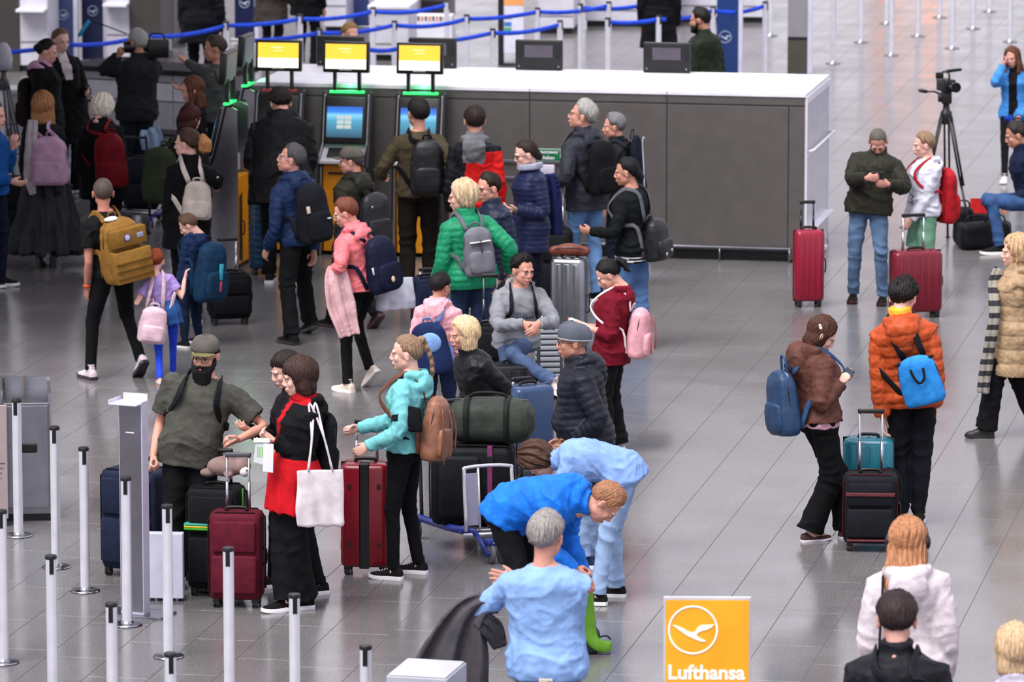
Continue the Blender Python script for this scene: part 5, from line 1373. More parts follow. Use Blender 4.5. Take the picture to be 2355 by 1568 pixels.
g7 = person('seated', 'seated man in a grey hooded sweatshirt and jeans with hands on a case handle', dict(sex='m', yaw=14, h=1.60, feet=[(1268, 974), (1190, 982)], root=(1192, 952), top=(1222, 568), head=(20, 8, 0), hipz=.64, lean=16, kpL=(-.9, .7, .15), kpR=(-.4, 1, .1), LF=(.26, 10, 30), hipoff=(.0, -.05), skin=WARM,
    hair=dict(style='spiky'), haircol='0e0c0c', topwear=dict(kind='hoodie', mat=C('85888f'), hem=-.06, ease=.034, paint=[(lambda l, f, t, a, b: (abs(l) < .09) & (f > .08) & (t > .255) & (t < .285) & (np.sin(l*230) > -.55) & (a < 0) & (b < 0), C('3c4460'))]), bottom=dict(kind='jeans', mat=C('46597a')), shoes=('sneaker', 'c4b8b8', 'e6e2e4', 'aaaaaa'),
    RH=('p', 1207, 745, -.36), LH=('p', 1238, 745, -.36), RE=(-1, -.2, -.6), LE=(1, -.2, -.6), kpole=(0, 0, .6), build=1.05, LT=(-.5, 0, 1), RT=(.5, 0, 1), LD=(-.6, .5, -.5), RD=(.6, .5, -.5)))
backpack(g7, 'black backpack worn by the seated man, straps over grey sweatshirt', '101014', W=.30, Hh=.42, D=.15)
g8 = person('green', 'woman with blonde-grey hair in a green quilted jacket', dict(sex='f', yaw=-158, build=1.12, feet=[(1062, 880), (1105, 884)], top=(1058, 424), head=(62, 4, 0), skin=PALE,
    hair=dict(style='wavyshort', vol=.004), haircol='c8b090', glasses='8a3038', topwear=dict(kind='puffer', mat=PF('15845c'), hem=-.13, quilt=.055, ease=.034, amp=.7), bottom=dict(kind='jeans', mat=C('22304c')),
    LH=('p', 1003, 655, .05), RH=('p', 1172, 622, .1), RE=(-.6, -1, -.3)))
backpack(g8, 'grey roll-top rucksack on the green quilted jacket', '6d6e76', W=.27, Hh=.40, D=.13, top=.40, strap='60616a', details=[('box', (-.09, .09, .1, .15, .08, .088), mat('d8d8dc', 'cloth'), 'trim'), ('box', (-.006, .006, .135, .15, -.1, .10), mat('3a3a42', 'cloth'), 'trim')])
g9 = person('navy_man', 'man with glasses in a navy quilted jacket behind the green jacket', dict(sex='m', yaw=-52, feet=[(1160, 858), (1115, 852)], top=(1120, 405), head=(-6, 6, 0), skin=WARM, hair=dict(style='short', t=.018), haircol='241a16', glasses='141414',
    topwear=dict(kind='puffer', mat=PF('171f36'), quilt=.05, ease=.03, amp=.6), bottom=dict(kind='jeans', mat=C('2a4068'))))
g10 = person('navy_woman', 'woman in glasses and a long navy quilted coat with a pale scarf', dict(sex='f', yaw=-62, feet=[(1240, 750), (1200, 748)], top=(1203, 328), head=(-12, 14, 0), skin=PALE, hair=dict(style='lowbun'), haircol='2c201c', glasses='241a1a',
    topwear=dict(kind='puffer', mat=PF('182042'), quilt=.045, hem=-.26, ease=.03, amp=.6), bottom=dict(kind='slim', mat=C('0e1220')), LH=('p', 1188, 482, -.2), RH=('p', 1176, 484, .1)))
cloth_drape('scarf', 'pale grey scarf around the neck of the woman in the long navy coat', 'scarf', [Vector(g10.world(g10.at(l, f, t))) for l, f, t in ((-.09, -.02, .54), (-.05, .09, .52), (.05, .09, .52), (.10, .0, .53), (.05, -.09, .54))], [.020, .024, .026, .024, .02], 'a0a4b8', thick=.05, up=(0, 0, 1), fold=.006)
cloth_drape('hanging_jacket', 'dark blue jacket hanging over the arm of the long navy coat woman', 'jacket', [atY(1262, 400, g10.root.y+.1), atY(1268, 450, g10.root.y+.1), atY(1268, 540, g10.root.y+.1)], [.06, .09, .10], '1c2450', thick=.05, fold=.02, up=(0, 1, 0))
g11 = person('grey_hair_man', 'tall man with grey hair and glasses in a dark jacket and blue jeans', dict(sex='m', yaw=-138, feet=[(1322, 690), (1375, 695)], top=(1343, 238), head=(45, -12, 0), skin=WARM, hair=dict(style='short', t=.024, tb=.022), haircol='9a9894', glasses='2c2022',
    topwear=dict(kind='jacket', mat=NY('2b2d36'), hood=1.1, ease=.036, hem=-.16, collar=1.2), bottom=dict(kind='jeans', mat=C('5a7ca8')), LH=('p', 1275, 425, -.1), LE=(.6, -1, -.3)))
backpack(g11, 'black backpack on the tall grey-haired man', '0e0e11', W=.32, Hh=.48, D=.18, top=.43)
g12 = person('grey_woman', 'woman with short grey hair behind the tall man with the black backpack', dict(sex='f', yaw=-112, feet=[(1412, 660), (1440, 658)], top=(1408, 267), head=(20, 4, 0), skin=WARM, hair=dict(style='short', t=.024, tb=.02), haircol='6e6e70', lod=2,
    topwear=dict(kind='jacket', mat=NY('16181a')), bottom=dict(kind='jeans', mat=C('1c2230'))))
backpack(g12, 'tall narrow dark case with a pale cord on the back of the grey-haired woman', '141a26', W=.20, Hh=.75, D=.12, top=.54, pocket=False, details=[('tube', ([(-.03, .14, .33), (.03, .15, .36), (.05, .14, .3), (.06, .14, 0), (.08, .13, -.25)], .006), mat('aab0c0', 'nylon'), 'cord')])
g13 = person('black_sweater', 'person in a black jumper with white hem stripes and washed jeans', dict(sex='f', yaw=-118, build=1.12, feet=[(1438, 800), (1478, 802)], top=(1436, 368), head=(22, 6, 0), skin=TAN, hair=dict(style='lowbun'), haircol='0c0c10',
    topwear=dict(kind='sweater', mat=C('0e1214'), ease=.034, hem=-.16, paint=[(lambda l, f, t, a, b: (t < -.10) & (t > -.115) & (a < 0) & (b < 0), C('d8d8dc')), (lambda l, f, t, a, b: (t < -.13) & (t > -.145) & (a < 0) & (b < 0), C('d8d8dc'))]), bottom=dict(kind='wide', mat=C('4c6c98')), LH=('p', 1358, 532, -.1), LE=(.3, -1, -.5)))
backpack(g13, 'shiny black backpack with silver buckles low on the black jumper', '101216', W=.30, Hh=.36, D=.18, top=.22, kind='leather', strap='5a5a60', details=[('ell', (.04, .20, -.12, .018, .006, .018), STEEL_L, 'buckle'), ('ell', (-.06, .20, -.10, .014, .006, .014), STEEL_L, 'buckle')])
g14 = person('maroon', 'woman with black ponytail in a maroon sweatshirt looking at a phone', dict(sex='f', yaw=-104, build=1.12, feet=[(1392, 1046), (1420, 1040)], top=(1386, 598), head=(16, 34, 0), skin=PINKSK, hair=dict(style='ponytail', L=.10, z0=.06), haircol='100c0e',
    topwear=dict(kind='hoodie', mat=C('6e1022'), ease=.036, hem=-.16, to=.6, r=(.078, .07, .05)), bare=True, bottom=dict(kind='wide', mat=C(BLK)), shoes=('flat', 'e8e4ea', 'f0eef2', 'cccccc'),
    LH=('p', 1345, 750, -.12), RH=('p', 1338, 748, .06), LE=(.3, -.7, -1), RE=(-.3, -.7, -1), LP='hold', LT=(-.6, 0, .6)))
phone(g14, 1, 'white phone held by the woman in the maroon sweatshirt', 'e0d4d8')
backpack(g14, 'pale pink backpack with cords on the maroon sweatshirt', 'e0a2ac', W=.28, Hh=.38, D=.17, top=.34, kind='nylon', sw=.5, strap='e8d8dc', details=[('tube', ([(.06, .17, .14), (.07, .20, 0), (.05, .2, -.14)], .005), mat('a8605c', 'nylon'), 'cord'), ('tube', ([(-.06, .17, .14), (-.07, .20, 0), (-.08, .2, -.12)], .005), mat('a8605c', 'nylon'), 'cord')])
g15 = person('cap_man', 'older man in a ribbed grey cap and black quilted jacket seen in profile', dict(sex='m', yaw=-88, build=1.15, feet=[(1368, 1302), (1342, 1308)], top=(1310, 748), head=(2, 2, 0), skin=TAN, hair=dict(style='buzz'), haircol='8a8078', glasses='141416', hat=('knit', C('585c66'), C('868a92')),
    topwear=dict(kind='puffer', mat=PF('171a26'), hood=1.3, belly=.10, quilt=.05, hem=-.12, amp=.8), bottom=dict(kind='jeans', mat=C('7d94b8')), shoes=('sneaker', '22304c', 'e4e2e8', 'aaaaaa'), LH=('p', 1318, 1015, -.15), LE=(.6, -1, -.3), RH=('p', 1290, 1015, .15)))
g17 = person('denim_bender', 'person with brown hair in a light blue shirt bending down to the left', dict(sex='f', yaw=-100, h=1.56, feet=[(1375, 1392), (1418, 1372)], top=(1240, 1040), lean=78, hunch=22, neck=1.0, head=(0, 78, 0), skin=PINKSK, hair=dict(style='wavyshort', vol=.008), haircol='4a3226', build=1.1, hipoff=(0, -.10),
    topwear=dict(kind='jacket', mat=C('7f9fd6'), hem=-.08, ease=.04), bottom=dict(kind='jeans', mat=C('8ea8cc')), LH=('p', 1225, 1250, -.1), RH=('p', 1215, 1240, .2)))
g16 = person('blue_bender', 'fair-haired person in a bright blue jacket bending over the green bag', dict(sex='m', yaw=68, h=1.76, feet=[(1250, 1500), (1200, 1535)], root=(1212, 1522), top=(1385, 1120), lean=84, hunch=10, neck=1.2, head=(16, 62, 0), skin=WARM, hair=dict(style='short', t=.014), haircol='9a6c50', hipoff=(0, -.12),
    topwear=dict(kind='jacket', mat=NY('1a70d8'), hem=-.06, ease=.045, hood=1.0, collar=1.4, paint=[(lambda l, f, t, a, b: (t > .525), C('101014'))]), bottom=dict(kind='jeans', mat=C('0e0e12')), RH=('p', 1322, 1310, -.1), LH=('p', 1345, 1325, .12), RP='grip', LP='grip'))
g18 = person('light_blue', 'grey-haired man in a light blue sweatshirt seen from behind at the bottom', dict(sex='m', yaw=168, build=1.12, feet=[(1228, 1925), (1290, 1930)], top=(1256, 1190), head=(-12, 2, 0), skin='c8907e', hair=dict(style='short', t=.020, tb=.014), haircol='8e8886',
    topwear=dict(kind='sweater', mat=C('86a8dc'), ease=.030, hem=-.10), bottom=dict(kind='jeans', mat=C('8296bc')), LH=('p', 1150, 1352, .38), LE=(1, .2, -1), RH=('p', 1172, 1335, .45), RE=(-.3, .6, -1), LP='flat', RP='flat', LD=(-.5, .7, .3), RD=(1, .35, .1), LT=(0, .2, 1), RT=(0, 0, 1)))
q_ = Geo(); q_.add(rbox(-.04, .04, -.006, .006, -.022, .03, .008)); pb = g18.world(g18.at(-.02, -.165, -.10)); e = thing('phone', 'phone in a pale case sticking out of the back pocket at the bottom', 'phone', pb, R(168)); q_.build('case', mat('c4bcae', 'plastic'), e)
for i in range(2): q_ = Geo(); q_.add(ell((-.028+i*.012, .007, .014), (.005, .002, .005), 8, 6)); q_.build('lens', BLACK, e)
el = Vector(g18.world(g18.elb[1])); wr_ = Vector(g18.world(g18.wri[1]))
dj = cloth_drape('hanging_jacket', 'dark charcoal jacket draped over the arm of the man in light blue', 'jacket', [atY(px_, py_, el.y-.06) for px_, py_ in ((1150, 1400), (1110, 1392), (1072, 1425), (1052, 1490), (1030, 1570), (1012, 1660))], [.03, .07, .11, .18, .23, .26], '48454a', thick=.06, fold=.028, up=(0, 1, 0), seed=2)
cloth_drape('sleeve', None, None, [el+Vector((.02, -.06, .0)), el+Vector((.09, -.08, -.06)), el+Vector((.13, -.08, -.16))], [.05, .06, .04], '2c2a30', thick=.06, fold=.014, seed=5, par=dj)
g19 = person('brown_jacket', 'woman in a brown jacket and black trousers looking down at a phone', dict(sex='f', yaw=114, build=1.08, feet=[(1948, 1236), (1862, 1244)], top=(1906, 716), hipoff=(0, -.09), head=(-22, 34, 0), skin=PALE, hair=dict(style='bob', vol=-.004), haircol='4a2c22',
    inner=dict(kind='sweater', mat=C('d8a8b8'), hem=-.07, ease=.012, r=(.055, .045, .034)), topwear=dict(kind='jacket', mat=NY('5a3830'), ease=.040, hem=-.03, hood=2.0, collar=1.5, r=(.088, .078, .058)), bottom=dict(kind='wide', mat=C('0b0b0e')), shoes=('flat', '4a3436', 'e4e2ea', 'c8a8b0'), RH=('p', 1932, 880, -.12), LH=('p', 1938, 878, .08), RE=(-.4, -.8, -1), LE=(.4, -.8, -1), RP='hold', LP='hold', RT=(.6, 0, .6)))
phone(g19, -1, 'dark phone held by the woman in the brown jacket', '2a3440')
q_ = Geo(); q_.add(ell((0, 0, 0), (.004, .016, .012), 8, 6)); q_.add(ell((0, .014, .012), (.004, .010, .010), 8, 6)); q_.build('hair_clip', mat('e8e4ec', 'plastic'), g19.obj, 'all', g19.HMx @ RT((-.088, .05, .045)))
backpack(g19, 'navy blue rectangular backpack with loop handles on the brown jacket', '1e3a5c', W=.29, Hh=.46, D=.17, top=.38, out=.05, kind='leather', strap='24446c', soft=.5, details=[('tube', ([(-.06, .06, .20), (-.07, .07, .30), (-.03, .08, .33), (.0, .07, .20)], .009), mat('24446c', 'leather'), 'handle'), ('tube', ([(-.11, .08, .05), (-.10, .08, .2), (0, .09, .215), (.1, .08, .2)], .004), STEEL_L, 'zip')])
g20 = person('orange', 'dark-haired man in an orange quilted jacket and black joggers', dict(sex='m', yaw=174, build=1.05, feet=[(2072, 1208), (2112, 1206)], top=(2076, 645), head=(-14, 16, 0), skin=PALE, hair=dict(style='spiky', vol=.004), haircol='1c1616',
    inner=dict(kind='sweater', mat=C('e8ac38'), collar=2.8, ease=.0, hem=.05, r=(.055, .045, .034)), topwear=dict(kind='puffer', mat=PF('b24a22'), hood=1.5, ease=.034, r=(.076, .066, .054), hem=-.12, quilt=.085, collar=1.0), bottom=dict(kind='jogger', mat=C('12141c')), LH=('p', 2030, 965, -.05), LP='relax'))
backpack(g20, 'bright blue drawstring backpack with black straps on the orange jacket', '2c86d4', W=.30, Hh=.36, D=.12, top=.27, kind='nylon', strap='16161c', pocket=False, roll=8, sh=(-.08, 0), handle=False, details=[('tube', ([(-.05, .13, .10), (-.04, .145, .03), (.0, .145, .0), (.03, .14, .05), (.04, .13, .11)], .009), mat('141822', 'cloth'), 'trim'), ('box', (-.14, .14, .03, .08, .14, .152), mat('16161c', 'cloth'), 'trim')])
g21 = person('tan_coat', 'woman with fair curly hair in a long beige quilted coat at the right edge', dict(sex='f', yaw=-84, root=(2324, 1003), feet=[(2268, 1006), (2400, 1000)], top=(2336, 545), head=(0, 0, 0), skin=PALE, hair=dict(style='wavyshort', vol=.012), haircol='c0a07c', RF=(.02, 30, 0), build=1.05,
    topwear=dict(kind='coat', mat=PF('a3896a'), quilt=.12, hem=-.40, ease=.045, collar=1.5, hood=1.3, flare=.06), bottom=dict(kind='wide', mat=C(BLK)), shoes=('boot', '101012', '1c1c1e', '101010'), LH=('p', 2300, 830, -.05)))
sc_ = [Vector(g21.world(g21.at(-.02, .15, .50))), Vector(g21.world(g21.at(.05, .20, .36))), atY(2288, 720, g21.root.y-.2), atY(2270, 830, g21.root.y-.2), atY(2260, 905, g21.root.y-.2)]
sfo = cloth_drape('scarf', 'long grey and black checked scarf hanging down the beige coat', 'scarf', sc_, [.04, .045, .045, .05, .05], '5c5852', thick=.025, fold=.010, up=(0, 1, 0))
sfo.data.materials[0] = stripes('8f8a80', '24242a', 2, 11, .55, .85)
g22 = person('white_jacket', 'person with long red-blonde hair and headphones in a whitish jacket', dict(sex='f', yaw=176, build=1.1, feet=[(2070, 1890), (2118, 1892)], top=(2088, 1200), head=(-6, 20, 0), skin=PALE, hair=dict(style='long', L=.30, vol=.008, sides=False), haircol='a87452',
    topwear=dict(kind='hoodie', mat=NY('cdc2c8'), amp=.6, ease=.040, hem=-.12, hood=1.5, r=(.090, .078, .056)), bottom=dict(kind='jeans', mat=C('1c1c24'))))
q_ = Geo(); q_.add(tube([(.102*math.sin(a), .012, .035+.112*math.cos(a)) for a in np.linspace(-1.65, 1.65, 22)], [(.008, .013)]*22, 8, up=(0, 1, 0)))
for s in (1, -1): q_.add(ell((s*.104, .01, .01), (.018, .034, .040), 12, 8))
q_.build('headphones', BLACK, g22.obj, 'all', g22.HMx)
st_ = [g22.world(g22.at(l, f, t)) for l, f, t in ((.10, .10, .45), (.12, -.02, .485), (.13, -.17, .42), (.15, -.19, .25), (.17, -.19, .05), (.20, -.16, -.10))]
e = thing('shoulder_bag', 'dark bag on a long black strap behind the whitish jacket', 'bag', st_[-1], 0)
tv, tf = tube(bend([p-st_[-1] for p in st_], 4), [(.014, .005)]*21, 6, up=(0, 1, 0)); q_ = Geo(); q_.add((tv, tf)); q_.build('strap', NY('101014'), e, 'all')
q_ = Geo(); q_.add(rbox(-.08, .10, -.05, .04, -.22, .0, .03)); q_.build('bag_body', NY('1a1a22'), e, 'all')
g23 = person('black_jacket', 'dark-haired man in a black jacket low at the bottom right', dict(sex='m', yaw=172, build=1.12, feet=[(2035, 2185), (2085, 2188)], top=(2062, 1376), head=(4, 8, 0), skin='cf9c90', hair=dict(style='short', t=.022, tb=.014), haircol='2c2020',
    topwear=dict(kind='jacket', mat=NY('16181e'), ease=.036, collar=1.2, paint=[(lambda l, f, t, a, b: (np.maximum(a, b) > .02) & (abs(f+.03) < .008), C('c0c4d0'))]), bottom=dict(kind='jeans', mat=C(BLK))))
backpack(g23, 'black backpack on one shoulder of the man in black at the bottom', '14161e', W=.34, Hh=.46, D=.17, top=.38, sh=(-.10, 0), roll=-6)
g24 = person('blonde_corner', 'person with a straight blonde bob in the bottom right corner', dict(sex='f', yaw=-172, feet=[(2310, 2190), (2350, 2192)], top=(2332, 1450), head=(4, 4, 0), skin=PALE, hair=dict(style='bob', vol=.004), haircol='c4a684', topwear=dict(kind='jacket', mat=C('c0bccc'), ease=.03), bottom=dict(kind='jeans', mat=C('22304c'))))
g25 = person('olive_phone', 'man in a dark olive jacket and jeans typing on a phone', dict(sex='m', yaw=-8, build=1.12, feet=[(2030, 698), (1962, 693)], top=(2022, 290), head=(0, 42, 0), skin='c98e80', hair=dict(style='buzz', ), haircol='5a5650',
    topwear=dict(kind='jacket', mat=NY('26261e'), ease=.042, hem=-.10, collar=1.4, r=(.088, .076, .054), zip=BLACK), bottom=dict(kind='jeans', mat=C('526a88')), shoes=('sneaker', '15110f', '3a1c14', '111111'), LH=('p', 2042, 424, -.34), RH=('p', 1995, 410, -.34), LE=(1, -.2, -.8), RE=(-1, -.2, -.8), LP='hold', RP='hold', LT=(0, .3, 1), RT=(0, .3, 1), LD=(-.9, .3, .1), RD=(.9, .3, .1)))
phone(g25, -1, 'dark phone in the hands of the man in the olive jacket')
g26 = person('boy_red_bag', 'boy in a white hooded sweatshirt and green shorts beside a burgundy case', dict(sex='c', yaw=-72, build=1.1, feet=[(2140, 692), (2105, 690)], top=(2124, 310), head=(-12, 6, 0), skin=PALE, hair=dict(style='short', t=.018), haircol='8a7058', topwear=dict(kind='hoodie', mat=C('d2d2e0'), ease=.03, paint=[(lambda l, f, t, a, b: (np.hypot(l-.06, t-.30) < .02) & (f > .08), C('a01824')), (lambda l, f, t, a, b: (abs(l-.01) < .03) & (f > .08) & (t > .02) & (t < .12) & (np.sin(t*170+l*60) > .1), C('2a2a30'))]), bottom=dict(kind='shorts', mat=C('6a967c')),
    RH=('p', 2085, 512, .02), LH=('p', 2095, 505, -.15), RP='grip'))
backpack(g26, 'red backpack worn by the boy in the white sweatshirt', 'a01620', W=.30, Hh=.50, D=.18, top=.40, kind='nylon', strap='a01620', sw=.7)
g27 = person('blue_blazer', 'woman in a blue blazer on the phone at the right edge', dict(sex='f', yaw=-12, feet=[(2350, 400), (2310, 420)], top=(2330, 92), head=(-14, 6, -8), skin='c99488', hair=dict(style='long', L=.24), haircol='5a3828', lod=1.3,
    topwear=dict(kind='jacket', mat=C('3f86cc'), ease=.022, hem=-.12, low=1, paint=[(lambda l, f, t, a, b: (abs(l) < .055) & (f > .03) & (a < 0) & (b < 0), C('0e0e14'))]), bottom=dict(kind='slim', mat=C('0c0d12')), shoes=('sneaker', 'd8d4dc', 'e6e2ea', 'cccccc'), RH=('p', 2308, 150, -.12), RE=(-.4, .2, -1), LH=('p', 2345, 270, -.15), RP='hold', LP='grip'))
e = thing('microphone', 'blue reporter microphone in the hand of the woman in the blazer', 'microphone', atY(2330, 272, g27.root.y-.2), 0); q_ = Geo(); q_.add(tube([(.06, 0, .0), (-.02, 0, 0)], .014, 8, round_ends=True)); q_.build('handle', BLACK, e, 'all'); q_ = Geo(); q_.add(rbox(-.045, -.01, -.03, .03, -.03, .03, .008)); q_.add(ell((-.065, 0, 0), (.03, .028, .028))); q_.build('windshield', mat('1c3ca8', 'cloth'), e, 'all')
g28 = person('crouching', 'man in a navy jacket crouching at the right edge beside black bags', dict(sex='m', yaw=-84, h=1.72, feet=[(2300, 585), (2305, 560)], root=(2368, 575), top=(2345, 350), hipz=.50, lean=12, head=(0, 18, 0), skin=TAN, hair=dict(style='short'), haircol='2a2626', kpole=(0, 0, .8),
    topwear=dict(kind='jacket', mat=C('141c34')), bottom=dict(kind='jeans', mat=C('34507c')), LH=('p', 2318, 462, -.1), RH=('p', 2325, 470, .1)))
# ---- left side
g30 = person('long_coat', 'woman with light brown hair in a dark coat and long grey skirt', dict(sex='f', yaw=172, feet=[(90, 616), (124, 612)], top=(98, 220), head=(10, 0, 0), skin=PALE, hair=dict(style='long', L=.20, vol=.012), haircol='9a6c44', lod=1.3, topwear=dict(kind='coat', mat=C('17171a'), hem=-.25, flare=.14), skirt=dict(hem=-.80, mat=C('323238'), flare=.20, fold=.03, nf=9), bottom=dict(kind='slim', mat=C('08080a')), shoes=('boot', '0a0a0c', '101010', '101010')))
backpack(g30, 'dusty pink backpack on the long dark coat', 'b08ca4', W=.36, Hh=.46, D=.20, top=.37, soft=.6, sh=(-.10, 0), details=[('tube', ([(.18, .10, .02), (.21, .13, -.02), (.20, .12, -.10)], .016), mat('d8b040', 'cloth'), 'charm')])
cloth_drape('scarf', 'long pale scarf hanging down the front of the dark coat at the left', 'scarf', [atY(75, 275, g30.root.y-.18), atY(72, 330, g30.root.y-.26), atY(68, 400, g30.root.y-.26), atY(76, 448, g30.root.y-.26)], [.05, .06, .06, .035], '9c9498', thick=.03, fold=.01, seed=1)
g31 = person('white_hair', 'person with white hair in a black coat carrying a dark red backpack', dict(sex='f', yaw=168, build=1.2, feet=[(222, 600), (262, 602)], top=(240, 223), head=(-20, 20, 0), skin=PALE, hair=dict(style='wavyshort', vol=.006), haircol='d8cfbe', lod=1.3, topwear=dict(kind='coat', mat=C('0c0c10'), ease=.045, hem=-.30), bottom=dict(kind='jeans', mat=C('101014'))))
backpack(g31, 'dark red backpack worn by the white-haired person', '6c0c18', W=.32, Hh=.52, D=.18, top=.42, sh=(-.14, 0), kind='nylon', details=[('box', (-.12, .12, .17, .19, -.12, -.112), mat('4a0810', 'cloth'), 'trim')])
g32 = person('pink_collar', 'woman with black pinned hair, black jacket and pink hood at the left', dict(sex='f', yaw=75, feet=[(128, 462), (100, 468)], top=(110, 95), head=(10, 12, 0), skin=PINKSK, hair=dict(style='bun'), haircol='14100f', lod=1.3, topwear=dict(kind='jacket', mat=C('0e0e10'), hood=1.3, ease=.04, hem=-.2, paint=[(lambda l, f, t, a, b: (t > .475), C('c898b8'))]), bottom=dict(kind='jeans', mat=C('17171c'))))
backpack(g32, 'dark brown backpack on the back of the woman with the pink hood', '1c1412', W=.30, Hh=.50, D=.18, top=.36)
g33 = person('white_scarf_back', 'woman in a long black coat with white scarf at the upper left', dict(sex='f', yaw=25, feet=[(170, 440), (148, 442)], top=(138, 70), head=(10, 8, 0), skin=PALE, hair=dict(style='pulled_' if False else 'bun'), haircol='6a5040', lod=1.3, topwear=dict(kind='coat', mat=C('0c0c0f'), ease=.025, paint=[(lambda l, f, t, a, b: (abs(l) < .05) & (f > .03) & (t > .22), C('cfc6c8'))]), bottom=dict(kind='slim', mat=C(BLK)), LH=('p', 200, 212, -.1)))
g34 = person('cameraman', 'grey-haired cameraman in a dark jacket with a shoulder camera', dict(sex='m', yaw=-152, build=1.12, feet=[(298, 472), (336, 474)], top=(316, 74), head=(25, 0, 0), skin=TAN, hair=dict(style='short', t=.02), haircol='9a9896', lod=1.3, topwear=dict(kind='jacket', mat=C('202226'), hem=-.12), bottom=dict(kind='jeans', mat=C('151b26')), LH=('p', 272, 128, .0), LE=(.4, .4, -1), RE=(-.3, .2, -1), RH=('p', 345, 118, .25), LP='grip'))
g35 = person('grey_sweater', 'man in a grey jumper stretching his arm forward at the upper left', dict(sex='m', yaw=-92, feet=[(490, 494), (515, 490)], top=(492, 88), head=(10, 6, 0), skin=TAN, hair=dict(style='short'), haircol='3a3028', lod=1.3, topwear=dict(kind='sweater', mat=C('4c4f4e'), ease=.03), bottom=dict(kind='jeans', mat=C('101014')), LH=('p', 418, 138, .40), RH=('p', 425, 205, .3), LE=(.5, -.3, -1)))
g36 = person('brown_hair', 'woman with long brown hair in a black jacket left of the kiosks', dict(sex='f', yaw=-72, feet=[(448, 572), (425, 570)], top=(442, 182), head=(-5, 10, 0), skin=PINKSK, hair=dict(style='long', L=.20), haircol='5c3626', lod=1.3, topwear=dict(kind='jacket', mat=C('101013')), bottom=dict(kind='jeans', mat=C('14161c'))))
g37 = person('wine_hair', 'person with wine-red hair in black, low behind the ponytail woman', dict(sex='f', yaw=155, feet=[(420, 642), (450, 642)], top=(442, 248), head=(-20, 12, 0), skin=PINKSK, hair=dict(style='bob'), haircol='3c1214', lod=1.3, topwear=dict(kind='jacket', mat=NY('111214'), ease=.04), bottom=dict(kind='jeans', mat=C(BLK))))
backpack(g37, 'olive green backpack left of the ponytail woman', '2c3322', W=.36, Hh=.52, D=.24, top=.38, sh=(.16, 0))
g38 = person('ponytail', 'woman with a blonde ponytail in a black coat with a cream backpack', dict(sex='f', yaw=-168, feet=[(412, 738), (455, 740)], top=(428, 304), head=(62, 4, 0), skin=PALE, hair=dict(style='ponytail', L=.13, vol=.006, tv=.018), haircol='3c2a20', haircol2='a87444', hairfn=lambda c: (c[:, 1] > .125), topwear=dict(kind='coat', mat=C('0a0a0c'), hem=-.30, ease=.028), bottom=dict(kind='slim', mat=C(BLK)), RH=('p', 500, 425, .0), RE=(-.6, -.8, -.5)))
backpack(g38, 'cream white backpack on the black coat of the ponytail woman', 'bcb0a6', W=.26, Hh=.34, D=.12, top=.33, strap='c4bab0', soft=.55, sh=(-.05, 0))
g39 = person('tan_backpack', 'walking man in black tee with a large tan military backpack', dict(sex='m', yaw=-148, build=1.05, feet=[(208, 872), (330, 872)], top=(234, 414), head=(-20, -2, 0), skin='b87c6c', hair=dict(style='buzz'), haircol='4c403a', topwear=dict(kind='tee', mat=C('101012'), hem=-.08), bare=True, bottom=dict(kind='slim', mat=C('0a0a0c'), fat=1.1), RF=(.10, 42, -5), shoes=('sneaker', 'cbbcc4', '2a2428', 'd8ccd2'), LH=('p', 200, 662, -.02), hipoff=(0, .05)))
backpack(g39, 'large tan military backpack with pouches and round badge', '86602a', W=.36, Hh=.54, D=.22, top=.46, kind='nylon', strap='7a5826', soft=.6, sh=(.01, 0), details=[('box', (-.16, .16, .20, .29, .06, .20), mat('7e5a26', 'nylon'), 'pouch'), ('box', (-.17, .17, .20, .31, -.24, .02), mat('8a642c', 'nylon'), 'pouch'), ('box', (-.165, .165, .30, .322, -.08, -.06), mat('6e4e20', 'nylon'), 'webbing'), ('box', (-.165, .165, .30, .322, -.14, -.12), mat('6e4e20', 'nylon'), 'webbing'), ('box', (-.165, .165, .30, .322, -.20, -.18), mat('6e4e20', 'nylon'), 'webbing'), ('ell', (.02, .29, .13, .035, .006, .035), mat('4c3c62', 'plastic'), 'badge'), ('ell', (.02, .295, .13, .024, .004, .024), mat('b4acc8', 'plastic'), 'badge'), ('box', (-.13, -.07, .285, .294, .11, .15), mat('9aa0b8', 'cloth'), 'patch'), ('ell', (.05, .10, .27, .06, .05, .02), mat('d8d4dc', 'cloth'), 'cloth_bundle')])
q_ = Geo(); q_.add(lathe([(.032, -.012), (.034, 0), (.032, .012)], 16)); q_.build('wristband', mat('d04a20', 'plastic'), g39.obj, 'all', Matrix.Translation(Vector(g39.wri[1]+(g39.elb[1]-g39.wri[1])*.08)))
g40 = person('red_hair_girl', 'little girl with red hair in a lilac top and blue leggings', dict(sex='c', yaw=-172, feet=[(368, 884), (398, 868)], top=(356, 575), head=(-16, 8, 0), headscale=1.25, skin=PALE, hair=dict(style='bun'), haircol='7a3418', topwear=dict(kind='tee', mat=C('a48ccc'), ease=.02, hem=-.04), bare=True, skirt=dict(hem=-.18, mat=C('2c508c'), name='tied_jacket', ease=.025, flare=.12), bottom=dict(kind='slim', mat=C('2444c4')), shoes=('flat', 'c4b4b8', 'a07858', 'cccccc'), RH=('p', 425, 640, .05), RE=(-.5, -.2, -1), LH=('p', 318, 690, .05)))
backpack(g40, 'small pale pink checked backpack hanging low behind the red-haired girl', 'd4b4c0', W=.24, Hh=.30, D=.14, top=.10, sh=(.13, 0), roll=-15, kind='nylon', strap='d8bcc8')
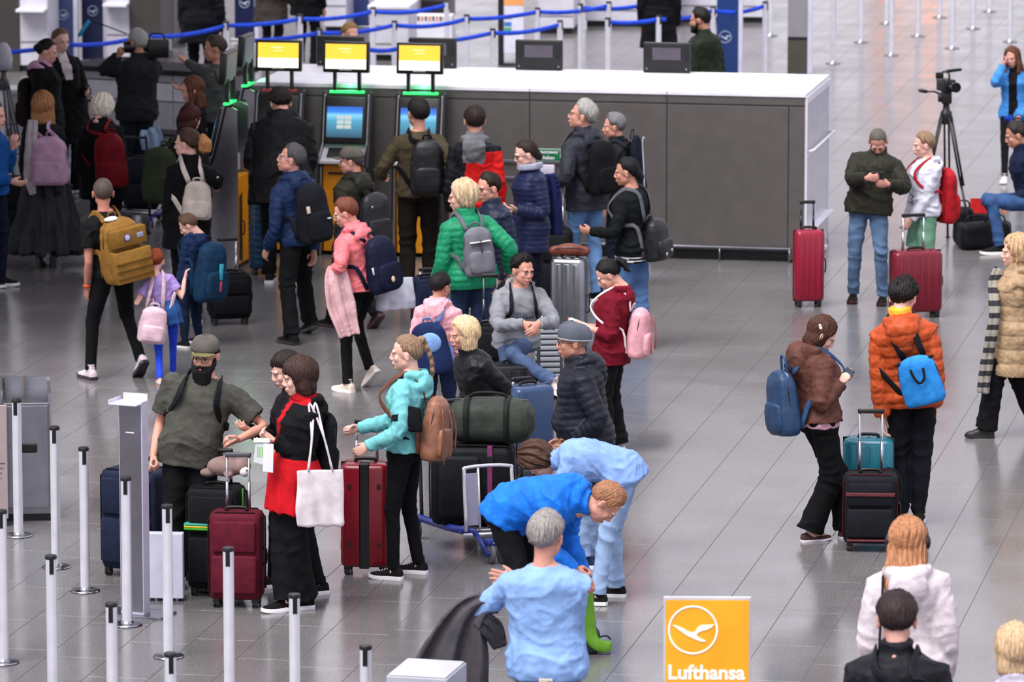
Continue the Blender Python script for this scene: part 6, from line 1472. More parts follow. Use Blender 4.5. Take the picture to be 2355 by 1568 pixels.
g41 = person('boy_navy', 'boy with short brown hair in a navy hoodie looking down', dict(sex='c', yaw=-128, feet=[(425, 800), (458, 790)], top=(427, 496), head=(34, 34, 0), headscale=1.22, skin=PALE, hair=dict(style='short', t=.018), haircol='5c4636', topwear=dict(kind='hoodie', mat=C('1c2c50'), hood=1.3), bottom=dict(kind='jogger', mat=C('0e1c34')), LH=('p', 400, 712, .0)))
backpack(g41, 'navy backpack with a turquoise stripe on the boy', '10304c', W=.34, Hh=.52, D=.20, top=.44, kind='nylon', sh=(-.04, 0), details=[('box', (-.02, .012, .20, .225, -.06, .08), mat('38a0b8', 'plastic'), 'stripe'), ('box', (-.016, .008, .20, .227, -.16, -.07), mat('b04058', 'plastic'), 'stripe')])
g42 = person('blue_edge', 'person in a strong blue jacket cut by the left edge', dict(sex='m', yaw=70, feet=[(0, 656), (-30, 660)], top=(-12, 240), head=(0, 5, 0), skin=PINKSK, hair=dict(style='short'), haircol='3a2c24', lod=1.3, topwear=dict(kind='jacket', mat=C('0e4684')), bottom=dict(kind='jeans', mat=C('0c1426')), RH=('p', 26, 418, -.15), LH=('p', 28, 340, .1)))
g43 = person('kiosk_black', 'large person in black bending over the left kiosk', dict(sex='m', yaw=176, build=1.3, feet=[(620, 650), (672, 652)], top=(652, 240), h=1.84, lean=30, head=(24, 30, 0), skin=PINKSK, hair=dict(style='fringe', t=.02, tb=.02), haircol='1e1412', topwear=dict(kind='coat', mat=NY('0c0c0f'), ease=.05, hem=-.28, hood=1.2), bottom=dict(kind='jeans', mat=C('0a0a0c')), LH=('p', 600, 390, .3), RH=('p', 700, 400, .3)))
g44 = person('navy_walker', 'man with grey hair and glasses in a navy jacket and black trousers', dict(sex='m', yaw=-142, feet=[(672, 792), (716, 768)], top=(672, 330), head=(52, -12, 0), skin=WARM, hair=dict(style='short', t=.018, tb=.014), haircol='4c4a4c', glasses='b8b8c0', topwear=dict(kind='jacket', mat=NY('1a2c50'), ease=.032, hem=-.10, hood=1.2), bottom=dict(kind='chino', mat=C('0b0c10')), shoes=('sneaker', '141214', '1c1a1c', '111111'), RF=(.03, 22, 0), LH=('p', 615, 572, -.02), RH=('p', 722, 580, .05), hipoff=(0, .02)))
backpack(g44, 'charcoal backpack with a small tag on the navy jacket man', '17191f', W=.32, Hh=.52, D=.20, top=.44, details=[('box', (.09, .12, .18, .20, .02, .08), mat('d8c4b4', 'plastic'), 'tag'), ('box', (-.09, -.06, .20, .24, -.06, -.05), mat('c8ccd8', 'plastic'), 'trim')])
g45 = person('cap_olive', 'man in a grey peaked cap and dark olive jacket walking left', dict(sex='m', yaw=-138, feet=[(762, 752), (872, 758)], top=(806, 340), head=(40, 4, 0), skin=WARM, hair=dict(style='short'), haircol='4a4440', hat=('cap', C('5c5852'), C('55514a'), 0), topwear=dict(kind='jacket', mat=NY('282820'), ease=.04, hem=-.14, hood=1.2), bottom=dict(kind='jeans', mat=C('17171a')), shoes=('sneaker', '1a1416', '3a1820', '111111'), RF=(.08, 45, 0), LH=('p', 785, 560, -.1)))
backpack(g45, 'black leather backpack on the man in the olive jacket', '14161c', W=.34, Hh=.46, D=.18, top=.36, kind='leather', sh=(-.04, 0), details=[('ell', (.10, .18, .12, .012, .005, .012), STEEL_L, 'stud')])
g46 = person('olive_shirt', 'tall young man in an olive shirt with a black backpack at the right kiosk', dict(sex='m', yaw=-174, feet=[(938, 694), (990, 690)], top=(962, 234), head=(24, -4, 0), skin=WARM, hair=dict(style='short', t=.016), haircol='161212', topwear=dict(kind='sweater', mat=C('4a4230'), ease=.028, hem=-.06), bottom=dict(kind='chino', mat=C('1c1713')), shoes=('boot', '7a4420', '3a2418', '4a2c14'), LH=('p', 880, 405, .25), LE=(.6, -1, -.3), RH=('p', 1025, 420, -.1)))
backpack(g46, 'black backpack with silver stud on the olive shirt', '0f1014', W=.32, Hh=.50, D=.17, top=.44, kind='leather', sh=(-.06, 0), details=[('ell', (.02, .12, .17, .012, .005, .012), STEEL_L, 'stud')])
g47 = person('red_black_jacket', 'young man in a red and black jacket with a grey hood', dict(sex='m', yaw=178, feet=[(1072, 702), (1108, 704)], top=(1092, 252), head=(8, 0, 0), skin=WARM, hair=dict(style='short', t=.016), haircol='241814', topwear=dict(kind='jacket', mat=NY('17181e'), ease=.034, hood=1.1, collar=1.4, paint=[(lambda l, f, t, a, b: (f < .03) & (l < .075-.12*(t-.2)) & (t < .40) & (a < 0), NY('c81a1a')), (lambda l, f, t, a, b: (b > .0) & (b < .45), NY('c81a1a')), (lambda l, f, t, a, b: (f < -.125) & (t > .30) & (abs(l) < .10) & (b < 0), C('6c6c70')), (lambda l, f, t, a, b: (t > .475) & (abs(l) < .14), C('6c6c70'))]), bottom=dict(kind='jeans', mat=C('151519'))))
g48 = person('coral', 'woman with auburn hair and glasses in a coral jacket walking left', dict(sex='f', yaw=-132, feet=[(800, 902), (862, 892)], top=(782, 498), h=1.58, auto=True, head=(40, 18, 0), skin=WARM, hair=dict(style='short', t=.018, tb=.014), haircol='6c3c2c', glasses='c0b8b0', topwear=dict(kind='jacket', mat=PF('e4767c'), ease=.03, hem=-.06, collar=1.2, hood=.9), bottom=dict(kind='slim', mat=C('0c0c0f'), fat=1.1), shoes=('sneaker', 'cfc0b4', 'e8e0dc', '5a3430'), RF=(.10, 45, 0), LH=('p', 765, 625, -.12), LE=(.8, -.8, -.4), RH=('p', 880, 650, .1)))
backpack(g48, 'navy backpack with a little keyring charm on the coral jacket', '10142e', W=.32, Hh=.46, D=.19, top=.40, kind='nylon', strap='10142e', sh=(-.05, 0), details=[('ell', (.03, .23, -.12, .020, .008, .026), mat('d8b8a0', 'cloth'), 'charm'), ('box', (.12, .15, .1, .14, -.06, .0), mat('cfd4d0', 'plastic'), 'tag')])
tote(g48, -1, 'white padded bag hanging behind the navy backpack', 'c8c8d8', .34, .26, .78, lf=(-.28, -.12), yaw=-20, thick=.16, strapped=False, kind='nylon')
cloth_drape('hanging_jacket', 'pale pink jacket carried over the arm of the coral jacket woman', 'jacket', [atY(775, 612, g48.root.y-.22), atY(775, 640, g48.root.y-.26), atY(785, 700, g48.root.y-.26), atY(805, 772, g48.root.y-.26)], [.07, .10, .12, .085], 'd0a8ac', thick=.05, fold=.02, seed=3)
# ---- behind the service wall
g49 = person('behind_wall', 'bearded man in a dark green jacket behind the service wall', dict(sex='m', yaw=-135, feet=[(1605, 390), (1640, 392)], top=(1606, 22), head=(30, 8, 0), skin=TAN, hair=dict(style='short', t=.018), haircol='16120f', beard=('16120f', .03), lod=2, topwear=dict(kind='jacket', mat=NY('1c2418'), ease=.04), bottom=dict(kind='jeans', mat=C(BLK))))
person('black_coat_back', 'person in a long black coat cut by the top edge near the blue sign', dict(sex='m', yaw=180, feet=[(1500, 212), (1530, 214)], top=(1516, -110), lod=2, skin=TAN, hair=dict(style='short'), haircol='16120f', topwear=dict(kind='coat', mat=C('0a0a10'), hem=-.42), bottom=dict(kind='jeans', mat=C('0a0a10'))))
person('dark_coat_left', 'person in a dark coat cut by the top edge behind the cameraman', dict(sex='m', yaw=170, feet=[(445, 222), (480, 225)], top=(466, -100), lod=2, skin=TAN, hair=dict(style='short'), haircol='16120f', build=1.15, topwear=dict(kind='coat', mat=C('0e0e16'), hem=-.3), bottom=dict(kind='jeans', mat=C('0c0c14'))))
person('grey_coat_top', 'person in a brownish grey coat cut by the top edge above the kiosks', dict(sex='f', yaw=150, feet=[(612, 152), (636, 154)], top=(624, -150), lod=2, skin=TAN, hair=dict(style='short'), haircol='16120f', topwear=dict(kind='coat', mat=C('3a3432'), hem=-.4), bottom=dict(kind='jeans', mat=C('1a181c'))))
person('black_top', 'person all in black cut by the top edge above the left display', dict(sex='m', yaw=150, feet=[(690, 160), (722, 162)], top=(704, -140), lod=2, build=1.1, skin=TAN, hair=dict(style='short'), haircol='16120f', topwear=dict(kind='coat', mat=C('08080c'), hem=-.25), bottom=dict(kind='jeans', mat=C('08080c'))))
person('staff', 'person with fair brown hair hidden behind the left black display', dict(sex='f', yaw=30, feet=[(796, 418), (815, 420)], top=(806, 56), head=(0, 10, 0), lod=2, skin=PINKSK, hair=dict(style='bun'), haircol='8a6c44', topwear=dict(kind='jacket', mat=C('141a34')), bottom=dict(kind='jeans', mat=C('0a0a10'))))

# ================================================================ luggage standing about
suitcase(546, 1392, .35, .22, .64, -6, '581526', 'burgundy fabric suitcase behind the barrier post', 'soft', handle=.36, grip='4a4a50', strapc='2a0a12')
s_ = suitcase(500, 1366, .36, .26, .74, -12, '121316', 'black suitcase with green stripes under the plush toy', 'soft', handle=.22)
for z, c in ((.50, '3fa08c'), (.485, 'd8c030'), (.47, '40b030')):
    g = Geo(); g.add(rbox(-.186, .186, -.165, -.0, z-.008, z+.008, .01, 2)); g.build('stripe', mat(c, 'nylon'), s_)
g = Geo(); g.add(box(.183, .190, -.03, .0, .30, .73)); g.build('stripe', mat('60b040', 'nylon'), s_)
def plush():
    p = atY(520, 1094, s_.location.y-.02); e = thing('plush_toy', 'grey brown plush toy with white muzzle lying on the black suitcase', 'toy', p, R(-8))
    P = [ell((0, 0, .065), (.13, .085, .07), 20, 14), ell((-.12, 0, .02), (.06, .05, .03)), ell((.10, 0, .07), (.07, .07, .06)), ell((.03, -.07, .02), (.03, .04, .02))]
    v, fl, nor = remesh(P, .008, 3); me = raw_mesh('plush_body', v, fl); me.materials.append(C('8c7470')); link('plush_body', me, e)
    g = Geo(); g.add(ell((.135, -.045, .04), (.035, .035, .035), 14, 10)); g.build('muzzle', C('d8d4dc'), e, 'all')
    g = Geo(); g.add(ell((.155, -.075, .055), (.006, .006, .006), 8, 6)); g.build('nose', BLACK, e, 'all')
plush()
q = atY(625, 1012, g3.root.y-.2); e = thing('boarding_pass', 'white and green boarding papers held by the woman in the red dress', 'paper', q, R(-25))
for i, (x, z, w, h, c) in enumerate(((-.07, -.09, .09, .17, 'c4c8cc'), (-.02, -.12, .075, .19, 'd8d8e0'), (-.07, .0, .12, .03, 'dce0d8'))):
    g = Geo(); g.add(rbox(x-w/2, x+w/2, -.002-i*.004, .001-i*.004, z-h/2, z+h/2, .002, 2)); g.build('sheet', mat(c, 'plastic', .7), e, None, RT((0, 0, 0), ry=8-i*6))
for i in range(4): g = Geo(); g.add(box(-.105+i*.012, -.101+i*.012, -.004, -.002, -.12, -.05)); g.build('printed_line', mat('6cc030', 'plastic'), e)
suitcase(318, 1322, .44, .28, .74, -28, '1a2138', 'large navy fabric suitcase behind the sign stand', 'soft', handle=.05)
e = suitcase(392, 1318, .22, .2, .48, 30, '0c0c10', 'small black bag standing beside the navy suitcase', 'soft', nowheel=True, name='travel_bag')
e['category'] = 'bag'
suitcase(842, 1316, .33, .25, .77, -4, '7a1020', 'glossy red hard suitcase with black centre band beside the braided woman', 'hard', ribs='n', handle=.26, hub='c8c4cc', band=None)
sc = [o for o in COL.objects if o.get('label', '').startswith('glossy red hard')][0]
g = Geo(); g.add(rbox(-.035, .035, -.131, .131, .05, .775, .01, 3)); g.build('centre_band', mat('0a0a0c', 'plastic', .3), sc)
for sx in (1, -1):
    for z in (.22, .62): g = Geo(); g.add(rbox(sx*.10-.012, sx*.10+.012, -.130, -.12, z-.02, z+.02, .006)); g.build('corner_mark', mat('3c0810', 'plastic'), sc)
    for z in (.2, .35, .5): g = Geo(); g.add(rbox(sx*.165-.004, sx*.165+.004, -.06, .10, z-.03, z+.03, .004)); g.build('side_panel', mat('8a1424', 'glossy'), sc)
s_ = suitcase(2000, 1262, .37, .24, .54, -4, '14161c', 'black cabin suitcase with a burgundy trim and long handle', 'soft', handle=.42, strapc='3a1014')
g = Geo(); g.add(rbox(-.17, .17, -.152, -.12, .40, .425, .006)); g.add(rbox(-.16, .16, -.156, -.12, .08, .095, .006)); g.build('trim', mat('5c2228', 'leather'), s_)
g = Geo(); g.add(ell((-.02, -.13, .47), (.02, .01, .018))); g.build('red_tag', mat('c02020', 'plastic'), s_, 'all')
suitcase(1996, 1215, .36, .22, .66, -8, '1c6c80', 'turquoise hard suitcase behind the black cabin case', 'hard', nrib=4, band='0c1014')
g = Geo(); P = [tube([(.13*math.cos(a), 0, .12*math.sin(a)) for a in np.linspace(-.6, math.pi+.4, 14)], .055, 12, round_ends=True)]; v, fl, nor = remesh(P, .01, 2); me = raw_mesh('neck_pillow', v, fl); me.materials.append(C('101014')); o = link('neck_pillow', me); o.location = atY(2040, 1130, G(0, 1232).y)+Vector((0, 0, 0)); o.rotation_euler = (0, 0, R(60)); tag(o, 'black neck pillow hooked beside the black cabin case', 'pillow')
suitcase(1858, 704, .27, .20, .70, 8, '8c1430', 'dark red hard suitcase standing alone right of the service wall', 'hard', nrib=4, handle=.24, pole='3a3a40', band='3a0a14')
suitcase(2104, 728, .45, .26, .60, 10, '6c1024', 'burgundy ribbed hard suitcase in front of the boy', 'hard', nrib=6, handle=.30, band='1a0a0e')
suitcase(1310, 815, .30, .24, .84, -14, '94969c', 'tall silver grey hard suitcase with a brown pouch on top', 'metal', nrib=3, band='5a5e68')
e = thing('pouch', 'brown leather pouch lying on the tall silver suitcase', 'pouch', G(1310, 815)+Vector((0, 0, .845)), R(-5)); P = [ell((0, 0, .06), (.135, .07, .055), 20, 12), tube([(-.13, 0, .05), (.13, 0, .05)], .045, 12, round_ends=True)]; v, fl, nor = remesh(P, .008, 2); v = v+nor*(wob(v, 22)*.003)[:, None]; me = raw_mesh('pouch_body', v, fl); me.materials.append(mat('6e3424', 'leather')); link('pouch_body', me, e)
g = Geo(); g.add(tube(bend([(-.13, -.04, .07), (-.06, -.065, .085), (.06, -.065, .085), (.13, -.04, .07)], 3), .004, 6)); g.build('zip', mat('2c1410', 'plastic'), e)
s_ = suitcase(1262, 915, .22, .20, .62, 6, 'a8acb6', 'silver and black ribbed suitcase under the hands of the seated man', 'hard', ribs='h', nrib=11, handle=.12, band=None)
for ch in s_.children:
    if ch.name.startswith('shell'): ch.data.materials[0] = mat('3a3c44', 'plastic')
suitcase(1214, 1090, .34, .26, .68, 32, '2c4266', 'large slate blue suitcase behind the man with the ribbed cap', 'hard', ribs='n', handle=.03, band='22304c')
suitcase(1178, 968, .40, .26, .47, 10, '101014', 'black suitcase on which the man in the grey sweatshirt sits', 'hard', nrib=4)
suitcase(1128, 930, .26, .22, .66, 0, '15161a', 'black suitcase with a raised handle below the green jacket', 'soft', handle=.38, pole='55555c')
suitcase(985, 800, .26, .22, .62, 12, '141c34', 'dark navy suitcase left of the green jacket woman', 'soft', handle=.05)
suitcase(1278, 700, .28, .22, .70, -6, '15171c', 'black suitcase with tall handle between the long navy coat and the tall man', 'soft', handle=.40)
suitcase(524, 614, .28, .24, .72, -6, '0c0c0f', 'tall black suitcase under the hand of the ponytail woman', 'hard', nrib=4)
suitcase(528, 744, .36, .24, .46, 12, '0e0e12', 'low black suitcase behind the boy in navy', 'soft', handle=.28)
suitcase(602, 628, .22, .26, .70, 8, '1c4460', 'petrol blue ribbed suitcase at the foot of the left kiosk', 'hard', ribs='h', nrib=10, hub='c8c8d0')
suitcase(205, 440, .26, .22, .55, 10, '101014', 'black suitcase held by the woman with white scarf', 'soft', handle=.40)
suitcase(40, 560, .34, .26, .62, 8, '0a0a0e', 'black suitcase beside the person in blue at the left edge', 'soft')
# ---------------------------------------------------------------- luggage carts
def cart(px, py, yaw, label, loaded=True):
    """nose with ad frame and twin wheels at -y, push handle at +y"""
    p = G(px, py); e = thing('luggage_cart', label, 'cart', p, R(yaw)); bl = mat('1c2c80', 'plastic', .35); wt = mat('dcdce6', 'plastic', .25, .5)
    g = Geo(); g.add(tube(bend([(-.17, -.36, .20), (-.17, -.31, .58), (-.14, -.30, .64), (.14, -.30, .64), (.17, -.31, .58), (.17, -.36, .20)], 4), .013, 10, up=(0, 1, 0)))
    g.add(tube([(-.07, -.35, .20), (-.07, -.30, .64)], .010, 8)); g.build('front_frame', wt, e, 'all')
    g = Geo(); g.add(skin_rings([[(-.165, -.345, .24), (-.075, -.345, .24), (-.075, -.335, .24), (-.165, -.335, .24)], [(-.165, -.315, .60), (-.075, -.315, .60), (-.075, -.305, .60), (-.165, -.305, .60)]])); g.build('advert_plate', mat('9a98b0', 'plastic'), e)
    for s in (1, -1):
        g = Geo(); g.add(tube([(s*.30, .42, .16), (s*.22, .0, .17), (s*.12, -.42, .20)], [(.018, .028)]*3, 8)); g.build('side_rail', bl, e, 'all')
        g = Geo(); g.add(tube([(s*.30, .42, .16), (s*.31, .46, .06)], [(.022, .02)]*2, 8)); g.build('wheel_fork', bl, e, 'all')
        g = Geo(); g.add(lathe([(0, -.02), (.055, -.02), (.062, -.012), (.062, .012), (.055, .02), (0, .02)], 20, RT((s*.30, .47, .062), ry=90))); g.build('wheel', mat('3a3a40', 'plastic'), e, 40)
        g = Geo(); g.add(lathe([(0, -.018), (.062, -.018), (.072, -.01), (.072, .01), (.062, .018), (0, .018)], 20, RT((s*.035, -.52, .072), ry=90))); g.build('wheel', mat('5a5a62', 'plastic'), e, 40)
        g = Geo(); g.add(tube([(s*.12, -.42, .20), (s*.075, -.58, .07)], [(.014, .02)]*2, 8)); g.build('nose_arm', bl, e, 'all')
    g = Geo()
    for y in (-.38, -.22, -.06, .10, .26): g.add(tube([(-.15-(y+.38)*.2, y, .175), (.15+(y+.38)*.2, y, .175)], .010, 8))
    g.add(tube([(-.20, -.40, .185), (.20, -.40, .185)], .012, 8)); g.build('deck_bar', wt, e, 'all')
    g = Geo(); g.add(rbox(-.15, .15, -.36, .36, .160, .178, .01)); g.build('deck_plate', mat('4a4a52', 'plastic'), e)
    g = Geo(); g.add(rbox(-.08, .08, -.56, -.46, .13, .17, .02)); g.build('front_bumper', bl, e)
    for s in (1, -1): g = Geo(); g.add(ell((s*.03, -.565, .15), (.006, .004, .006), 8, 6)); g.build('bolt', STEEL_L, e)
    g = Geo(); g.add(tube(bend([(-.28, .42, .17), (-.28, .48, .90), (-.22, .52, .96), (.22, .52, .96), (.28, .48, .90), (.28, .42, .17)], 4), .014, 10, up=(0, 1, 0))); g.build('push_handle', mat('26262c', 'plastic'), e, 'all')
    return e
c1 = cart(1095, 1262, 16, 'silver luggage cart with blue rails carrying the black case and green duffle')
Y0 = G(1098, 1290).y
def big_case():
    e = thing('suitcase', 'large black suitcase with a pink and blue strap standing on the cart', 'suitcase', G(1092, 1262)+Vector((0, .02, .185)), R(-4))
    g = Geo(); g.add(rbox(-.30, .28, -.15, .17, 0, .56, .06, 5, .05)); g.build('shell', NY('101115'), e, 45)
    g = Geo(); g.add(rbox(-.24, .05, -.18, -.12, .06, .50, .04, 4, .03)); g.build('pocket', NY('16171c'), e, 45)
    g = Geo()
    for y in (-.12, .14): g.add(tube(bend([(-.303, y, .05), (-.303, y, .5), (-.25, y, .563), (.23, y, .563), (.283, y, .5), (.283, y, .05)], 3), .006, 6))
    g.build('piping', BLACK, e)
    g = Geo(); g.add(rbox(.10, .135, -.158, .178, -.004, .568, .004, 2)); g.build('luggage_strap', stripes('a02c58', '28387c', 0, 60, .5), e)
    g = Geo(); g.add(rbox(.09, .145, -.168, -.15, .46, .50, .004, 2)); g.build('buckle', BLACK, e)
big_case()
def duffle():
    e = thing('duffle_bag', 'dark green duffle bag lying on top of the black case on the cart', 'bag', G(1130, 1262)+Vector((0, .03, .755)), R(-6)); rings = []
    for x in np.linspace(-.31, .31, 15):
        s = (1-(abs(x)/.318)**6)**.5; ring = []
        for a in np.linspace(0, 2*math.pi, 33)[:-1]:
            ring.append((x, .17*s*math.copysign(abs(math.cos(a))**.7, math.cos(a)), .155+.155*s*math.copysign(abs(math.sin(a))**.7, math.sin(a))))
        rings.append(ring)
    v, fl, nor = remesh([skin_rings(rings)], .009, 1); v = v+nor*(wob(v, 10)*.008+wob(v, 26, 2)*.003)[:, None]
    me = raw_mesh('bag_body', v, fl); me.materials.append(NY('343a34')); link('bag_body', me, e)
    for x in (-.16, .12):
        g = Geo(); ring = [(x, .178*math.copysign(abs(math.cos(a))**.7, math.cos(a)), .155+.163*math.copysign(abs(math.sin(a))**.7, math.sin(a))) for a in np.linspace(0, 2*math.pi, 33)]
        g.add(tube(ring, [(.004, .022)]*33, 6, cap=False, up=(1, 0, 0))); g.build('webbing', NY('1c1f1e'), e, 'all')
    g = Geo(); g.add(tube(bend([(-.16, -.02, .315), (-.10, -.03, .35), (.06, -.03, .35), (.12, -.02, .315)], 3), .010, 8)); g.build('handle', NY('1c1f1e'), e, 'all')
    g = Geo(); g.add(tube([(-.26, 0, .300), (.26, 0, .300)], .005, 6)); g.build('zip', BLACK, e)
duffle()
cart(325, 520, 160, 'luggage cart with dark frame behind the tan backpack man')
suitcase(325, 519, .34, .24, .50, 12, '1a1c28', 'dark bag case on the rear luggage cart', 'soft', nowheel=True, z=.18)
# pale jacket bundle on the rear cart
o = cloth_drape('folded_coat', 'light blue and white folded coat on the rear luggage cart', 'coat', [G(345, 500)+Vector((0, 0, .9)), G(350, 500)+Vector((0, -.05, .82)), G(352, 500)+Vector((0, -.06, .70))], [.10, .12, .10], '8fa4c0', thick=.06, fold=.02)
# ---------------------------------------------------------------- green bag held by the blue jacket person
def green_bag():
    p = G(1350, 1500); e = thing('rucksack', 'lime green and dark grey rucksack held above the floor by the blue jacket person', 'bag', p, R(15))
    P = [rbox(-.10, .08, -.08, .08, .0, .16, .05, 5), tube([(-.02, 0, .12), (-.03, 0, .30), (-.01, 0, .48)], [(.085, .06), (.07, .05), (.045, .03)], 16, round_ends=True)]
    v, fl, nor = remesh(P, .009, 2); v = v+nor*(wob(v, 22)*.005)[:, None]; me = raw_mesh('bag_body', v, fl); me.materials.append(NY('3a3c42')); link('bag_body', me, e)
    g = Geo(); g.add(tube(bend([(-.03, -.07, .50), (-.02, -.095, .30), (.0, -.10, .12), (.06, -.10, .06), (.13, -.08, .04)], 4), [(.042, .014)]*17, 8, up=(0, 1, 0))); g.build('shoulder_strap', NY('6aa034'), e, 'all')
    g = Geo(); g.add(tube(bend([(.02, -.06, .10), (.10, -.08, .12), (.14, -.05, .09)], 4), .006, 6)); g.add(tube(bend([(-.02, 0, .48), (-.03, -.02, .56), (0, -.02, .60)], 3), .008, 6)); g.build('cord', BLACK, e, 'all')
    g = Geo(); g.add(rbox(.06, .13, -.10, -.06, .0, .02, .008)); g.build('buckle', mat('4a4c54', 'plastic'), e)
green_bag()
# black bag with loose straps behind the bending pair
e = thing('backpack', 'black backpack with dangling straps behind the bending pair', 'backpack', G(1398, 1330)+Vector((0, 0, .28)), R(20))
v, fl, nor = remesh([rbox(-.12, .03, -.06, .08, .20, .42, .05, 5)], .01, 2); me = raw_mesh('bag_body', v, fl); me.materials.append(NY('101014')); link('bag_body', me, e)
for pts in ([(.03, -.04, .38), (.06, -.06, .20), (.05, -.05, .02), (.02, -.05, -.08)], [(-.02, -.06, .25), (-.01, -.07, .12)]):
    g = Geo(); g.add(tube(bend(pts, 4), [(.012, .004)]*((len(pts)-1)*4+1), 6, up=(0, 1, 0))); g.build('strap', NY('0c0c10'), e, 'all')
# ---------------------------------------------------------------- video tripod on the right
def tripod(px, py, label, col='101013', camera=True, h=1.30, spread=.34):
    p = G(px, py); e = thing('video_tripod', label, 'tripod', p, 0); m = mat(col, 'plastic')
    for a in (200, 320, 80):
        c, s = math.cos(R(a)), math.sin(R(a)); g = Geo()
        for o_ in (-.022, .022): g.add(tube([(-s*o_+c*.05, c*o_+s*.05, h-.05), (-s*o_+c*spread*.6, c*o_+s*spread*.6, h*.45)], .011, 8))
        g.add(tube([(c*spread*.5, s*spread*.5, h*.52), (c*spread, s*spread, .02)], .012, 8)); g.add(ell((c*spread, s*spread, .018), (.02, .02, .018)))
        g.build('leg', m, e, 'all')
    g = Geo(); g.add(lathe([(0, h-.12), (.05, h-.12), (.06, h-.04), (.055, h), (.035, h+.02), (.03, h+.08), (.045, h+.12), (0, h+.12)], 20)); g.build('bowl', m, e, 40)
    g = Geo(); g.add(rbox(-.05, .05, -.06, .06, h+.08, h+.20, .02)); g.add(lathe([(0, -.06), (.045, -.06), (.045, .06), (0, .06)], 16, RT((-.02, 0, h+.14), ry=90))); g.build('fluid_head', m, e, 40)
    g = Geo(); g.add(tube([(-.03, 0, h+.16), (-.12, -.02, h+.20), (-.20, -.02, h+.20)], .009, 8)); g.add(tube([(-.20, -.02, h+.20), (-.26, -.02, h+.21)], .018, 8, round_ends=True)); g.build('pan_handle', m, e, 'all')
    if camera:
        q = thing('video_camera', 'black video camera with monitor and microphone on the tripod', 'camera', p+Vector((0, 0, h+.20)), R(20)); 
        g = Geo(); g.add(rbox(-.06, .06, -.10, .12, .0, .12, .02)); g.build('camera_body', BLACK, q, 45)
        g = Geo(); g.add(lathe([(0, 0), (.038, 0), (.042, .05), (.045, .12), (.05, .125), (.05, .14), (0, .14)], 18, RT((0, -.09, .06), rx=90))); g.build('lens', mat('08080a', 'glossy'), q, 40)
        g = Geo(); g.add(tube(bend([(0, .10, .12), (0, .09, .18), (0, -.05, .18), (0, -.06, .12)], 4), .010, 8)); g.build('top_handle', BLACK, q, 'all')
        g = Geo(); g.add(tube([(.02, .05, .19), (.10, -.10, .22)], .016, 10, round_ends=True)); g.build('microphone', BLACK, q, 'all')
        g = Geo(); g.add(rbox(-.12, -.04, -.02, .0, .13, .19, .006)); g.build('viewfinder', BLACK, q, 45)
    return e
tripod(2172, 560, 'black video tripod beside the boy with the red backpack')
tripod(12, 430, 'grey camera tripod at the left edge', '4a4c50', camera=False, h=1.15)
o = G(12, 430); e = thing('white_cover', 'pale hood-like cover on the grey tripod at the left edge', 'cover', o+Vector((0, 0, 1.25)), 0); g = Geo(); g.add(lathe([(0, 0), (.09, 0), (.10, .12), (.08, .22), (.04, .28), (0, .29)], 20)); g.build('cover', mat('b8b8c4', 'cloth'), e, 'all')
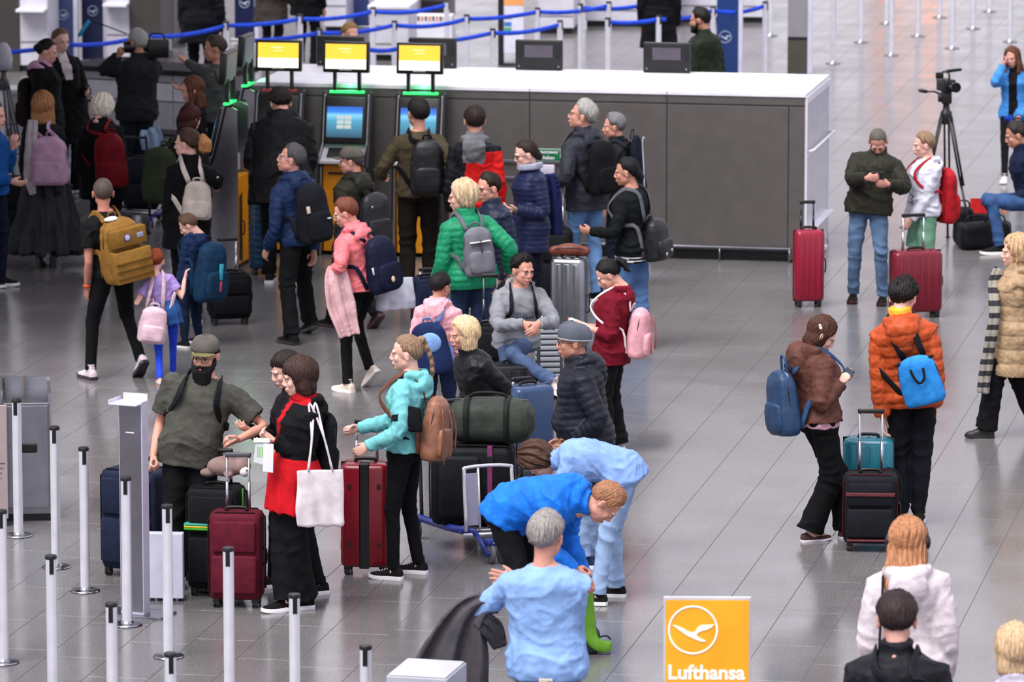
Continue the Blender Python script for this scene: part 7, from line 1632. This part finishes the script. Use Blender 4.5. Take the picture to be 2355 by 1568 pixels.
def shoulder_camera():
    p = atY(352, 112, g34.root.y+.02); e = thing('shoulder_camera', 'black broadcast camera on the shoulder of the grey-haired cameraman', 'camera', p, R(10))
    g = Geo(); g.add(rbox(-.06, .16, -.07, .07, -.09, .10, .02)); g.build('camera_body', BLACK, e, 45)
    g = Geo(); g.add(tube([(-.06, 0, .02), (-.22, .0, .02)], .05, 14)); g.add(tube([(-.22, 0, .02), (-.30, 0, .02)], .06, 14)); g.build('lens', BLACK, e, 40)
    g = Geo(); g.add(rbox(.15, .19, -.03, .03, -.02, .09, .006)); g.build('battery', mat('c8c8d0', 'plastic'), e)
    g = Geo(); g.add(tube(bend([(-.04, 0, .10), (-.02, 0, .15), (.10, 0, .15), (.12, 0, .10)], 3), .010, 8)); g.build('top_handle', BLACK, e, 'all')
    q = atY(205, 45, g34.root.y+.1); q2 = atY(292, 78, g34.root.y+.1); e = thing('boom_microphone', 'boom pole with a turquoise light tube above the cameraman', 'microphone', q2, 0)
    g = Geo(); g.add(tube([Vector((0, 0, 0)), q-q2], .007, 6)); g.build('pole', BLACK, e, 'all')
    a = atY(203, 50, g34.root.y+.1)-q2; b = atY(183, 80, g34.root.y+.1)-q2; g = Geo(); g.add(tube([a, b], .022, 10, round_ends=True)); g.build('windshield', mat('1c8cb4', 'plastic'), e, 'all')
shoulder_camera()
# ---------------------------------------------------------------- camera crew bags on the right
for i, (px, py, w, d, h, yaw, c, lab) in enumerate(((2242, 572, .34, .26, .26, 12, '0c0c10', 'black equipment bag in front of the crouching man'), (2290, 560, .30, .24, .22, -10, '141418', 'second black equipment bag by the knee of the crouching man'), (2215, 560, .20, .2, .36, 0, '0c0c10', 'small upright black bag beside the tripod legs'))):
    e = thing('equipment_bag', lab, 'bag', G(px, py), R(yaw)); v, fl, nor = remesh([rbox(-w/2, w/2, -d/2, d/2, 0, h, .06, 5, .05)], .012, 1); v = v+nor*(wob(v, 16, i)*.008)[:, None]; v[:, 2] = np.maximum(v[:, 2], 0)
    me = raw_mesh('bag_body', v, fl); me.materials.append(NY(c)); link('bag_body', me, e)
    g = Geo(); g.add(tube(bend([(-w*.3, 0, h), (-w*.2, 0, h+.06), (w*.2, 0, h+.06), (w*.3, 0, h)], 3), .008, 6)); g.build('handle', NY('1a1a20'), e, 'all')
e = thing('open_bag', 'black bag with an open red lining on the floor near the tripod', 'bag', G(2248, 545), 0); g = Geo(); g.add(rbox(-.13, .13, -.1, .1, 0, .24, .04)); g.build('bag_body', NY('101014'), e, 45); g = Geo(); g.add(skin_rings([[(-.09, -.02, .24), (.09, -.02, .24), (.09, .02, .24), (-.09, .02, .24)], [(-.07, .03, .38), (.06, .03, .38), (.06, .05, .38), (-.07, .05, .38)]])); g.build('lining', NY('b01418'), e)

bpy.data.objects.remove(_tmp)
